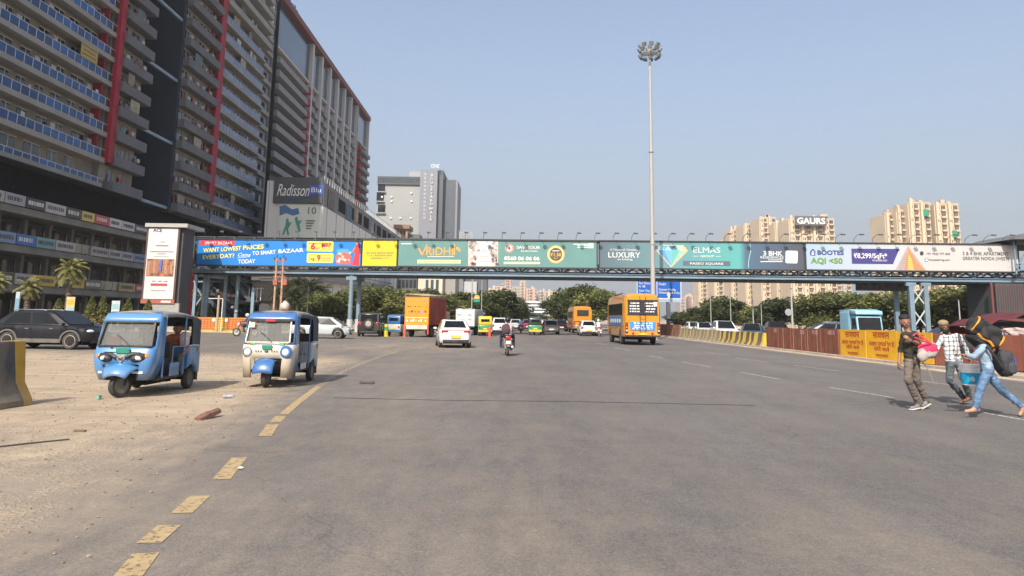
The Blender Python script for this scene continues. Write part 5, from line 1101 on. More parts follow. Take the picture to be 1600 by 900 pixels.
# opposite carriageway, seen over the barriers
def opp(px, Y, **k): p = P(px, 505, Y); return (p.x, Y, .006)
car('white car behind the striped barriers, left of the white off-roader', 'car', opp(1099, 74), R(-93), whitep, style='sedan')
car('white SUV facing the camera behind the striped barriers', 'car', opp(1131, 62), R(-96), whitep, style='suv', L=4.4, Wd=1.85, wr_=.35)
car('dark blue grey sedan behind the right end of the striped barriers', 'car', opp(1175, 58), R(-110), dbluep, style='sedan', L=4.4)
car('black car roof showing above the first rusty sheet', 'car', opp(1213, 60), R(-100), blackp, style='suv')
car('dark blue hatchback behind the rusty sheets left of the pale blue truck', 'car', opp(1290, 52), R(170), dbluep, style='suv', L=4.6, rails=True)
car('dark sedan behind the yellow board between the walking men', 'car', opp(1478, 40), R(175), greyp, style='sedan', L=4.4)
car('white hatchback far left behind the striped barriers', 'car', opp(1083, 90), R(-92), whitep, style='hatch')

# ------------------------------------------------------------------ bus
def bus(label, loc, head, detail, L=7.2, Wd=2.25, H=2.95, group='orange buses heading away'):
    root = empty('bus', loc, head, label, 'bus', group); hl, hw = L / 2, Wd / 2
    op_ = carpaint('bus_orange', (.68, .26, .008), dz=(.3, 1.0, .35)); N_ = 34; rs = []
    for i in range(N_ + 1):
        x = -hl + L * i / N_; s = abs(x) / hl; w_ = hw * (1 - .10 * max(0, (s - .9) / .1) ** 2); zt_ = H - .14 * max(0, (s - .9) / .1) ** 2; zb_ = .48
        for xc in (hl * .66, -hl * .52):
            if abs(x - xc) < .52: zb_ = max(zb_, .42 + math.sqrt(.27 - (x - xc) ** 2 + .0001) * .9)
        half = [(w_ * .96, zb_), (w_, zb_ + .1), (w_, 1.25), (w_, 1.7), (w_ * .985, 2.3), (w_ * .95, 2.62), (w_ * .86, zt_ - .10), (w_ * .6, zt_ - .02)]
        rs.append([(x, y, z) for y, z in half] + [(x, 0, zt_)] + [(x, -y, z) for y, z in reversed(half)] + [(x, 0, zb_)])
    k = MB(); k.rings(rs); k.build('body', op_, root, smooth=30)
    for sg in (1, -1):
        n = 6 if detail else 4
        for i in range(n):
            x0 = -hl + .75 + i * (L - 1.6) / n; boxpart('side_window', cargl, root, x0, sg * (hw - .03) - .02, 1.72, x0 + (L - 1.6) / n - .08, sg * (hw - .03) + .035, 2.42)
        if detail:
            boxpart('advert_panel', mat('bus_blue_ad', (.05, .17, .42), .5), root, -hl + .85, min(sg * hw, sg * (hw + .012)), 1.12, hl - 1.2, max(sg * hw, sg * (hw + .012)), 1.66)
            k = MB()
            for j in range(5): k.box(-hl + 1.2 + j * .9, sg * (hw + .014) - .002, 1.28, -hl + 1.8 + j * .9, sg * (hw + .014) + .002, 1.5)
            k.build('advert_print', W, root, smooth=0)
        k = MB(); k.box(-hl + .3, sg * hw - .012, 1.06, hl - .3, sg * hw + .012, 1.09); k.build('trim_strip', plast, root, smooth=0)
        for xc in (hl * .66, -hl * .52): wheel(root, xc, sg * (hw - .17), .41, .41, .24, dark=True)
    xb = -hl - .005
    wd_ = .80 if detail else .58; boxpart('rear_window', mat('rear_glass', (.035, .037, .04), .12, spec=.8), root, xb - .03, -hw * wd_, 1.78 if detail else 2.0, xb + .1, hw * wd_, 2.58); boxpart('windshield', cargl, root, hl - .1, -hw * .84, 1.35, hl + .03, hw * .84, 2.45)
    k = MB(); zl_ = 1.78 if detail else 2.0; k.box(xb - .045, -hw * (wd_ + .03), zl_ - .04, xb - .02, hw * (wd_ + .03), zl_ - .001); k.box(xb - .045, -hw * (wd_ + .03), 2.581, xb - .02, hw * (wd_ + .03), 2.62); k.box(xb - .045, -.02, zl_, xb - .031, .02, 2.58); k.build('window_seal', plast, root, smooth=0)
    for sg in (1, -1):
        k = MB(); k.cb(xb - .01, sg * hw * .86, 1.0, .06, .15, .62); q = k.build('tail_light', plast, root, smooth=0, bevel=.02)
        for z, mm in ((1.2, lampr), (1.02, lampo), (.84, lampw)): k = MB(); k.lathe([(.055, -.05), (.05, -.035), (.01, -.03)][::-1], (xb - .012, sg * hw * .86, z), 14, ax='x'); k.build('lens', mm, q)
        k = MB(); k.lathe([(.01, -.03), (.07, -.03), (.075, .02)], (xb - .0, sg * hw * .52, .68), 14, ax='x'); k.build('reflector', lampr, root)
    k = MB(); k.box(xb - .05, -hw * .96, .50, xb + .1, hw * .96, .58); k.build('rear_bumper', plast, root, smooth=0)
    k = MB(); k.box(-hl + .5, -hw * .8, .3, hl - .5, hw * .8, .6); k.build('chassis', interior, root, smooth=0)
    boxpart('number_plate', plate_y, root, xb - .02, -.25, .60, xb, .25, .72)
    if detail:
        k = MB(); k.prism([(-.72 * hw, 1.35), (.72 * hw, 1.35), (.66 * hw, .86), (-.66 * hw, .86)], xb - .03, xb, ax='x'); k.build('advert_panel', mat('bus_blue_ad2', (.055, .24, .60), .5), root, smooth=0)
        r_ = random.Random(3)
        for z, h in ((1.22, .09), (1.1, .06), (1.0, .06), (.92, .04)):
            y = -.6; k = MB()
            while y < .6: w_ = r_.uniform(.05, .2); k.box(xb - .036, y, z, xb - .031, min(y + w_, .64), z + h); y += w_ + r_.choice([.03, .09])
            k.build('advert_print', W, root, smooth=0)
        for z in (2.38, 2.22, 2.06, 1.9):
            for y0, y1 in ((-.80, -.14), (.14, .78)):
                y = y0 + r_.uniform(0, .1); k = MB()
                while y < y1 - .05: w_ = r_.uniform(.05, .16); k.box(xb - .036, y, z, xb - .031, min(y + w_, y1), z + .075); y += w_ + r_.choice([.015, .05])
                k.build('window_print', W, root, smooth=0)
        boxpart('sticker', W, root, xb - .037, -hw * .78, 2.25, xb - .031, -hw * .6, 2.5)
        for y in (-.17, .17):
            k = MB(); k.tube([(xb - .10, y, .75), (xb - .10, y, 2.75), (xb + .35, y, 3.0)], .018, 6); k.build('ladder_rail', plast, root)
        k = MB()
        for i in range(8): k.bar((xb - .10, -.17, .85 + i * .24), (xb - .10, .17, .85 + i * .24), .02)
        k.build('ladder_rung', plast, root, smooth=0)
    else: boxpart('trim_strip', plast, root, xb - .03, -hw * .8, 1.3, xb - .006, hw * .8, 1.36)
    return root
g = ground_at(1005, 540); bus('near orange bus with a blue advert and white lettering on its rear window', (P(1004, 540, g[1]).x, g[1] + 4.0, .006), R(91), True, H=3.0).scale = (1.04, 1.06, 1.10)
g = ground_at(910, 521); bus('far plain orange bus behind the white taxi', (g[0], g[1] + 3.6, .006), R(91), False, L=7, H=3.05)

# ------------------------------------------------------------------ trucks
def truck(label, loc, head, boxm, sidem, L=6.2, Wd=2.0, H=3.1, cabm=None, deck=.95, rear='orange', group=None, hood=False):
    root = empty('truck', loc, head, label, 'truck', group); hl, hw = L / 2, Wd / 2; cl = 1.5
    x1 = hl - cl - .1
    k = MB(); k.box(-hl, -hw, deck, x1, hw, H); k.build('cargo_box', sidem, root, smooth=0, bevel=.03)
    for sg in (1, -1):
        k = MB(); n = 16
        for i in range(n): x = -hl + .1 + i * (x1 + hl - .2) / n; k.box(x, sg * hw - .02, deck + .12, x + (x1 + hl) / n * .45, sg * hw + .03, H - .12)
        k.build('side_rib', sidem, root, smooth=0)
    k = MB(); k.box(-hl - .03, -hw * .99, deck + .02, -hl - .001, hw * .99, H - .01); k.build('rear_door', boxm, root, smooth=0)
    k = MB(); k.box(-hl - .05, -.02, deck, -hl - .031, .02, H - .02)
    for y in (-hw * .97, hw * .93): k.box(-hl - .05, y, deck, -hl - .031, y + .05, H)
    k.box(-hl - .05, -hw, H - .06, -hl - .031, hw, H - .011); k.build('door_frame', boxm, root, smooth=0)
    if rear == 'orange':
        r_ = random.Random(8); wp = W; dp = mat('dark_brown_print', (.12, .03, .02), .7); gp = mat('grey_print_truck', (.25, .2, .28), .7)
        k = MB()
        for z, h, mm, sp in ((2.75, .16, gp, .35), (2.35, .10, dp, .3), (1.92, .18, dp, .22), (1.22, .2, wp, .3)):
            y = -.8
            while y < .75: w_ = r_.uniform(.05, .16); k.box(-hl - .036, y, z, -hl - .031, y + w_, z + h * r_.uniform(.5, 1), mm); y += w_ + r_.uniform(.03, sp)
        k.box(-hl - .036, -.95, 1.5, -hl - .031, .95, 1.54, wp); k.cb(-hl - .034, -.35, 1.95, .006, .3, .25, mat('pink_print', (.6, .2, .3), .7)); k.build('rear_print', None, root, smooth=0)
        k = MB(); k.box(-hl - .1, -hw, .62, -hl + .05, hw, deck + .0); k.build('rear_apron', mat('white_apron', (.55, .52, .46), .7, dirt=.5), root, smooth=0)
        for sg in (1, -1): k = MB(); k.cb(-hl - .08, sg * hw * .98, .6, .1, .12, .75); k.build('red_marker', mat('marker_red', (.5, .06, .05), .5), root, smooth=0)
        k = MB()
        for x in range(8): k.bar((-hl + x * .6, -hw, H + .22), (-hl + x * .6, hw, H + .22), .04)
        for y in (-hw, hw): k.bar((-hl, y, H + .22), (x1, y, H + .22), .04); [k.bar((-hl + x * .6, y, H), (-hl + x * .6, y, H + .22), .03) for x in range(8)]
        k.build('roof_rail', mat('pale_rail', (.35, .3, .22), .6), root, smooth=0)
    elif rear == 'white':
        k = MB(); r_ = random.Random(9)
        for z, n in ((2.3, 2), (1.75, 2), (1.35, 1)):
            for y in (-.6, .35)[:n]: k.box(-hl - .036, y, z, -hl - .031, y + .35, z + .12, mat('grey_print_truck2', (.3, .32, .36), .7))
        k.build('rear_print', None, root, smooth=0); k = MB(); k.box(-hl - .05, -hw, .7, -hl + .05, hw, deck - .01); k.build('rear_bumper', plast, root, smooth=0)
    # cab
    cm_ = cabm or boxm
    k = MB(); k.prism([(x1 + .12, .55), (hl, .55), (hl + .03, 1.15), (hl - .22, 2.05), (x1 + .3, 2.1), (x1 + .12, 2.0)], -hw * .92, hw * .92); k.build('cab', cm_, root, smooth=0, bevel=.06)
    k = MB(); k.prism([(hl + .045, 1.2), (hl - .17, 1.95), (hl - .22, 1.95), (hl - .02, 1.2)], -hw * .8, hw * .8); k.build('windshield', cargl, root, smooth=0)
    for sg in (1, -1):
        k = MB(); k.prism([(x1 + .35, 1.25), (hl - .12, 1.25), (hl - .30, 1.9), (x1 + .35, 1.9)], sg * hw * .92 - .01, sg * hw * .92 + .015); k.build('side_window', cargl, root, smooth=0)
        k = MB(); k.ell((hl + .03, sg * hw * .68, .85), (.05, .14, .1), 10, 6); k.build('headlight', lampw, root)
        for xc in (hl - .75, -hl + 1.25): wheel(root, xc, sg * (hw - .17), .40, .40, .26, dark=True)
    if hood:
        k = MB(); k.prism([(x1, 2.12), (hl - .05, 2.12), (hl - .1, 2.35), (x1 + .15, H + .02), (x1, H + .02)], -hw * .98, hw * .98); k.build('wind_deflector', cm_, root, smooth=0, bevel=.05)
    k = MB(); k.box(-hl + .1, -hw * .5, .5, hl - .3, hw * .5, .9); k.build('chassis', interior, root, smooth=0); return root
orange_b = mat('truck_orange', (.68, .27, .010), .6, var=.08, scale=1, dirt=.3); maroon = mat('truck_maroon', (.26, .030, .022), .7, var=.2, scale=1.5, dirt=.3)
g = ground_at(653, 527); truck('truck with a bright orange painted rear and maroon ribbed sides', (g[0] + .5, g[1] + 3.0, .006), R(78), orange_b, maroon, rear='orange', H=3.15)
wb_ = mat('truck_white', (.55, .57, .60), .6, dirt=.2); g = ground_at(728, 524); truck('white box truck left of the yellow auto rickshaw', (g[0] + .35, g[1] + 2.6, .006), R(80), wb_, mat('truck_grey_side', (.42, .45, .50), .6, dirt=.2), L=5.2, Wd=1.75, H=2.35, rear='white', deck=.8)
pb_ = mat('truck_pale_blue', (.24, .46, .60), .6, var=.1, dirt=.25); p = P(1358, 500, 46); truck('pale blue box truck behind the yellow board, facing the camera', (p.x + .2, 47.5, .006), R(-101), pb_, pb_, L=4.0, Wd=1.6, H=2.45, cabm=pb_, rear='none', hood=True)

# ------------------------------------------------------------------ three-wheelers
def trike(label, loc, head, kind, name='auto_rickshaw', cat='three-wheeler', group=None, bodyc=None, detail=True, steer=0):
    """+x forward; open sided passenger three-wheeler with canvas hood"""
    root = empty(name, loc, head, label, cat, group)
    if kind == 'blue': main = carpaint('trike_blue', (.052, .215, .475), dirt=.22, dz=(.25, .6, .35)); upper = main; rear = main
    elif kind == 'cream': main = carpaint('trike_cream', (.66, .60, .49), dirt=.7, dz=(.25, .75, .7)); upper = carpaint('trike_deep_blue', (.014, .12, .36), dirt=.25, dz=(0, .1, 0)); rear = carpaint('trike_grey_blue', (.40, .47, .52), dirt=.5)
    else: main = carpaint('trike_' + kind, bodyc); upper = main; rear = main
    canvas = mat('canvas_hood', (.055, .062, .075), .85, var=.25, scale=3, dirt=.35, dcol=(.2, .19, .17)); canvt = mat('canvas_top', (.20, .205, .205), .9, var=.15, scale=3, dirt=.6, dcol=(.3, .27, .22))
    H = 1.72; xb = .52
    # front cowl: skin over plan curves at each height, with the windscreen opening left out
    prof = [(.34, .98, .50), (.50, 1.03, .56), (.66, 1.05, .60), (.82, 1.03, .62), (.97, .97, .62), (1.02, .94, .62), (1.52, .76, .60), (1.60, .72, .59), (1.68, .66, .56), (1.73, .55, .50)]
    if kind == 'cream': prof = [(.19, 1.0, .58), (.50, 1.03, .60), (.66, 1.03, .62), (.82, 1.02, .63), (.97, 1.0, .63), (1.02, .98, .63), (1.52, .82, .61), (1.60, .78, .60), (1.68, .70, .57), (1.73, .58, .50)]
    nu = 24; k = MB(); vs = []
    for z, xf, hw in prof:
        for j in range(nu + 1):
            t_ = math.pi * j / nu; cx, sy = math.sin(t_), math.cos(t_); e = .22
            x = xb + (xf - xb) * (abs(cx) ** e); y = hw * (1 if sy > 0 else -1) * (abs(sy) ** .52); vs.append((x, y, z))
    fs = []; up = []
    for i in range(len(prof) - 1):
        for j in range(nu):
            f = (i * (nu + 1) + j, i * (nu + 1) + j + 1, (i + 1) * (nu + 1) + j + 1, (i + 1) * (nu + 1) + j)
            if prof[i][0] == 1.02 and 3 <= j <= nu - 4: continue
            if prof[i][0] < .6 and 9 <= j <= 14: continue        # wheel opening
            (up if (prof[i][0] >= .97 and kind == 'cream') else fs).append(f)
    k.add(vs, fs, main); 
    if up: k.add(vs, up, upper)
    o = k.build('front_cowl', None, root, smooth=40); sdm = o.modifiers.new('t', 'SOLIDIFY'); sdm.thickness = .03; sdm.offset = -1
    def fx(z): return interp([(p_[0], p_[1]) for p_ in prof], z)
    if kind in ('blue', 'cream'):      # small things every driver adds
        for sg in (1, -1): k = MB(); k.prism([(-1.32, .36), (-1.22, .36), (-1.22, .18), (-1.32, .16)], sg * .56 - .07, sg * .56 + .07); k.build('mud_flap', plast, root, smooth=0)
        k = MB(); k.tube([(-1.30, .62, .97), (-1.0, .625, .985), (-.74, .62, .98)], .012, 6); k.build('trim_pipe', chrome, root)
        k = MB(); k.box(-1.30, .648, .80, -1.18, .652, .92); k.box(-1.12, .648, .62, -.98, .652, .66); k.build('side_sticker', mat('sticker_ochre', (.48, .34, .08), .6, var=.3, scale=20), root, smooth=0)
    # windscreen
    z0, z1 = 1.025, 1.515; wy0 = .53; wy1 = .50
    k = MB(); k.rings([[(fx(z0) - .03 + d, -wy0, z0), (fx(z0) - .03 + d, wy0, z0), (fx(z1) - .03 + d, wy1, z1), (fx(z1) - .03 + d, -wy1, z1)] for d in (-.012, 0)])
    ws = k.build('windscreen', glass_mat('rick_glass', (.13, .14, .14), .55), root, smooth=0)
    fm = plast if kind != 'cream' else mat('cream_tape', (.62, .55, .40), .6)
    k = MB(); cs = [(fx(z0), -wy0, z0), (fx(z0), wy0, z0), (fx(z1), wy1, z1), (fx(z1), -wy1, z1)]
    for a, b_ in zip(cs, cs[1:] + cs[:1]): k.bar(a, b_, .035, .03)
    k.build('windscreen_seal', fm, ws, smooth=0)
    k = MB(); k.tube([(fx(1.03) + .03, .10, 1.03), (fx(1.18) + .03, -.05, 1.16), (fx(1.3) + .02, -.22, 1.27)], .010, 6); k.build('wiper', plast, root)
    # floor, tub and hood
    k = MB(); k.box(-1.25, -.56, .30, .58, .56, .36); k.build('floor', plast, root, smooth=0)
    wr2 = .235; xr = -.93
    N2 = 14; rs = []
    for i in range(N2 + 1):
        x = -1.38 + (.66) * i / N2; zb_ = .32 + (.06 if i == 0 else 0)
        if abs(x - xr) < wr2 + .07: zb_ = max(zb_, wr2 + math.sqrt((wr2 + .07) ** 2 - (x - xr) ** 2))
        w_ = .645 - (.04 if i == 0 else 0) - (.03 if i == N2 else 0)
        rs.append([(x, w_ - .03, zb_), (x, w_, zb_ + .05), (x, w_, .78), (x, w_ - .015, .96), (x, w_ - .06, .98), (x, -w_ + .06, .98), (x, -w_ + .015, .96), (x, -w_, .78), (x, -w_, zb_ + .05), (x, -w_ + .03, zb_)])
    k = MB(); k.rings(rs); k.build('rear_tub', rear, root, smooth=30)
    k = MB(); prof2 = [(-1.36, 1.60), (-1.2, 1.685), (-.6, 1.75), (0, 1.77), (.45, 1.75), (.60, 1.73)]
    vs = []; nr = 12
    for x, z in prof2:
        for j in range(nr + 1):
            t_ = math.pi * j / nr; y = -.60 * math.cos(t_) * (1 if abs(math.cos(t_)) < .99 else 1); zz = z - .13 + .13 * (math.sin(t_) ** .5); vs.append((x, y, zz))
    n1 = nr + 1; k.add(vs, [(i * n1 + j, i * n1 + j + 1, (i + 1) * n1 + j + 1, (i + 1) * n1 + j) for i in range(len(prof2) - 1) for j in range(nr)])
    o = k.build('roof', canvt, root, smooth=50); sdm = o.modifiers.new('t', 'SOLIDIFY'); sdm.thickness = .025
    for sg in (1, -1):
        k = MB(); y = sg * .605
        k.prism([(-1.37, .97), (-.95, .97), (-.93, 1.45), (-.85, 1.60), (-.4, 1.66), (-1.2, 1.60), (-1.36, 1.52)] if kind != 'cream' else [(-1.37, .97), (-.92, .97), (-.88, 1.35), (-.75, 1.56), (.35, 1.60), (.35, 1.66), (-1.2, 1.62), (-1.36, 1.52)], y - .012, y + .012); k.build('side_curtain', canvas, root, smooth=0)
        k = MB(); k.tube([(.50, sg * .60, .36), (.52, sg * .605, 1.0), (.46, sg * .595, 1.66)], .022, 8); k.tube([(-.52, sg * .60, .36), (-.55, sg * .60, 1.66)], .018, 8); k.build('pillar', upper, root)
        k = MB(); k.box(-.30, sg * .60 - .015, .36, .12, sg * .60 + .015, .64 if kind != 'cream' else .50); k.build('side_panel', rear, root, smooth=0)
        k = MB(); k.tube([(-.50, sg * .6, .98), (.05, sg * .6, .98), (.05, sg * .6, .4)], .014, 6); k.build('grab_rail', mat('dull_steel', (.3, .3, .3), .4, .8), root)
    k = MB()
    k.box(-1.385, -.60, .97, -1.355, .60, 1.12); k.box(-1.375, -.60, 1.40, -1.345, .60, 1.58); k.box(-1.38, -.60, 1.12, -1.35, -.40, 1.41); k.box(-1.38, .40, 1.12, -1.35, .60, 1.41); k.build('rear_curtain', canvas, root, smooth=0)
    seatm = mat('seat_vinyl', (.05, .045, .045), .6, var=.2, scale=4)
    k = MB(); k.box(-1.25, -.52, .62, -.72, .52, .74); k.build('passenger_seat', seatm, root, smooth=0, bevel=.03); k = MB(); k.box(-1.34, -.52, .75, -1.22, .52, 1.18); k.build('passenger_backrest', seatm, root, smooth=0, bevel=.03)
    k = MB(); k.box(-.28, -.40, .36, .02, .40, .70); k.build('driver_seat', seatm, root, smooth=0, bevel=.02); k = MB(); k.box(-.36, -.40, .72, -.29, .40, 1.08); k.build('driver_backrest', seatm, root, smooth=0, bevel=.02)
    k = MB(); k.tube([(.55, 0, .5), (.62, 0, 1.0)], .03, 8); k.tube([(.56, -.30, 1.04), (.62, -.1, 1.0), (.62, .1, 1.0), (.56, .30, 1.04)], .016, 6); k.build('handlebar', plast, root)
    # wheels
    fxw = .98 if kind != 'cream' else .93
    wheel(root, fxw, 0, wr2, wr2, .13, steer=steer, dark=True, spokes=4); k = MB(); 
    for sg in (1, -1): k.tube([(fxw, sg * .09, wr2), (fxw - .08, sg * .09, .55), (fxw - .12, sg * .05, .75)], .022, 6)
    k.build('front_fork', plast, root)
    for sg in (1, -1): wheel(root, xr, sg * .56, wr2, wr2, .13, dark=True, spokes=4)
    k = MB(); k.tube([(xr, -.55, wr2), (xr, .55, wr2)], .035, 8); k.cb(xr, 0, wr2 + .02, .22, .3, .2); k.cb(-.1, 0, .25, 1.0, .5, .12); k.build('axle', interior, root)
    # fender
    k = MB(); fs2 = []; r0 = .34; vs = []; na, nb = 10, 8
    if kind == 'cream':
        for i in range(na + 1):
            a = R(2 + 118 * i / na)
            for j in range(nb + 1):
                b_ = -1 + 2 * j / nb; rr_ = r0 * (1 - .10 * b_ * b_); vs.append((fxw + .02 + rr_ * math.cos(a), b_ * .24, wr2 + .10 + rr_ * math.sin(a) - .03 * b_ * b_))
        k.add(vs, [(i * (nb + 1) + j, i * (nb + 1) + j + 1, (i + 1) * (nb + 1) + j + 1, (i + 1) * (nb + 1) + j) for i in range(na) for j in range(nb)])
    else:
        for i in range(na + 1):
            a = R(20 + 100 * i / na)
            for j in range(nb + 1):
                b_ = -1 + 2 * j / nb; rr_ = .36 * (1 - .16 * b_ * b_); vs.append((fxw + .02 + rr_ * math.cos(a) * .9, b_ * (.22 + .22 * i / na), wr2 + .10 + rr_ * math.sin(a) * 1.0 - .05 * b_ * b_))
        k.add(vs, [(i * (nb + 1) + j, i * (nb + 1) + j + 1, (i + 1) * (nb + 1) + j + 1, (i + 1) * (nb + 1) + j) for i in range(na) for j in range(nb)])
    o = k.build('front_fender', upper, root, smooth=60); sdm = o.modifiers.new('t', 'SOLIDIFY'); sdm.thickness = .02
    if kind == 'blue':
        for sg in (1, -1):
            k = MB(); k.ell((.955, sg * .36, .80), (.12, .215, .10), 16, 10, M=Matrix.Rotation(sg * .62, 3, 'Z') @ Matrix.Rotation(sg * .16, 3, 'X')); hs = k.build('headlight', plast, root)
            k = MB(); k.ell((1.0, sg * .33, .79), (.10, .13, .08), 14, 8, M=Matrix.Rotation(sg * .5, 3, 'Z')); k.build('lens', lampw, hs)
            k = MB(); k.ell((.935, sg * .465, .82), (.09, .075, .075), 12, 8); k.build('indicator', lampo, hs)
            k = MB(); k.tube([(1.055, sg * .09, .80), (1.05, sg * .20, .86), (1.02, sg * .30, .875)], [.045, .04, .02], 8); k.build('headlight_brow', plast, root)
            k = MB(); k.cb(.985, sg * .33, .50, .07, .22, .045, M=None); k.build('reflective_strip', mat('strip_cream', (.66, .62, .54), .5), root, smooth=0)
        k = MB(); k.prism([(-.13, .86), (.13, .86), (.08, .78), (0, .69), (-.08, .78)], 1.04, 1.065, ax='x'); k.build('badge', mat('badge_silver', (.5, .52, .54), .3, .5), root, smooth=0)
        k = MB(); k.bar((1.08, -.05, .82), (1.08, -.02, .75), .015); k.bar((1.08, .05, .82), (1.08, .02, .75), .015); k.bar((1.08, -.02, .75), (1.08, 0, .80), .015); k.bar((1.08, .02, .75), (1.08, 0, .80), .015); k.build('emblem', chrome, root, smooth=0)
        k = MB(); k.box(1.00, -.12, .885, 1.035, .15, .985); k.build('number_plate', plate_g, root, smooth=0)
        k = MB(); k.ell((.98, -.24, 1.0), (.02, .025, .02), 8, 6); k.build('washer_nozzle', plast, root)
        k = MB(); k.tube([(xb + (fx(.90) - xb) * 1.0 + .012 if abs(y) < .40 else xb + (fx(.90) - xb) * (1 - (abs(y) / .62) ** 2.63 * 1.0) ** .38 * 1 + .01 if abs(y) < .6 else xb + .02, y, .905) for y in [i * .05 for i in range(-11, 12)]], .007, 5); k.build('crease_line', plast, root)
        # things seen behind the windscreen
        k = MB(); k.box(.70, -.45, 1.05, .74, -.18, 1.22, mat('red_card', (.55, .05, .06), .6)); k.box(.62, -.48, 1.30, .64, -.25, 1.42, W); k.box(.66, -.1, 1.06, .70, .22, 1.2, mat('dashboard_cloth', (.45, .45, .48), .8)); k.build('dashboard_items', None, root, smooth=0)
    elif kind == 'cream':
        for sg in (1, -1):
            k = MB(); k.lathe([(.105, -.03), (.115, .02), (.10, .035), (.01, .045)], (1.0, sg * .455, .80), 24, ax='x'); hs = k.build('headlight', upper if sg > 0 else chrome, root)
            if sg > 0: hs.modifiers.clear(); k = MB(); k.lathe([(.15, -.03), (.155, .0), (.12, .03), (.10, .03)], (1.0, sg * .455, .80), 24, ax='x'); k.build('headlight_surround', upper, root)
            k = MB(); k.ell((1.035, sg * .455, .80), (.03, .085, .085), 16, 8); k.build('lens', lampw, hs)
            k = MB(); k.ell((.97, sg * .46, 1.0), (.03, .035, .04), 8, 6); k.build('indicator', lampo, root)
            k = MB(); k.box(1.0, sg * .35 - .06, .965, 1.012, sg * .35 + .06, 1.005); k.build('sticker', mat('sticker_green', (.10, .42, .25), .5), root, smooth=0)
        k = MB(); k.box(1.03, -.11, .87, 1.055, .13, .96); k.build('number_plate', plate_g, root, smooth=0)
        k = MB(); k.ell((1.035, 0, .82), (.015, .05, .025), 10, 6); k.build('badge', mat('badge_dark', (.1, .08, .06), .4), root)
        for i in range(3):
            for sg in (1, -1): k = MB(); k.cb(1.04, sg * (.13 + i * .06), .825, .01, .02, .04); k.build('badge_letter', mat('badge_dark', (.1, .08, .06), .4), root, smooth=0)
        k = MB(); k.box(.845, -.12, 1.50, .865, .12, 1.57); k.build('sticker', mat('sticker_red', (.60, .03, .05), .5), root, smooth=0)
        k = MB(); k.box(.90, -.48, 1.36, .915, -.36, 1.48); k.build('sticker', mat('sticker_pale', (.5, .62, .55), .5), root, smooth=0)
        k = MB(); k.box(.84, -.52, 1.5, .85, .52, 1.56); k.build('sun_strip', plast, root, smooth=0)
        k = MB(); k.bar((1.0, .22, .20), (1.0, .52, .20), .04); k.bar((1.0, -.52, .20), (1.0, -.22, .20), .04); k.build('bumper_bar', main, root, smooth=0)
    return root
g = ground_at(180, 622); b1p = Vector((g[0], g[1], 0)); hd = R(-90 + 2)
t1 = trike('bright blue electric three-wheeler with a driver and a passenger, parked on the dust', (g[0] + .02, g[1] + .98, .012), hd, 'blue', cat='three-wheeler', group='electric three-wheelers waiting at the roadside', steer=R(-28)); t1.scale = (.97, .94, .925)
g = ground_at(413, 606)
t2 = trike('cream and blue electric three-wheeler with a taped windscreen and no driver', (g[0] + .0, g[1] + .93, .012), R(-90 + 1), 'cream', group='electric three-wheelers waiting at the roadside'); t2.scale = (.97, .92, .955)
k = MB(); k.ell((0, 0, .10), (.11, .11, .10), 14, 10); k.ell((0, 0, .20), (.05, .05, .03), 8, 6); bun = k.build('roof_bundle', mat('pale_pink_cloth', (.55, .42, .38), .9, var=.3, scale=12), loc=(t2.location.x + .18, t2.location.y - .38, 1.69)); tag(bun, 'small pale pink bundle lying on the roof of the cream three-wheeler', 'bundle')
# far auto rickshaws
def auto(label, loc, head, top, low, group='auto rickshaws in the far traffic'):
    root = empty('auto_rickshaw', loc, head, label, 'auto rickshaw', group)
    tm = carpaint('auto_' + top[0], top[1]); lm = carpaint('auto_' + low[0], low[1]); k = MB()
    k.prism([(-1.25, .95), (1.0, .95), (.78, 1.62), (.55, 1.75), (-1.05, 1.72), (-1.22, 1.6)], -.60, .60); k.build('hood', tm, root, smooth=0, bevel=.08)
    k = MB(); k.prism([(-1.27, .34), (-.95, .30), (.6, .30), (1.2, .42), (1.22, .75), (1.05, .96), (-1.27, .96)], -.64, .64); k.build('body', lm, root, smooth=0, bevel=.06)
    k = MB(); k.cb(-1.25, 0, 1.36, .06, .75, .22); k.build('rear_window', cargl, root, smooth=0); k = MB(); k.prism([(1.01, 1.0), (.80, 1.58), (.77, 1.58), (.97, 1.0)], -.5, .5); k.build('windscreen', cargl, root, smooth=0)
    for sg in (1, -1):
        k = MB(); k.prism([(-.5, 1.0), (.7, 1.0), (.6, 1.58), (-.5, 1.58)], sg * .605 - .01, sg * .605 + .01); k.build('side_opening', interior, root, smooth=0)
        k = MB(); k.cb(-1.285, sg * .5, .75, .04, .12, .14); k.build('tail_light', lampr, root, smooth=0); wheel(root, -.85, sg * .52, .22, .22, .12)
    wheel(root, 1.0, 0, .22, .22, .12); k = MB(); k.cb(-1.285, 0, .62, .03, .36, .12); k.build('number_plate', plate_y, root, smooth=0)
    k = MB(); k.box(-1.29, -.6, .34, -1.26, .6, .52); k.build('rear_bumper', carpaint('auto_yellow', (.75, .48, .03)) if low is gr else tm, root, smooth=0); return root
ye = ('yellow', (.75, .48, .03)); gr = ('green', (.02, .26, .12)); bl_ = ('blue', (.04, .14, .32)); wh = ('white', (.45, .48, .5)); dk = ('dark', (.03, .04, .04))
g = ground_at(757, 525); auto('yellow and green auto rickshaw right of the white box truck', (g[0], g[1] + 1.3, .006), R(92), ye, gr)
g = ground_at(836, 524); auto('green auto rickshaw with black hood in the far traffic', (g[0], g[1] + 1.3, .006), R(91), dk, gr)
g = ground_at(613, 526); auto('blue and white three-wheeler right of the small yellow bollard', (g[0] + .2, g[1] + 2.3, .006), R(75), bl_, wh, group=None)
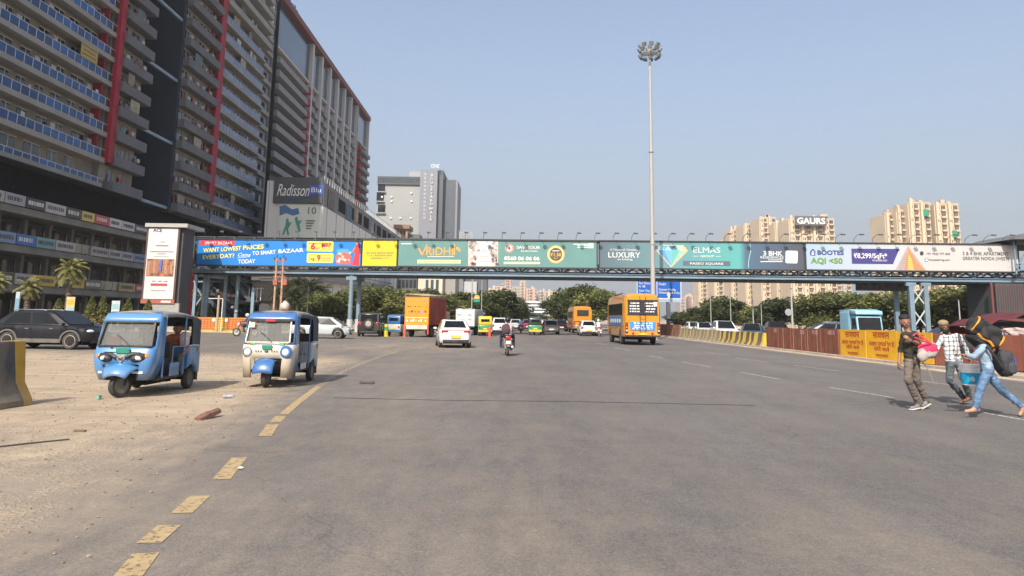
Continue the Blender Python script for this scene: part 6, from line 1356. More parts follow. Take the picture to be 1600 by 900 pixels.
g = ground_at(592, 524); auto('dark green three-wheeler right behind the black off-roader', (g[0] + .9, g[1] + 5, .006), R(80), dk, gr, group=None)
g = ground_at(601, 524)
# panel colours for the yellow-green rickshaw back
# ================================================================== people
def caps_mesh(caps):
    k = MB()
    for a, b, ra, rb, *_ in caps:
        a, b = Vector(a), Vector(b); d = b - a; L = d.length
        if L < 1e-4: d = Vector((0, 0, 1)); b = a + d * 1e-3; L = 1e-3
        d.normalize(); s = d.cross(Vector((0, 0, 1)) if abs(d.z) < .9 else Vector((1, 0, 0))).normalized(); t = d.cross(s); rs = []
        prof = [(-ra * math.cos(R(q)), ra * math.sin(R(q))) for q in (8, 30, 55, 80)] + [(L + rb * math.cos(R(q)), rb * math.sin(R(q))) for q in (80, 55, 30, 8)]
        for h, r in prof: rs.append([a + d * h + (s * math.cos(2 * math.pi * i / 12) + t * math.sin(2 * math.pi * i / 12)) * r for i in range(12)])
        k.rings(rs)
    return k
def hand_caps(w, d, n, curl=.6, s=1.0):
    """palm, four unequal bent fingers and a thumb leaving the side near the wrist"""
    w, d, n = Vector(w), Vector(d).normalized(), Vector(n); n = (n - d * n.dot(d)).normalized(); sd = d.cross(n); c = []
    kn = w + d * .085 * s
    for o in (-.022, 0, .022): c.append((w + sd * o * .7 * s, kn + sd * o * s, .018 * s, .016 * s, 'skin'))
    for i, (o, ln) in enumerate(((-.030, .062), (-.010, .075), (.010, .080), (.030, .070))):
        p0 = kn + sd * o * s; a1 = curl * .8; p1 = p0 + (d * math.cos(a1) + n * math.sin(a1)) * ln * .5 * s; a2 = curl * 2.0; p2 = p1 + (d * math.cos(a2) + n * math.sin(a2)) * ln * .5 * s
        c += [(p0, p1, .010 * s, .009 * s, 'skin'), (p1, p2, .009 * s, .008 * s, 'skin')]
    t0 = w + d * .025 * s + sd * .03 * s; t1 = t0 + (d * .6 + sd * .6 + n * .35).normalized() * .04 * s; t2 = t1 + (d * .9 + n * .5).normalized() * .028 * s
    c += [(t0, t1, .013 * s, .011 * s, 'skin'), (t1, t2, .011 * s, .009 * s, 'skin')]; return c
def body_caps(J, hs=1.0, sleeve='long', build=1.0, loose=1.0, shoe='shoe'):
    V = {k_: Vector(v) for k_, v in J.items()}; up = V.get('up', Vector((0, 0, 1))); f = V['face'].normalized(); h = V['head']; sd = f.cross(up).normalized(); c = []
    up = sd.cross(f).normalized()
    c += [(h + up * .035 * hs - f * .015 * hs, h - up * .01 * hs, .088 * hs, .080 * hs, 'skin'), (h - up * .02 * hs + f * .02 * hs, h - up * .075 * hs + f * .045 * hs, .062 * hs, .040 * hs, 'skin'),
          (h + f * .085 * hs, h + f * .102 * hs - up * .028 * hs, .010 * hs, .016 * hs, 'skin'), (h + f * .075 * hs + sd * .03 * hs - up * .05 * hs, h + f * .075 * hs - sd * .03 * hs - up * .05 * hs, .018 * hs, .018 * hs, 'skin')]
    for s in (1, -1): c.append((h + sd * s * .084 * hs + up * .015, h + sd * s * .084 * hs - up * .025, .016, .012, 'skin'))
    ch = (V['shL'] + V['shR']) / 2; hp = (V['hipL'] + V['hipR']) / 2; b_ = build
    c.append((h - up * .06 * hs - f * .02, ch + (h - ch) * .15, .052 * hs, .058 * hs, 'skin'))
    c += [(V['shL'], V['shR'], .068 * b_, .068 * b_, 'top'), (ch - (ch - hp) * .06, ch + (hp - ch) * .5, .115 * b_, .112 * b_, 'top')]
    for s in 'LR':
        sh, hi = V['sh' + s], V['hip' + s]; m_ = sh.lerp(ch, .38); q = hi.lerp(hp, .12)
        c += [(m_, m_.lerp(q, .5), .088 * b_, .092 * b_, 'top'), (m_.lerp(q, .5), q, .092 * b_, .098 * b_, 'top')]
        el, wr_, kn, an, to = V['el' + s], V['wr' + s], V['kn' + s], V['an' + s], V['toe' + s]
        c.append((sh, el, .058 * b_, .048 * b_, 'top'))
        mid = el.lerp(wr_, .92 if sleeve == 'long' else .25)
        c.append((el, mid, .047 * b_, .036 * b_, 'top')); c.append((el, wr_, .036, .027, 'skin'))
        hd_ = V.get('hand' + s, wr_ + (wr_ - el)) - wr_; c += hand_caps(wr_, hd_, V.get('palm' + s, f), J.get('curl' + s, .6) if not isinstance(J.get('curl' + s, .6), Vector) else .6, hs)
        c += [(hi, kn, .092 * b_ * loose, .064 * loose, 'leg'), (kn, an, .064 * loose, .050 * loose, 'leg')]
        hl_ = an - (to - an).normalized() * .045; hl_.z = an.z - .045
        low = V.get('heel' + s, hl_)
        c += [(an, low, .040, .036, shoe), (low, to, .036, .030, shoe), (an, to.lerp(low, .5), .038, .036, shoe)]
    c.append((V['hipL'], V['hipR'], .100 * b_, .100 * b_, 'leg')); return c
PENDING = []
def person(label, loc, caps, mats_, voxel=.011, group=None, rz=0):
    L = Vector(loc); caps = [(Vector(a) - L, Vector(b) - L, ra, rb, reg) for a, b, ra, rb, reg in caps]
    o = caps_mesh(caps).build('person', list(mats_.values())[0], smooth=60); o.location = L; o.rotation_euler = (0, 0, rz)
    rm = o.modifiers.new('r', 'REMESH'); rm.mode = 'VOXEL'; rm.voxel_size = voxel; rm.use_smooth_shade = True
    sm_ = o.modifiers.new('s', 'SMOOTH'); sm_.iterations = 4 if voxel < .015 else 2; sm_.factor = .5
    tag(o, label, 'person', group); PENDING.append((o, caps, mats_)); return o
def finish_people():
    dg = bpy.context.evaluated_depsgraph_get(); dg.update()
    for o, caps, mats_ in PENDING:
        me = bpy.data.meshes.new_from_object(o.evaluated_get(dg)); o.modifiers.clear(); me.materials.clear(); names = list(mats_)
        for n in names: me.materials.append(mats_[n])
        nf = len(me.polygons); c = np.empty(nf * 3); me.polygons.foreach_get('center', c); c = c.reshape(-1, 3); best = np.full(nf, 1e9); idx = np.zeros(nf, int)
        for a, b, ra, rb, reg in caps:
            a_ = np.array(a); d = np.array(b) - a_; L2 = max(d.dot(d), 1e-9); t_ = np.clip(((c - a_) @ d) / L2, 0, 1); q = np.linalg.norm(c - a_ - t_[:, None] * d, axis=1) - (ra + (rb - ra) * t_)
            mk = q < best; best[mk] = q[mk]; idx[mk] = names.index(reg)
        me.polygons.foreach_set('material_index', idx.tolist()); me.polygons.foreach_set('use_smooth', [True] * nf)
        if nf > 9000:          # folds of loose cloth
            cl = [False] * len(me.vertices); ci = [names.index(q) for q in ('top', 'leg')]
            for p_, i_ in zip(me.polygons, idx):
                if i_ in ci:
                    for v_ in p_.vertices: cl[v_] = True
            nv = len(me.vertices); co = np.empty(nv * 3); no = np.empty(nv * 3); me.vertices.foreach_get('co', co); me.vertex_normals.foreach_get('vector', no); co = co.reshape(-1, 3); no = no.reshape(-1, 3)
            for i_ in range(nv):
                if cl[i_]: q = Vector(co[i_]); co[i_] += no[i_] * (.010 * (1 - 2.2 * abs(mnoise.noise(Vector((q.x * 7, q.y * 7, q.z * 13))))) + .006 * mnoise.noise(q * 30))
            me.vertices.foreach_set('co', co.ravel())
        me.update(); o.data = me; me.name = 'person'
skin = mat('skin_brown', (.26, .125, .075), .5, var=.12, scale=14); skin2 = mat('skin_dark', (.17, .08, .05), .5, var=.12, scale=14); hair_m = mat('black_hair', (.012, .010, .009), .6, var=.4, scale=60, bump=.6, bscale=90)
def cloth(n, c, sc=9, v=.22): return mat('cloth_' + n, c, .9, var=v, scale=sc, bump=.9, bscale=11, spec=.15)
def head_bits(o, J, hs=1.0, hair=True, beard=False, cap=None, helmet=None):
    """hair, eyes, brows and mouth as children of a body"""
    L = Vector(o.location); h = Vector(J['head']) - L; f = Vector(J['face']).normalized(); up0 = Vector(J.get('up', (0, 0, 1))); sd = f.cross(up0).normalized(); up = sd.cross(f).normalized()
    M = Matrix((sd, f, up)).transposed()
    if helmet:
        k = MB(); k.ell(h + up * .02, (.128 * hs, .145 * hs, .14 * hs), 18, 12, M=M); k.build('helmet', helmet, o); k = MB(); k.ell(h + f * .045 + up * .0, (.108 * hs, .106 * hs, .065 * hs), 14, 8, M=M); k.build('visor', cargl, o); return
    k = MB()
    if hair:
        k.ell(h + up * .080 * hs - f * .030 * hs, (.096 * hs, .098 * hs, .066 * hs), 18, 12, M=M); k.ell(h + up * .0 * hs - f * .040 * hs, (.093 * hs, .066 * hs, .09 * hs), 14, 8, M=M)
        rr = random.Random(5)
        for i in range(22): a = rr.uniform(-1.3, 1.3); k.ell(h + sd * math.sin(a) * .07 * hs + up * (.075 + .04 * math.cos(a)) * hs + f * rr.uniform(-.07, .03) * hs, (.024, .026, .022), 8, 6, M=M)
        k.build('hair', hair_m, o)
    if cap:
        k = MB(); k.ell(h + up * .062 * hs - f * .01 * hs, (.098 * hs, .104 * hs, .068 * hs), 18, 10, M=M); k.build('cap', cap, o)
        k = MB(); k.ell(h - up * .005 * hs - f * .045 * hs, (.088 * hs, .062 * hs, .06 * hs), 14, 8, M=M); k.build('hair', hair_m, o)
    if beard:
        k = MB(); k.ell(h - up * .085 * hs + f * .045 * hs, (.066 * hs, .050 * hs, .075 * hs), 14, 10, M=M); k.ell(h - up * .13 * hs + f * .05 * hs, (.045 * hs, .035 * hs, .06 * hs), 12, 8, M=M)
        for s in (1, -1): k.ell(h - up * .045 * hs + sd * s * .066 * hs + f * .03, (.022 * hs, .035 * hs, .05 * hs), 10, 8, M=M)
        k.build('beard', hair_m, o)
    for s in (1, -1):
        k = MB(); k.ell(h + f * .083 * hs + sd * s * .032 * hs + up * .002, (.011 * hs, .006, .005 * hs), 10, 6, M=M); k.build('eye', hair_m, o)
    k = MB(); k.ell(h + f * .082 * hs - up * .058 * hs, (.026 * hs, .010, .007 * hs), 10, 6, M=M); k.build('mouth', mat('lip', (.20, .06, .05), .5), o)
def superell(k, c, hx, hy, hz, M=None, p=.55, nu=40, nv=28, nz_=0, seed=0, m=None):
    c = Vector(c); rs = []
    def sp(v): return math.copysign(abs(v) ** p, v)
    for i in range(nv + 1):
        ph = -math.pi / 2 + math.pi * (.01 + .98 * i / nv); ring = []
        for j in range(nu):
            t = 2 * math.pi * j / nu; v = Vector((hx * sp(math.cos(ph)) * sp(math.cos(t)), hy * sp(math.cos(ph)) * sp(math.sin(t)), hz * sp(math.sin(ph))))
            if nz_: v *= 1 + nz_ * (mnoise.noise(v * 6 + Vector((seed, 0, 0))) + .45 * mnoise.noise(v * 17 + Vector((seed, 3, 0))))
            ring.append(c + (M @ v if M else v))
        rs.append(ring)
    k.rings(rs, m)
# ---- walker 1: olive shirt
def JZ(d0):
    def f(zx, zy, dy=0.0): return P(1380 + zx / 4.737, 470 + zy / 4.737, d0 + dy)
    return f
j = JZ(14.3); lx = j(250, 775); J1 = dict(head=j(160, 130), face=Vector((-.25, -1, -.12)), shL=j(235, 222, .05), shR=j(150, 232, -.08), elL=j(262, 292, -.02), wrL=j(200, 268, -.24), handL=j(168, 240, -.27), elR=j(122, 345, .02), wrR=j(114, 430, -.05), handR=j(112, 480, -.06),
    hipL=j(235, 415, .05), hipR=j(188, 418, -.05), knL=j(245, 560, .05), knR=j(182, 560, -.16), anL=j(318, 712, .16), toeL=j(272, 762, .02), anR=j(262, 738, -.04), toeR=j(208, 766, -.14), heelL=j(338, 722, .20), palmR=Vector((1, 0, 0)), palmL=Vector((0, 1, 0)), up=Vector((-.1, 0, 1)))
def settle(J):
    """let the lower shoe sole rest on the road"""
    lo = min(Vector(J[k_]).z for k_ in ('toeL', 'toeR')) - .036; dz = .008 - lo
    for k_ in list(J):
        if k_ not in ('face', 'up', 'palmL', 'palmR', 'curlL', 'curlR'): J[k_] = Vector(J[k_]) + Vector((0, 0, dz))
    return J
J1 = settle(J1); olive = cloth('olive', (.040, .041, .034)); trs = cloth('stone_trousers', (.15, .125, .108)); shoe_m = mat('grey_shoe', (.20, .19, .18), .7, var=.3, scale=12)
base = ((J1['toeL'] + J1['toeR']) / 2); base.z = .008
p1 = person('thin man in an olive shirt and khaki trousers striding at the front of the three', base, body_caps(J1, 1.0, 'short', .88, 1.02), dict(skin=skin, top=olive, leg=trs, shoe=shoe_m)); head_bits(p1, J1, 1.02)
k = MB(); L = base
for s in 'LR':
    a, t_ = J1['an' + s], J1['toe' + s]; hl_ = J1.get('heel' + s, a - (t_ - a).normalized() * .045 - Vector((0, 0, .045))) ; k.bar(hl_ - Vector((0, 0, .032)) - L, t_ - Vector((0, 0, .026)) - L + (t_ - hl_).normalized() * .03, .085, .022)
k.build('shoe_sole', mat('sole_white', (.62, .60, .56), .7), p1, bevel=.006)
# held duffel bag (striped) with strap
def bagmat(name, cols, per, ax=0):
    mt = bpy.data.materials.new(name); mt.use_nodes = True; t = mt.node_tree; N = t.nodes; Lk = t.links.new; tc = N.new('ShaderNodeTexCoord'); sx = N.new('ShaderNodeSeparateXYZ'); Lk(tc.outputs['Object'], sx.inputs[0])
    nz = N.new('ShaderNodeTexNoise'); nz.inputs['Scale'].default_value = 5; Lk(tc.outputs['Object'], nz.inputs['Vector'])
    m1 = N.new('ShaderNodeMath'); m1.operation = 'MULTIPLY_ADD'; m1.inputs[1].default_value = 1 / per; Lk(sx.outputs[ax], m1.inputs[0]); m3 = N.new('ShaderNodeMath'); m3.operation = 'MULTIPLY'; m3.inputs[1].default_value = .35; Lk(nz.outputs[0], m3.inputs[0]); Lk(m3.outputs[0], m1.inputs[2])
    m2 = N.new('ShaderNodeMath'); m2.operation = 'FRACT'; Lk(m1.outputs[0], m2.inputs[0]); cr = N.new('ShaderNodeValToRGB'); cr.color_ramp.interpolation = 'CONSTANT'; Lk(m2.outputs[0], cr.inputs[0]); e = cr.color_ramp.elements; n = len(cols)
    e[0].position = 0; e[0].color = (*cols[0], 1); e[1].position = 1 / n; e[1].color = (*cols[1], 1)
    for i in range(2, n): q = e.new(i / n); q.color = (*cols[i], 1)
    b = N['Principled BSDF']; b.inputs['Roughness'].default_value = .8; Lk(cr.outputs[0], b.inputs['Base Color']); return mt
dm = bagmat('striped_bag', [(.38, .34, .32), (.60, .03, .12), (.36, .32, .31), (.55, .04, .13), (.34, .31, .30)], .62, 2)
cb_ = j(318, 345, -.12); cb_.z += J1['head'].z - j(160, 130).z
k = MB(); superell(k, (0, 0, 0), .20, .11, .145, Matrix.Rotation(-.55, 3, 'Y'), .75, nz_=.35, seed=2); bg1 = k.build('duffel_bag', dm, loc=cb_); bg1.rotation_euler = (0, 0, .2)
tag(bg1, 'grey and bright pink bag carried between the olive shirt man and the bearded man', 'bag')
k = MB(); k.tube([J1['wrL'] - cb_ + Vector((-.03, -.03, .10)), J1['shL'] - cb_ + Vector((-.02, -.09, .02)), Vector((.02, -.10, .16)), Vector((.12, -.12, .05))], .016, 6); k.tube([J1['wrL'] - cb_ + Vector((-.02, -.05, .06)), Vector((.0, -.12, .14))], .015, 6); k.build('strap', mat('pink_strap', (.60, .06, .10), .8), bg1)
k = MB(); q = J1['hipL'] - base; k.tube([q + Vector((.06, -.09, 0)), q + Vector((.16, -.10, -.12)), q + Vector((.24, -.10, -.30)), q + Vector((.26, -.10, -.42))], .010, 6); k.build('loose_strap', mat('tan_strap', (.30, .25, .18), .8), p1)
# ---- walker 2: bearded, checked shirt
j = JZ(15.2); J2 = dict(head=j(448, 186), face=Vector((-.1, -1, -.15)), shL=j(560, 268, .02), shR=j(438, 276, .0), elL=j(612, 360, .1), wrL=j(640, 420, 0), handL=j(650, 460, -.02), elR=j(402, 335, -.05), wrR=j(388, 385, -.12), handR=j(372, 410, -.16),
    hipL=j(555, 455, .05), hipR=j(498, 458, -.02), knL=j(600, 590, -.10), knR=j(492, 590, .05), anL=j(638, 705, .15), toeL=j(600, 738, .0), anR=j(598, 718, .30), toeR=j(575, 750, .14), palmR=Vector((0, 1, 0)), palmL=Vector((-1, 0, 0)), up=Vector((-.15, 0, 1)))
J2 = settle(J2)
def plaid():
    mt = bpy.data.materials.new('checked_shirt'); mt.use_nodes = True; t = mt.node_tree; N = t.nodes; Lk = t.links.new; tc = N.new('ShaderNodeTexCoord'); sx = N.new('ShaderNodeSeparateXYZ'); Lk(tc.outputs['Object'], sx.inputs[0]); outs = []
    for ax in (0, 2):
        nz = N.new('ShaderNodeTexNoise'); nz.inputs['Scale'].default_value = 6; Lk(tc.outputs['Object'], nz.inputs['Vector'])
        a = N.new('ShaderNodeMath'); a.operation = 'MULTIPLY_ADD'; a.inputs[1].default_value = 1 / .085; Lk(sx.outputs[ax], a.inputs[0]); s2 = N.new('ShaderNodeMath'); s2.operation = 'MULTIPLY'; s2.inputs[1].default_value = .8; Lk(nz.outputs[0], s2.inputs[0]); Lk(s2.outputs[0], a.inputs[2])
        b = N.new('ShaderNodeMath'); b.operation = 'FRACT'; Lk(a.outputs[0], b.inputs[0]); c = N.new('ShaderNodeMath'); c.operation = 'LESS_THAN'; c.inputs[1].default_value = .27; Lk(b.outputs[0], c.inputs[0]); outs.append(c)
    ad = N.new('ShaderNodeMath'); ad.operation = 'ADD'; Lk(outs[0].outputs[0], ad.inputs[0]); Lk(outs[1].outputs[0], ad.inputs[1]); cr = N.new('ShaderNodeValToRGB'); cr.color_ramp.interpolation = 'CONSTANT'; e = cr.color_ramp.elements
    e[0].color = (.62, .62, .62, 1); e[1].position = .3; e[1].color = (.25, .27, .30, 1); q = e.new(.75); q.color = (.025, .028, .035, 1)
    hf = N.new('ShaderNodeMath'); hf.operation = 'MULTIPLY'; hf.inputs[1].default_value = .5; Lk(ad.outputs[0], hf.inputs[0]); Lk(hf.outputs[0], cr.inputs[0]); b = N['Principled BSDF']; b.inputs['Roughness'].default_value = .9; Lk(cr.outputs[0], b.inputs['Base Color']); return mt
base = (J2['toeL'] + J2['toeR']) / 2; base.z = .008
p2 = person('bearded man in a black and white checked shirt walking in the middle of the three', base, body_caps(J2, .98, 'long', .92, 1.0), dict(skin=skin2, top=plaid(), leg=cloth('grey_jeans', (.13, .15, .165), 12, .5), shoe=mat('brown_sandal', (.17, .09, .06), .7)))
head_bits(p2, J2, 1.0, False, True, mat('khaki_cap', (.27, .20, .11), .9, var=.2, scale=20))
k = MB(); k.tube([J2['shL'] - base + Vector((-.05, -.08, .06)), (J2['shL'] + J2['hipR']) / 2 - base + Vector((.06, -.14, .1)), J2['hipL'] - base + Vector((.03, -.13, .15))], .022, 6); k.build('bag_strap', plast, p2)
k = MB(); superell(k, (0, 0, 0), .17, .14, .24, None, .7, nz_=.2, seed=9); o = k.build('backpack', mat('dark_backpack', (.03, .033, .04), .8, var=.4, scale=8), loc=J2['shL'] + Vector((.17, .20, -.20))); tag(o, 'dark backpack worn by the bearded man, showing behind his shoulder', 'backpack')
# ---- walker 3: jeans, black sack on head
j = JZ(13.3); J3 = dict(head=j(672, 245), face=Vector((-1, -.35, -.45)), shL=j(742, 345, -.16), shR=j(722, 345, .18), elL=j(672, 415, -.20), wrL=j(610, 402, -.22), handL=j(575, 396, -.22), elR=j(690, 300, .22), wrR=j(660, 225, .15), handR=j(650, 190, .1),
    hipL=j(778, 520, -.10), hipR=j(765, 520, .12), knL=j(716, 655, -.12), knR=j(878, 662, .12), anL=j(684, 786, -.12), toeL=j(612, 818, -.14), anR=j(1010, 768, .12), toeR=j(1012, 842, .12), heelR=j(1048, 782, .13), palmL=Vector((0, 0, -1)), palmR=Vector((1, 0, 0)), up=Vector((-.35, 0, 1)))
J3 = settle(J3); base = Vector(J3['toeL']); base.z = .008
denim = cloth('denim', (.115, .19, .31), 7, .45); sole_skin = mat('tan_sandal', (.42, .24, .17), .7)
p3 = person('man in blue jeans bent under a big black sack, last of the three', base, body_caps(J3, 1.0, 'long', .93, 1.02), dict(skin=skin, top=cloth('pale_blue_shirt', (.27, .36, .46), 8, .3), leg=denim, shoe=sole_skin)); head_bits(p3, J3, 1.0)
sc_ = j(748, 265, .02); M = Matrix.Rotation(.66, 3, 'Y'); sackm = mat('black_sack', (.018, .018, .020), .75, var=.35, scale=6, bump=.8, bscale=9); trim = mat('orange_trim', (.62, .27, .02), .8, var=.2, scale=10)
dz = J3['head'].z - j(672, 245).z
k = MB(); superell(k, (0, 0, 0), .28, .18, .20, M, .72, nz_=.38, seed=4); sk = k.build('black_sack', sackm, loc=sc_ + Vector((0, 0, dz + .06))); tag(sk, 'large black sack with orange trim carried on head and shoulder', 'sack')
k = MB()
k.tube([M @ Vector((-.27 - .03 * math.sin(a), -.17 * math.sin(a) * 1.0, .20 * math.cos(a))) for a in [math.pi * i / 10 for i in range(0, 9)]], .019, 6)
k.tube([M @ Vector((.26 + .02 * math.sin(a), -.19 * math.sin(a), -.22 * math.cos(a))) for a in [math.pi * i / 10 for i in range(1, 8)]], .019, 6)
k.tube([M @ Vector((xx, -.175, -.16 + .02 * math.sin(xx * 20))) for xx in (-.18, -.08, .02, .1, .2)], .026, 6); k.v = [(v[0] * .88, v[1] * .9, v[2] * .88) for v in k.v]; k.build('trim', trim, sk)
k = MB(); superell(k, M @ Vector((.02, -.03, -.22)), .22, .17, .06, M, .6, nz_=.2, m=None); k.build('lower_flap', sackm, sk)
bc = j(893, 462, .02); bc.z += dz; Mb = Matrix.Rotation(-.12, 3, 'Y'); k = MB(); superell(k, (0, 0, 0), .135, .17, .235, Mb, .65, nz_=.12, seed=6); bpk = k.build('backpack', mat('charcoal_backpack', (.030, .032, .038), .75, var=.3, scale=9, bump=.5), loc=bc); tag(bpk, 'charcoal backpack with blue piping hanging behind the man in jeans', 'backpack')
k = MB(); k.tube([Mb @ Vector((.10, -.10, .18)), Mb @ Vector((.145, -.10, .05)), Mb @ Vector((.14, -.10, -.10)), Mb @ Vector((.08, -.13, -.18))], .010, 6); k.tube([Mb @ Vector((.02, -.15, .16)), Mb @ Vector((.07, -.165, .02)), Mb @ Vector((.05, -.165, -.1))], .007, 6); k.build('piping', mat('blue_piping', (.05, .10, .45), .6), bpk)
k = MB(); superell(k, Mb @ Vector((.03, -.15, -.08)), .08, .04, .10, Mb, .7); k.build('pocket', mat('charcoal_pocket', (.05, .052, .06), .8), bpk)
k = MB(); k.tube([J3['shL'] - bc + Vector((0, -.09, .03)), J3['shL'] - bc + Vector((.08, -.12, -.10)), Vector((-.10, -.12, -.10))], .022, 6); k.build('strap', plast, bpk)
# bucket
bt = P(1380 + 590 / 4.737, 470 + 463 / 4.737, 14.2); bb_ = P(1380 + 592 / 4.737, 470 + 614 / 4.737, 14.2); hb_ = bt.z - bb_.z; r1 = (P(1380 + 662 / 4.737, 570, 14.2).x - P(1380 + 520 / 4.737, 570, 14.2).x) / 2
bz = bb_.z + dz
bk = MB().lathe([(.01, 0), (r1 * .84, 0), (r1 * .86, .01), (r1 * .97, hb_ * .74), (r1 * 1.02, hb_ * .74), (r1 * 1.02, hb_ * .77), (r1 * .99, hb_ * .78), (r1 * 1.0, hb_ * .88), (r1 * 1.05, hb_ * .88), (r1 * 1.06, hb_), (r1 * .98, hb_), (.01, hb_ * .985)], n=32).build('bucket', mat('bucket_white', (.80, .80, .78), .4, var=.04), loc=(bb_.x, 14.2 - .25, bz)); tag(bk, 'white lidded plastic bucket with a bright blue label held between the two men', 'bucket')
k = MB(); k.lathe([(r1 * .868, hb_ * .05), (r1 * .958, hb_ * .60), (r1 * .952, hb_ * .60), (r1 * .862, hb_ * .05)], n=32); lb = k.build('label', mat('label_blue', (.01, .33, .58), .4, var=.15, scale=9), bk)
k = MB(); k.ell((-r1 * .35, -r1 * .86, hb_ * .3), (.045, .02, .05), 12, 8); k.build('label_print', mat('label_pale', (.45, .62, .66), .5), lb)
hnd = J3['handL'] - Vector((bb_.x, 14.2 - .25, bz)) + Vector((0, 0, -.035)); k = MB(); k.tube([(-r1 * 1.03, 0, hb_ * .8), (-r1 * .9, 0, hb_ + .06), tuple(hnd), (r1 * .95, 0, hb_ + .04), (r1 * 1.03, 0, hb_ * .8)], .006, 6); k.build('handle', W, bk)
# ---- generic figures
def seated(loc, rz, label, top, leg, hs=1.0, seat=.8, reach=.45, hz=None, lean=.1, foot=.30, helmet=None, hair=True, sk=skin, spread=.17, group=None, voxel=.02, knee=.34, sc=1.0):
    M = Matrix.Rotation(rz, 3, 'Z'); o = Vector(loc); hz = hz if hz is not None else seat + .26
    def v(x, y, z): return o + M @ Vector((x * sc, y * sc, z * sc))
    J = dict(face=M @ Vector((1, 0, -.05)), up=Vector((0, 0, 1)), head=v(lean * 1.25, 0, seat + .70), palmL=Vector((0, 0, -1)), palmR=Vector((0, 0, -1)))
    for s, y in (('L', 1), ('R', -1)):
        J['sh' + s] = v(lean, y * .17, seat + .48); J['el' + s] = v(lean + reach * .42, y * .26, seat + .26); J['wr' + s] = v(lean + reach, y * .27, hz); J['hand' + s] = v(lean + reach + .08, y * .26, hz)
        J['hip' + s] = v(0, y * .09, seat + .06); J['kn' + s] = v(knee, y * spread, seat + .03); J['an' + s] = v(knee - .12, y * (spread + .02), foot + .08); J['toe' + s] = v(knee + .04, y * (spread + .03), foot + .03)
    base = Vector((o.x, o.y, o.z)); p_ = person(label, base, body_caps(J, hs, 'long', .98, 1.05), dict(skin=sk, top=top, leg=leg, shoe=mat('dark_shoe', (.04, .035, .03), .6)), voxel, group); head_bits(p_, J, hs, hair, helmet=helmet); return p_
def standing(loc, rz, label, top, leg, h=1.68, group=None, voxel=.03, sk=skin):
    M = Matrix.Rotation(rz, 3, 'Z'); o = Vector(loc); s_ = h / 1.70
    def v(x, y, z): return o + M @ Vector((x * s_, y * s_, z * s_))
    J = dict(face=M @ Vector((1, 0, 0)), head=v(0.02, 0, 1.58), palmL=M @ Vector((0, -1, 0)), palmR=M @ Vector((0, 1, 0)))
    for q, y in (('L', 1), ('R', -1)):
        st_ = .10 * y; J['sh' + q] = v(0, y * .17, 1.38); J['el' + q] = v(-.02 + st_ * .5, y * .23, 1.10); J['wr' + q] = v(.06 + st_, y * .23, .86); J['hip' + q] = v(0, y * .09, .92); J['kn' + q] = v(.04 - st_ * .5, y * .10, .50); J['an' + q] = v(-st_, y * .10, .09); J['toe' + q] = v(.14 - st_, y * .11, .04)
    p_ = person(label, o, body_caps(J, 1.0, 'long', .98, 1.05), dict(skin=sk, top=top, leg=leg, shoe=mat('dark_shoe', (.04, .035, .03), .6)), voxel, group); head_bits(p_, J); return p_
# people in the blue three-wheeler
def in_trike(t, x, y, z=0): return t.matrix_basis @ Vector((x, y, z))
seated(in_trike(t1, -.12, -.05, 0), t1.rotation_euler.z, 'driver in a dark shirt sitting at the handlebar of the blue three-wheeler', cloth('maroon', (.12, .045, .035)), cloth('dark_leg', (.05, .05, .055)), seat=.68, reach=.52, hz=.98, foot=.33, knee=.40, voxel=.014, sc=.86)
seated(in_trike(t1, -.92, .28, 0), t1.rotation_euler.z + .2, 'passenger in an orange brown top on the back bench of the blue three-wheeler', cloth('rust', (.36, .13, .07)), cloth('grey_leg', (.19, .18, .165)), seat=.72, reach=.40, hz=.86, foot=.34, knee=.44, voxel=.014, sc=.88)
k = MB(); superell(k, (0, 0, 0), .09, .11, .16, None, .7, nz_=.2); o = k.build('cloth_bundle', mat('pale_bundle', (.55, .45, .42), .9, var=.3, scale=8), loc=in_trike(t1, -.70, .52, 1.12)); tag(o, 'pale cloth bundle held at the open side of the blue three-wheeler', 'bundle')

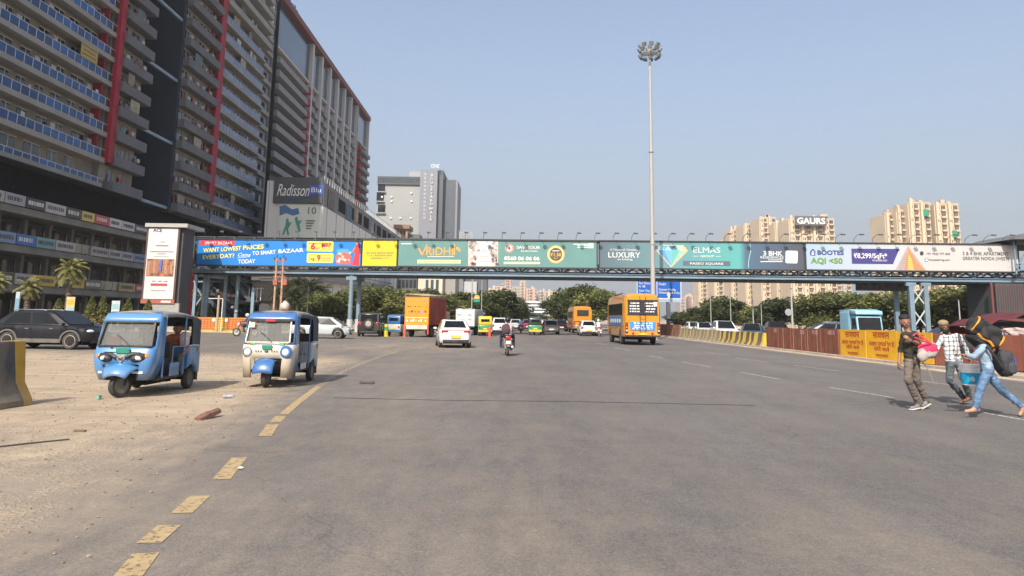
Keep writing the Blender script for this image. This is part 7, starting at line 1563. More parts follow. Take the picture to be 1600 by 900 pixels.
# ------------------------------------------------------------------ two-wheelers
def motorbike(label, loc, head, paint, scooter=False, group=None, wm=None):
    root = empty('motorcycle' if not scooter else 'scooter', loc, head, label, 'scooter' if scooter else 'motorcycle', group)
    wr3 = .30 if not scooter else .22; xf, xr = .66, -.62
    for x, nm in ((xf, 'wheel'), (xr, 'wheel')): wheel(root, x, 0, wr3, wr3, .10, nm, spokes=6)
    st = mat('dull_steel', (.3, .3, .3), .4, .8)
    k = MB()
    for s in (1, -1): k.tube([(xf, s * .08, wr3), (xf - .22, s * .08, .98)], .022, 8)
    k.build('fork', st, root); k = MB(); k.tube([(xf - .30, -.34, 1.02), (xf - .22, -.15, 1.0), (xf - .22, .15, 1.0), (xf - .30, .34, 1.02)], .016, 6); k.build('handlebar', plast, root)
    k = MB(); k.ell((xf - .12, 0, .86), (.11, .10, .12), 12, 8); k.build('headlight', lampw, root)
    for s in (1, -1):
        k = MB(); k.tube([(xf - .26, s * .22, 1.02), (xf - .28, s * .28, 1.16)], .008, 5); k.ell((xf - .28, s * .29, 1.19), (.02, .06, .04), 8, 6); k.build('mirror', plast, root)
        k = MB(); k.tube([(xr, s * .10, wr3), (xr + .12, s * .12, .66)], .028, 8); k.build('shock_absorber', st, root)
        k = MB(); k.ell((xr - .22, s * .15, .70), (.03, .04, .03), 8, 6); k.build('indicator', lampo, root)
        k = MB(); k.bar((-.05, s * .10, .34), (-.05, s * .30, .34), .04); k.build('footrest', plast, root, smooth=0)
    if not scooter:
        k = MB(); k.ell((.16, 0, .80), (.28, .15, .14), 14, 10); k.build('tank', paint, root)
        k = MB(); k.box(-.20, -.14, .28, .30, .14, .62); k.ell((.05, 0, .42), (.16, .2, .14), 12, 8); k.build('engine', st, root, bevel=.03)
        k = MB(); k.tube([(.2, -.14, .40), (.1, -.16, .22), (-.3, -.17, .26), (-.82, -.18, .40)], [.025, .03, .045, .055], 8); k.build('exhaust', chrome, root)
        k = MB(); k.tube([(.45, 0, .88), (.1, 0, .60), (-.5, 0, .62)], .035, 8); k.build('frame', plast, root)
    else:
        k = MB(); k.prism([(.50, .30), (.58, .95), (.48, 1.02), (.36, .45), (-.05, .34), (-.10, .72), (-.80, .78), (-.86, .52), (-.62, .38), (-.2, .24), (.3, .22)], -.17, .17); k.build('body', paint, root, bevel=.05, smooth=0)
    k = MB(); k.prism([(.0, .74), (-.06, .80), (-.35, .82), (-.78, .88), (-.84, .84), (-.78, .76)], -.14, .14); k.build('seat', plast, root, smooth=0, bevel=.03)
    k = MB()
    for i in range(9):
        a0, a1 = R(20 + 16 * i), R(36 + 16 * i)
        k.bar((xr + .36 * math.cos(a0), 0, wr3 + .36 * math.sin(a0)), (xr + .36 * math.cos(a1), 0, wr3 + .36 * math.sin(a1)), .13, .015)
        if i < 6: k.bar((xf + .35 * math.cos(a0), 0, wr3 + .35 * math.sin(a0)), (xf + .35 * math.cos(a1), 0, wr3 + .35 * math.sin(a1)), .11, .015)
    k.build('mudguard', paint, root, smooth=0)
    k = MB(); k.cb(xr - .26, 0, .76, .08, .20, .16); k.build('tail_light', lampr, root, smooth=0, bevel=.02); k = MB(); k.cb(xr - .34, 0, .58, .015, .20, .14); k.build('number_plate', plate_w, root, smooth=0)
    k = MB(); k.tube([(-.45, -.13, .86), (-.86, -.12, .90), (-.86, .12, .90), (-.45, .13, .86)], .012, 6); k.build('grab_rail', st, root); return root
mp_ = carpaint('bike_maroon', (.14, .012, .02)); g = ground_at(792, 557)
m1 = motorbike('motorcycle with white number plate ridden away in the middle of the road', (g[0], g[1] + .85, .006), R(93), mp_)
seated((g[0] + .02, g[1] + .85, 0.006), R(93), 'rider in a pink shirt and black helmet on the motorcycle in mid road', cloth('pink', (.56, .40, .42)), cloth('navy_leg', (.03, .035, .05)), seat=.80, reach=.50, hz=1.04, foot=.30, helmet=mat('helmet_black', (.02, .02, .022), .2), spread=.26, voxel=.016)
k = MB(); superell(k, (0, 0, 0), .17, .11, .23, None, .7, nz_=.1, seed=3); o = k.build('backpack', mat('maroon_backpack', (.075, .045, .055), .8, var=.3, scale=8), loc=(g[0] - .06, g[1] + .85 - .24, 1.13)); tag(o, 'dark maroon backpack on the back of the motorcycle rider', 'backpack')
g = ground_at(814, 521); motorbike('small dark scooter far ahead left of the green auto rickshaw', (g[0], g[1] + .8, .006), R(92), carpaint('scooter_red', (.2, .02, .03)), True)
seated((g[0], g[1] + .8, .006), R(92), 'scooter rider in a pale blue shirt far ahead', cloth('sky', (.33, .50, .68)), cloth('navy_leg', (.03, .035, .05)), seat=.78, hz=1.0, spread=.22, voxel=.03)
g = ground_at(937, 526); motorbike('white scooter left of the near orange bus', (g[0], g[1] + .8, .006), R(95), carpaint('scooter_white', (.6, .6, .58)), True)
seated((g[0], g[1] + .8, .006), R(95), 'scooter rider in white left of the near orange bus', cloth('white', (.58, .58, .58)), cloth('stone_leg', (.35, .33, .30)), seat=.78, hz=1.0, spread=.22, helmet=mat('helmet_white', (.6, .6, .6), .25), voxel=.03)
p = P(391, 500, 55); motorbike('motorcycle in side view behind the cream three-wheeler', (p.x + .1, 54, .006), R(182), carpaint('bike_grey', (.10, .10, .11)))
seated((p.x + .25, 54, .006), R(182), 'rider with a white helmet on the motorcycle behind the cream three-wheeler', cloth('slate', (.10, .11, .13)), cloth('dark_leg', (.05, .05, .055)), seat=.80, hz=1.04, helmet=mat('helmet_white', (.6, .6, .6), .25), spread=.2, voxel=.025)
p = P(165, 500, 60); motorbike('parked motorcycle seen between the dark cars and the blue three-wheeler', (p.x, 58, .006), R(200), carpaint('bike_red', (.25, .03, .03)))
g = ground_at(884, 517); motorbike('far motorcycle at the right of the small black car', (g[0], g[1] + 2, .006), R(92), carpaint('bike_grey', (.10, .10, .11)))
seated((g[0], g[1] + 2, .006), R(92), 'far motorcycle rider in dark clothes right of the small black car', cloth('slate', (.10, .11, .13)), cloth('dark_leg', (.05, .05, .055)), seat=.8, hz=1.04, voxel=.035)
for px, py, tc_, lb in ((846, 517, (.58, .52, .52), 'person in white standing left of the dark grey sedan far ahead'), (821, 515, (.5, .25, .3), 'person in a faded pink top beyond the scooter rider'), (896, 514, (.5, .4, .2), 'person in a yellow top walking under the divider trees'), (889, 513, (.35, .2, .18), 'person in a brown top under the divider trees')):
    g = G(px, py); standing((g.x, g.y, .0), R(90), lb, cloth('far%d' % px, tc_), cloth('dark_leg', (.05, .05, .055)))
# ================================================================== barriers
def stripe_mat(name, a, b, per, skew=0, dirt=.5, ph=0, axis=0):
    mt = mat(name, a, .85, var=.18, scale=4, dirt=dirt, dcol=(.30, .25, .18), dz=(.0, .5, .35), bump=.4, bscale=30); t = mt.node_tree; N = t.nodes; Lk = t.links.new
    tc = N.new('ShaderNodeTexCoord'); sx = N.new('ShaderNodeSeparateXYZ'); Lk(tc.outputs['Object'], sx.inputs[0])
    m0 = N.new('ShaderNodeMath'); m0.operation = 'MULTIPLY_ADD'; m0.inputs[1].default_value = skew; Lk(sx.outputs[2], m0.inputs[0]); Lk(sx.outputs[axis], m0.inputs[2])
    m1 = N.new('ShaderNodeMath'); m1.operation = 'MULTIPLY_ADD'; m1.inputs[1].default_value = 1 / per; m1.inputs[2].default_value = ph + 50; Lk(m0.outputs[0], m1.inputs[0]); m2 = N.new('ShaderNodeMath'); m2.operation = 'FRACT'; Lk(m1.outputs[0], m2.inputs[0])
    m3 = N.new('ShaderNodeMath'); m3.operation = 'GREATER_THAN'; m3.inputs[1].default_value = .5; Lk(m2.outputs[0], m3.inputs[0]); mx = N.new('ShaderNodeMix'); mx.data_type = 'RGBA'; mx.inputs[6].default_value = (*a, 1); mx.inputs[7].default_value = (*b, 1); Lk(m3.outputs[0], mx.inputs[0])
    vm = [n for n in N if n.bl_idname == 'ShaderNodeVectorMath'][0]; Lk(mx.outputs[2], vm.inputs[0]); return mt
def jersey(name, loc, rz, L, H, wb, m, label, group):
    k = MB(); s = H / 1.0; pr = [(-wb / 2, 0), (wb / 2, 0), (wb / 2, .09 * s), (wb * .27, .36 * s), (wb * .17, H - .01), (wb * .15, H), (-wb * .15, H), (-wb * .17, H - .01), (-wb * .27, .36 * s), (-wb / 2, .09 * s)]
    n = 14; rs = []; rr = random.Random(hash(label) % 1000)
    for i in range(n + 1): x = -L / 2 + L * i / n; rs.append([(x + rr.uniform(-.004, .004), a + rr.uniform(-.004, .004), max(b, 0)) for a, b in pr])
    k.rings(rs); o = k.build(name, m, smooth=30, bevel=.012); o.location = loc; o.rotation_euler = (0, 0, rz); return tag(o, label, 'barrier', group)
ylw = (.58, .37, .035); blk_ = (.045, .045, .045)
g = G(45, 633); b0 = jersey('jersey_barrier', (g.x - .44, g.y - 1.15, .006), R(84), 2.4, 1.08, .74, stripe_mat('barrier_near_paint', (.40, .24, .035), (.055, .055, .058), 1.0, .05, .6, 0), 'large black and yellow concrete barrier cut by the left edge of the photo', None)
stm = stripe_mat('barrier_stripes', (.64, .43, .04), (.07, .068, .06), 1.5, .22, .35); stm2 = stripe_mat('barrier_stripes_faded', (.46, .35, .14), (.20, .18, .15), 1.5, .22, .7)
bl0 = Vector((15.95, 46.6, 0)); bl1 = Vector((16.25, 71.2, 0)); n = 10; d = (bl1 - bl0) / n; rzb = math.atan2(d.y, d.x)
ords = ['first', 'second', 'third', 'fourth', 'fifth', 'sixth', 'seventh', 'eighth', 'ninth', 'tenth']
for i in range(n):
    c = bl0 + d * (i + .5); jersey('jersey_barrier', (c.x, c.y, .012), rzb + R(random.Random(i).uniform(-1.2, 1.2)), d.length - .04, .90, .60, stm if i < 4 else stm2, '%s striped barrier beyond the rusty sheets%s' % (ords[i], ', bright yellow and black' if i < 4 else ', faded and dusty'), 'striped concrete barriers along the divider')
rust = mat('rust_sheet', (.21, .068, .042), .75, var=.22, scale=1.6, dirt=.35, dcol=(.30, .17, .11)); rustb = mat('rust_sheet_pale', (.27, .11, .07), .8, var=.3, scale=1.2, dirt=.5, dcol=(.35, .24, .17)); seam = mat('seam_pale', (.40, .25, .19), .7); seamd = mat('seam_dark', (.08, .03, .02), .8)
ybm = mat('yellow_board', (.66, .36, .012), .6, var=.12, scale=2.5, dirt=.35, dcol=(.35, .22, .06)); redp_ = mat('red_print', (.38, .035, .02), .7, var=.3, scale=20); palep = mat('pale_sticker', (.46, .28, .24), .8, var=.2)
def panel_run(p0, p1, n, m, labelf, H=1.27, kind='rust', gap=.02, jit=.03):
    p0, p1 = Vector((*p0, 0)), Vector((*p1, 0)); d = (p1 - p0) / n; rz = math.atan2(d.y, d.x); L = d.length; out = []
    for i in range(n):
        rr = random.Random(i * 7 + int(p0.y)); root = empty('barrier_sheet', tuple(p0 + d * (i + .5)), rz + rr.uniform(-jit, jit), labelf(i), 'barrier', 'metal sheets along the divider'); root.location.z = .012
        h = H + rr.uniform(-.03, .03); boxpart('sheet', m, root, -L / 2 + gap / 2, -.02, .03, L / 2 - gap / 2, .02, h)
        k = MB()
        for s in (-1, 1): k.bar((s * (L / 2 - .05), -.05, 0), (s * (L / 2 - .05), -.05, h), .05)
        k.bar((-L / 2 + .05, -.05, .3), (L / 2 - .05, -.05, .3), .05); k.build('support', rust, root, smooth=0)
        if kind == 'rust':
            k = MB()
            for q in range(3): x = -L / 2 + L * (q + rr.uniform(.6, .9)) / 3.2; k.box(x, .021, .04, x + .018, .034, h - .02, seam if rr.random() < .5 else seamd)
            k.build('seam', None, root, smooth=0)
            if rr.random() < .85:
                k = MB(); x = -L / 2 + rr.uniform(.15, .5)
                for q in range(rr.randint(2, 5)): k.box(x, .021, h - .30, x + .09, .026, h - .08); x += .09 + rr.uniform(.06, .16)
                k.build('sticker', palep, root, smooth=0)
        out.append((root, L, h))
    return out
# the viewer stands on the local +y side of these runs (they run away from the camera), so prints sit at +y
panel_run((15.93, 36.2), (15.95, 46.4), 5, rust, lambda i: ['rusty brown sheet next to the yellow board', 'rusty brown sheet second from the yellow board', 'middle sheet of the rusty run left of the yellow board', 'rusty brown sheet second from the striped barriers', 'rusty brown sheet touching the striped barriers'][i])
yb = panel_run((16.75, 29.6), (15.93, 36.1), 3, ybm, lambda i: ['yellow board with red Hindi lettering right behind the bearded man', 'middle yellow board half hidden by the man in the olive shirt', 'yellow board with red Hindi lettering next to the rusty sheets'][i], kind='y')
panel_run((19.2, 20.5), (16.77, 29.5), 5, rust, lambda i: ['plain rusty sheet outside the right edge', 'plain rusty sheet cut by the right edge', 'rusty sheet below the tent at the right edge', 'rusty sheet left of the tent people', 'rusty sheet behind the black sack carrier'][i], kind='plain')
panel_run((16.3, 71.4), (16.1, 84), 6, rustb, lambda i: 'faded rusty sheet beyond the striped barriers, number %s away from them' % ['one', 'two', 'three', 'four', 'five', 'six'][i], H=1.2, jit=.06)
for root, L, h in yb:
    for s, z, hh, w_ in (('सावधान', h - .34, .24, L * .55), ('कार्य प्रगति पर है', .62, .15, L * .82), ('धीरे चलें', .40, .13, L * .5), ('धन्यवाद', .14, .11, L * .4)):
        text(s, (0, .024, z), hh / .62, redp_, root, rot=(R(90), 0, R(180)), width=w_, bold=.02, depth=.002)
# left barricade
ob = mat('orange_barricade', (.60, .17, .025), .6, var=.18, scale=2, dirt=.3); yb2 = mat('yellow_barricade', (.62, .42, .03), .6, var=.15, dirt=.3)
for i, (px0, px1, mm, lb) in enumerate([(308, 336, ob, 'orange barricade under the bridge stairs, left piece'), (336, 352, yb2, 'yellow barricade between two orange ones with round reflectors'), (352, 385, ob, 'orange barricade right of the yellow one'), (385, 402, ob, 'orange barricade behind the motorcycle rider'), (118, 140, ob, 'orange barricade above the bonnet of the black SUV'), (140, 168, mat('red_barricade', (.45, .08, .05), .6, dirt=.3), 'red barricade left of the parked motorcycle')]):
    a, c = P(px0, 500, 65.4), P(px1, 500, 65.4); root = empty('barricade', ((a.x + c.x) / 2, 65.4, 0), 0, lb, 'barricade', 'painted barricades on the left pavement'); hw = (c.x - a.x) / 2 - .02
    boxpart('panel', mm, root, -hw, -.03, .22, hw, .03, 1.28); k = MB()
    for j_ in range(5): k.box(-hw + .05, -.05, .3 + j_ * .2, hw - .05, -.031, .33 + j_ * .2)
    n_ = max(2, int(hw * 2 / .3))
    for j_ in range(n_): x = -hw + .1 + j_ * (2 * hw - .2) / n_; k.box(x, -.05, .3, x + .03, -.031, 1.2)
    k.build('mesh_rib', mat('rib_dark_orange', (.40, .12, .02), .7), root, smooth=0); boxpart('foot', mat('foot_yellow', (.5, .38, .12), .9, dirt=.6, scale=3), root, -hw, -.25, 0, hw, .25, .2)
    if i == 1:
        for s in (-1, 1): k = MB(); k.lathe([(.01, -.02), (.15, -.02), (.15, 0)], (s * .55, -.05, 1.05), 18, ax='y'); k.build('reflector', W, root)
# small yellow green bollard, red posts
def bollard(px, py, h, r, ms, label, name='bollard'):
    g = G(px, py); root = MB().lathe([(r * 1.4, 0), (r * 1.4, .05), (r, .06), (r, h * .5), (r, h * .5 + .001), (r * .9, h)], n=14).build(name, ms[0], loc=(g.x, g.y, .006)); tag(root, label, 'bollard')
    k = MB(); k.lathe([(r * 1.02, h * .5), (r * 1.0, h * .8), (.01, h * .82)], n=14); k.build('band', ms[1], root)
bollard(603, 526, .95, .17, (mat('bollard_yellow', (.65, .48, .03), .5), mat('bollard_green', (.03, .3, .12), .5)), 'small yellow and green bollard beside the blue three-wheeler')
bollard(765, 527, .8, .12, (mat('cone_red', (.62, .10, .05), .6), mat('cone_red2', (.55, .12, .08), .6)), 'red marker post in front of the yellow auto rickshaw', 'marker_post')
bollard(632, 527, .9, .10, (mat('cone_red', (.62, .10, .05), .6), mat('cone_red2', (.55, .12, .08), .6)), 'red marker post left of the orange truck', 'marker_post')
# ------------------------------------------------------------------ mast
MY = 62; mb_ = P(1021, 500, MY); mx_ = mb_.x; zt_ = P(1016, 72, MY).z
ms_ = empty('high_mast_light', (mx_, MY, 0), 0, 'very tall pale mast with a ring of floodlights rising above the footbridge', 'lamp mast')
mg = mat('mast_steel', (.38, .375, .355), .55, .1, var=.06, scale=1)
k = MB(); k.tube([(0, 0, 0), (0, 0, 8), (0, 0, 16), (0, 0, zt_)], [.225, .185, .145, .09], 16); k.lathe([(.45, 0), (.45, .05), (.3, .06), (.3, .3)], n=16)
for z in (8, 16): k.lathe([(.22, z - .1), (.235, z), (.2, z + .02)], n=16)
k.build('pole', mg, ms_)
k = MB(); k.lathe([(.12, zt_ - .9), (.22, zt_ - .8), (.24, zt_ - .2), (.1, zt_)], n=12); k.tube([(0, 0, zt_), (0, 0, zt_ + 1.1)], .015, 5); k.build('head_frame', mat('head_tan', (.42, .34, .25), .7), ms_)
k = MB()
for zz, rr_ in ((-.75, .72), (-.2, .8)): k.tube([(rr_ * math.cos(a), rr_ * math.sin(a), zt_ + zz) for a in [2 * math.pi * i / 24 for i in range(25)]], .03, 5)
for i in range(6): a = math.pi * i / 3; k.bar((0, 0, zt_ - .75), (.72 * math.cos(a), .72 * math.sin(a), zt_ - .75), .05)
k.build('lamp_ring', mg, ms_)
fm_ = mat('floodlight_housing', (.16, .19, .24), .5, .2); fl_ = mat('floodlight_glass', (.30, .30, .22), .2)
for lvl, (zz, rr_, n_) in enumerate(((-.95, .86, 10), (-.40, .92, 9), (-.02, .84, 8))):
    for i in range(n_):
        a = 2 * math.pi * (i + .5 * lvl) / n_; M = Matrix.Translation((rr_ * math.cos(a), rr_ * math.sin(a), zt_ + zz)) @ Matrix.Rotation(a, 4, 'Z') @ Matrix.Rotation(R(35), 4, 'Y')
        k = MB(); k.box(-.10, -.17, -.15, .10, .17, .15, fm_, M); k.box(.10, -.14, -.12, .11, .14, .12, fl_, M); k.build('floodlight', None, ms_, smooth=0)
# ------------------------------------------------------------------ blue road sign
SY = 79; root = empty('road_sign', (P(1044, 500, SY).x, SY, 0), 0, 'large blue direction sign with white lettering behind the mast', 'road sign'); rx = root.location.x
a, c = P(995, 466.5, SY), P(1064, 436, SY); sbm = mat('sign_blue', (.015, .12, .50), .5, var=.04)
boxpart('panel', sbm, root, a.x - rx, -.06, P(1030, 467, SY).z, c.x - rx, 0, P(1030, 436, SY).z)
boxpart('lower_panel', mat('sign_pale', (.38, .48, .62), .5), root, P(1026, 470, SY).x - rx, -.08, P(1045, 472, SY).z, c.x - rx, 0, P(1045, 467.2, SY).z)
k = MB(); 
for x0, x1, y0, y1 in ((995, 1064, 436, 436.7), (995, 1064, 466.2, 466.9), (995, 995.7, 436, 467), (1063.3, 1064, 436, 467), (1026, 1026.6, 436, 467)): A, C_ = P(x0, y1, SY), P(x1, y0, SY); k.box(A.x - rx, -.075, A.z, C_.x - rx, -.061, C_.z)
k.build('border', W, root, smooth=0)
for s, x0, x1, y, h in (('Pari Chowk', 998, 1018, 444, 3.4), ('N. 180', 998, 1008, 449, 3.2), ('Gaur City, AP', 998, 1022, 455.5, 3.2), ('Ghaziabad', 998, 1015, 460.5, 3.0), ('Dadri', 1029, 1040, 445.5, 3.6), ('Greater Noida,', 1029, 1056, 453.8, 3.4), ('Ghaziabad City', 1029, 1062, 458.6, 3.2)):
    A, C_ = P(x0, y, SY), P(x1, y, SY); text(s, ((A.x + C_.x) / 2 - rx, -.085, A.z), (h / 1150 * SY) / .7, W, root, width=C_.x - A.x, bold=.01)
k = MB(); A = P(1045, 466, SY); k.prism([(-.12, 0), (.12, 0), (.12, .28), (.26, .28), (0, .6), (-.26, .28), (-.12, .28)], -.09, -.07); k.v = [(v[0] + A.x - rx, v[1], v[2] + A.z + .02) for v in k.v]; k.build('arrow', W, root, smooth=0)
k = MB(); k.tube([(-.0, .15, 0), (-.0, .15, P(1045, 450, SY).z)], .16, 10); k.build('post', mat('post_dark', (.10, .10, .10), .7), root); k = MB(); A = P(1046, 498, SY).z; k.box(-.15, -.12, A, .25, .10, P(1046, 474, SY).z); k.build('post_sleeve', mat('post_pale', (.42, .46, .48), .6), root, smooth=0)
# small fuel-station style sign and thin lamp poles
root = empty('roadside_sign', (P(745, 466, 84).x, 84, 0), 0, 'small yellow and green sign on a thin pole above the white box truck', 'sign')
A, C_ = P(740, 472, 84), P(750, 461, 84); w2 = (C_.x - A.x) / 2; h2 = (C_.z - A.z) / 2; zc = (A.z + C_.z) / 2
k = MB(); k.prism([(-w2, 0), (w2, 0), (w2 * .8, h2 * .7), (w2 * .4, h2), (-w2 * .4, h2), (-w2 * .8, h2 * .7)], -.06, 0); k.v = [(v[0], v[1], v[2] + zc) for v in k.v]; k.build('upper_panel', mat('sign_orange', (.72, .42, .05), .5), root, smooth=0)
boxpart('lower_panel', mat('sign_green', (.03, .30, .18), .5), root, -w2, -.06, zc - h2, w2, 0, zc - h2 * .1); boxpart('print', W, root, -w2 * .5, -.075, zc, w2 * .5, -.065, zc + h2 * .3)
MB().tube([(-w2 - .2, .05, 0), (-w2 - .2, .05, P(738, 434, 84).z)], .07, 8).build('post', mg, root)
boxpart('bracket', mg, root, -w2 - .2, .0, zc - .03, -w2, .05, zc + .03)
def lamp_pole(px, topy, Y, label, sign=None, r=.055):
    b = P(px, 500, Y); h = P(px, topy, Y).z; root = empty('thin_pole', (b.x, Y, 0), 0, label, 'pole', 'thin poles beyond the road'); k = MB(); k.tube([(0, 0, 0), (0, 0, h * .5), (0, 0, h)], [r * 1.2, r, r * .7], 8); k.build('pole', mg, root)
    k = MB(); k.lathe([(r * .7, h), (r * .8, h + .08), (.01, h + .12)], n=8); k.build('cap', lampm, root)
    if sign: z = P(px, sign, Y).z; k = MB(); k.lathe([(.01, -.03), (.27, -.03), (.27, 0), (.01, .01)], (-.32, -.1, z), 20, ax='y'); k.build('round_sign', mat('sign_back', (.28, .30, .30), .6), root)
for a_ in [(1111, 462, 88, 'thin pole behind the white car at the striped barriers'), (1142, 460, 86, 'thin pole right of the white off-roader'), (1177, 470, 72, 'thin pole above the dark sedan'), (1190, 476, 90, 'faint pole between two dark trees'), (752, 432, 96, 'thin pole just right of the small yellow green sign'), (479, 446, 78, 'thin pole among the dark palms'), (1500, 470, 60, 'thin pole above the bearded man')]: lamp_pole(a_[0], a_[1], a_[2], a_[3])
lamp_pole(1238, 452, 58, 'pole with a round sign behind the rusty sheets', 488, .08)
# ------------------------------------------------------------------ twin electric pole with transformer arms
EY = 64.8; root = empty('electric_pole', (P(432, 495, EY).x, EY, 0), 0, 'pair of rusty electric poles with cross arms in front of the blue advert', 'utility pole'); rx = root.location.x
rp = mat('rusty_pole', (.42, .25, .17), .85, var=.3, scale=2)
for px in (427, 437.5):
    q = P(px, 495, EY); top = P(px + 5, 403, EY).z; k = MB(); k.tube([(q.x - rx, 0, 0), (q.x - rx, 0, top)], [.11, .08], 8); k.build('pole', rp, root)
    k = MB(); k.lathe([(.04, top), (.07, top + .05), (.03, top + .12), (.06, top + .16), (.02, top + .3)], (q.x - rx, 0, 0), 10); k.build('insulator', plast, root)
x0, x1 = P(427, 495, EY).x - rx, P(437.5, 495, EY).x - rx; k = MB()
for py in (407, 424, 432, 440): z = P(435, py, EY).z; k.bar((x0 - .25, .0, z), (x1 + .25, .0, z), .09)
z0, z1 = P(435, 440, EY).z, P(435, 424, EY).z; k.bar((x0, -.06, z0), (x1, -.06, z1), .05); k.build('cross_arm', mat('arm_red', (.34, .12, .08), .85), root, smooth=0)
for sx_ in (x0 - .2, (x0 + x1) / 2, x1 + .2):
    for py in (424, 407): z = P(435, py, EY).z; k = MB(); k.lathe([(.03, z + .05), (.07, z + .1), (.03, z + .16), (.06, z + .22), (.02, z + .3)], (sx_, 0, 0), 8); k.build('insulator', plast, root)
for x in (x0 - .15, x1 + .1): z = P(435, 440, EY).z; boxpart('fuse_box', mat('fuse_red', (.36, .10, .06), .7), root, x, -.2, z - .3, x + .35, .0, z + .2)
root = empty('signal_post', (P(461, 480, 64).x - 6.8, 64.5, 0), 0, 'short pale post with a bracket behind the motorcycle rider', 'post')
MB().tube([(0, 0, 0), (0, 0, P(385, 462, 64.5).z)], .10, 8).build('post', mat('post_tan', (.40, .30, .20), .8), root); k = MB(); k.bar((-.9, 0, 2.9), (.35, 0, 2.9), .06); k.bar((.35, 0, 2.9), (.35, 0, 0), .06); k.build('bracket', white_m, root, smooth=0)
# ------------------------------------------------------------------ tent with people beyond the sheets
TYY = 33; root = empty('tent', (P(1568, 500, TYY).x, TYY, 0), 0, 'dark maroon cloth shelter beyond the rusty sheets at the right edge', 'tent'); A, C_ = P(1533, 500, TYY).x - root.location.x, P(1600, 500, TYY).x - root.location.x + 2
k = MB(); n_ = 10; vs = []
for i in range(n_ + 1):
    for j_ in range(7): u = i / n_; v = j_ / 6; vs.append((A + (C_ - A) * u, v * 3, 1.35 + .85 * math.sin(math.pi * min(1, u * .62 + .08)) * (1 - .25 * abs(v - .5)) - .06 * math.sin(u * 22)))
k.add(vs, [(i * 7 + j_, i * 7 + j_ + 1, (i + 1) * 7 + j_ + 1, (i + 1) * 7 + j_) for i in range(n_) for j_ in range(6)]); o = k.build('canopy', mat('maroon_cloth', (.10, .015, .022), .9, var=.3, scale=2), root); o.modifiers.new('t', 'SOLIDIFY').thickness = .02
k = MB()
for x in (A + .1, (A + C_) / 2, C_ - .1):
    for y in (.1, 2.9): k.tube([(x, y, 0), (x, y, 1.45)], .03, 6)
k.build('pole', mat('bamboo', (.3, .22, .12), .8), root); boxpart('back_cloth', mat('maroon_cloth', (.10, .015, .022), .9), root, A, 2.98, .2, C_, 3.02, 1.5)
for px, c_, lb in ((1567, (.20, .42, .65), 'person with a pale blue scarf beyond the sheets near the tent'), (1578, (.45, .40, .38), 'person in a grey top in front of the maroon tent'), (1586, (.5, .22, .2), 'person in a red top at the right end of the maroon tent')):
    q = P(px, 515, 29.5); standing((q.x, 29.5 + (px - 1567) * .03, 0), R(-90), lb, cloth('tent%d' % px, c_), cloth('dark_leg', (.05, .05, .055)), h=1.52, voxel=.022)
q = P(1594, 519, 28.2); k = MB(); superell(k, (0, 0, 0), .5, .3, .16, None, .7, nz_=.3); o = k.build('cloth_heap', mat('pink_heap', (.45, .33, .32), .9, var=.3, scale=4), loc=(q.x, 28.2, q.z)); tag(o, 'pale pink cloth heap on the ledge at the right edge', 'cloth')
o2 = boxpart('goods_table', mat('table_brown', (.2, .12, .08), .8), None, q.x - .7, 27.9, 0, q.x + .9, 28.6, q.z - .14); tag(o2, 'brown table carrying the pale pink cloth heap', 'table')
# ------------------------------------------------------------------ litter
def drop(o, label, cat): tag(o, label, cat); return o
def bottle(px, py, rz, capm, bodym, label, s=1.0):
    g = G(px, py); k = MB(); k.lathe([(.01, -.11), (.033, -.108), (.034, .03), (.030, .06), (.012, .095)], n=14, ax='x'); o = k.build('bottle', bodym, loc=(g.x, g.y, .045)); o.rotation_euler = (0, 0, rz); o.scale = (s, s, s); k = MB(); k.lathe([(.014, .095), (.014, .118), (.002, .118)], n=12, ax='x'); k.build('cap', capm, o); drop(o, label, 'bottle')
clearp = mat('crumpled_plastic', (.36, .39, .46), .15, var=.4, scale=20, bump=.8, bscale=30)
bottle(357, 623, R(25), mat('cap_blue', (.05, .12, .4), .5), clearp, 'crushed clear plastic bottle lying right of the blue three-wheeler', .9); bottle(155, 624, R(100), mat('cap_green', (.02, .30, .22), .5), mat('bottle_green', (.15, .42, .34), .3), 'small green bottle by the front wheel of the blue three-wheeler', .9)
g = G(326, 654); k = MB(); k.rings([[(x, y * q, z * q + .045) for y, z in ((-.07, -.04), (.07, -.04), (.08, .02), (.02, .06), (-.06, .03))] for x, q in ((-.24, .75), (-.22, .95), (-.05, 1.0), (.12, .8), (.24, .72), (.25, .5))]); o = k.build('wood_chunk', mat('brown_chunk', (.17, .085, .065), .9, var=.5, scale=12, bump=.8), loc=(g.x, g.y, .01)); o.rotation_euler = (0, R(-10), R(74)); drop(o, 'brown split chunk of wood lying on the dusty verge', 'wood')
g = G(573, 600); k = MB(); rr = random.Random(3); k.rings([[(x, y * .07 + rr.uniform(-.02, .02), z + rr.uniform(0, .02)) for y, z in ((-1, 0), (1, 0), (.6, .03), (-.5, .04))] for x in (-.16, -.05, .06, .17)]); o = k.build('rag', mat('dark_rag', (.06, .055, .05), .9), loc=(g.x, g.y, .01)); drop(o, 'flat dark rag on the road beside the yellow edge line', 'rag')
g = G(376, 734); k = MB(); k.ell((0, 0, .012), (.035, .025, .012), 8, 5); o = k.build('paper_scrap', mat('paper', (.6, .58, .54), .9), loc=(g.x, g.y, .009)); drop(o, 'tiny white paper scrap on the yellow edge line', 'paper')
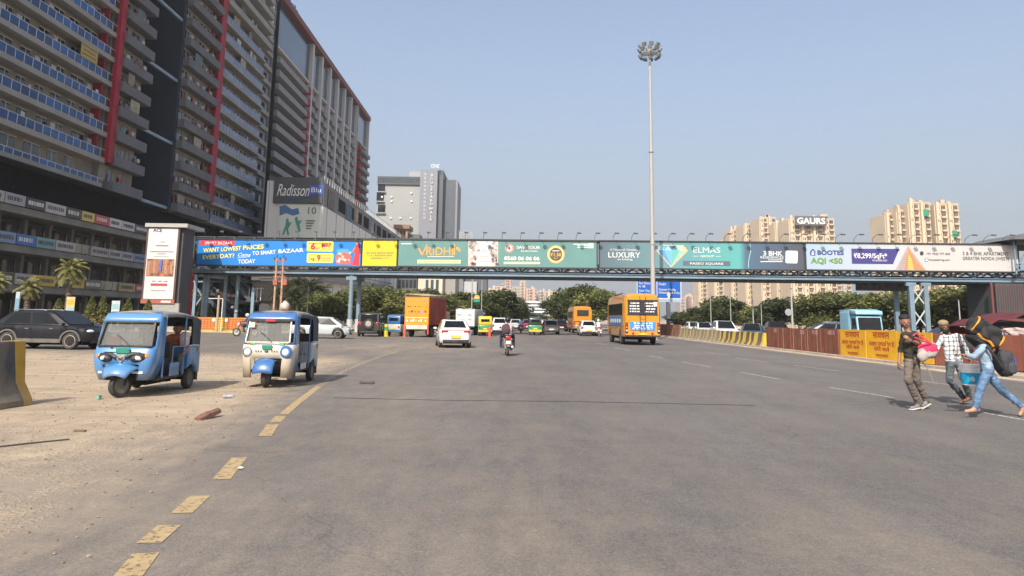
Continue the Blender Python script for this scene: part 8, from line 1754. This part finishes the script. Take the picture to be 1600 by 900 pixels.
g = G(124, 675); k = MB(); k.rings([[(x, y * .03, z) for y, z in ((-1, 0), (1, 0), (.5, .02), (-.5, .02))] for x in (-.07, 0, .08)]); o = k.build('twig', mat('twig_brown', (.12, .08, .05), .9), loc=(g.x, g.y, .009)); drop(o, 'small brown twig on the dust at the left', 'twig')
a, b = G(-30, 703), G(108, 688); k = MB(); k.tube([(a.x, a.y, .012), ((a.x + b.x) / 2, (a.y + b.y) / 2 + .04, .012), (b.x, b.y, .012)], .011, 6); o = k.build('wire_shadow', mat('wire_shadow_black', (.05, .048, .045), .8)); drop(o, 'thin dark cable lying on the dust at the left edge', 'wire_shadow')  # thin dark tube modelled in place of a wire's cast shadow
# loose stones as ground cover on the dusty verge
k = MB(); rr = random.Random(12)
for _ in range(240):
    y = rr.uniform(5, 20); x = yline(y) - .25 - abs(rr.gauss(0, 1.6)); s = rr.uniform(.007, .018); k.ell((x, y, .006 + s * .2), (s, s * rr.uniform(.6, 1), s * .5), 6, 4)
for _ in range(1500):
    y = rr.uniform(4, 30); x = yline(y) - rr.uniform(.2, 14) ; s = rr.uniform(.006, .022); k.ell((x, y, .006 + s * .3), (s, s * rr.uniform(.6, 1), s * .6), 5, 3)
o = k.build('pebbles', mat('pebble', (.22, .18, .14), .9, island=.5)); tag(o, 'fine pebbles scattered over the dusty verge', 'gravel', kind='stuff')
finish_people()
# ------------------------------------------------------------------ haze
hz_ = MB().box(-900, -25, -1, 900, 1000, 110).build('haze', None, smooth=0); hz_.data.materials.clear()
hm = bpy.data.materials.new('haze_air'); hm.use_nodes = True; t = hm.node_tree; t.nodes.remove(t.nodes['Principled BSDF']); v = t.nodes.new('ShaderNodeVolumePrincipled'); v.inputs['Color'].default_value = (.86, .88, .92, 1); v.inputs['Density'].default_value = .0003; v.inputs['Anisotropy'].default_value = .2
t.links.new(v.outputs[0], t.nodes['Material Output'].inputs['Volume']); hz_.data.materials.append(hm); hz_['kind'] = 'stuff'; hz_['label'] = 'thin pale haze over the whole crossing'; hz_['category'] = 'haze'
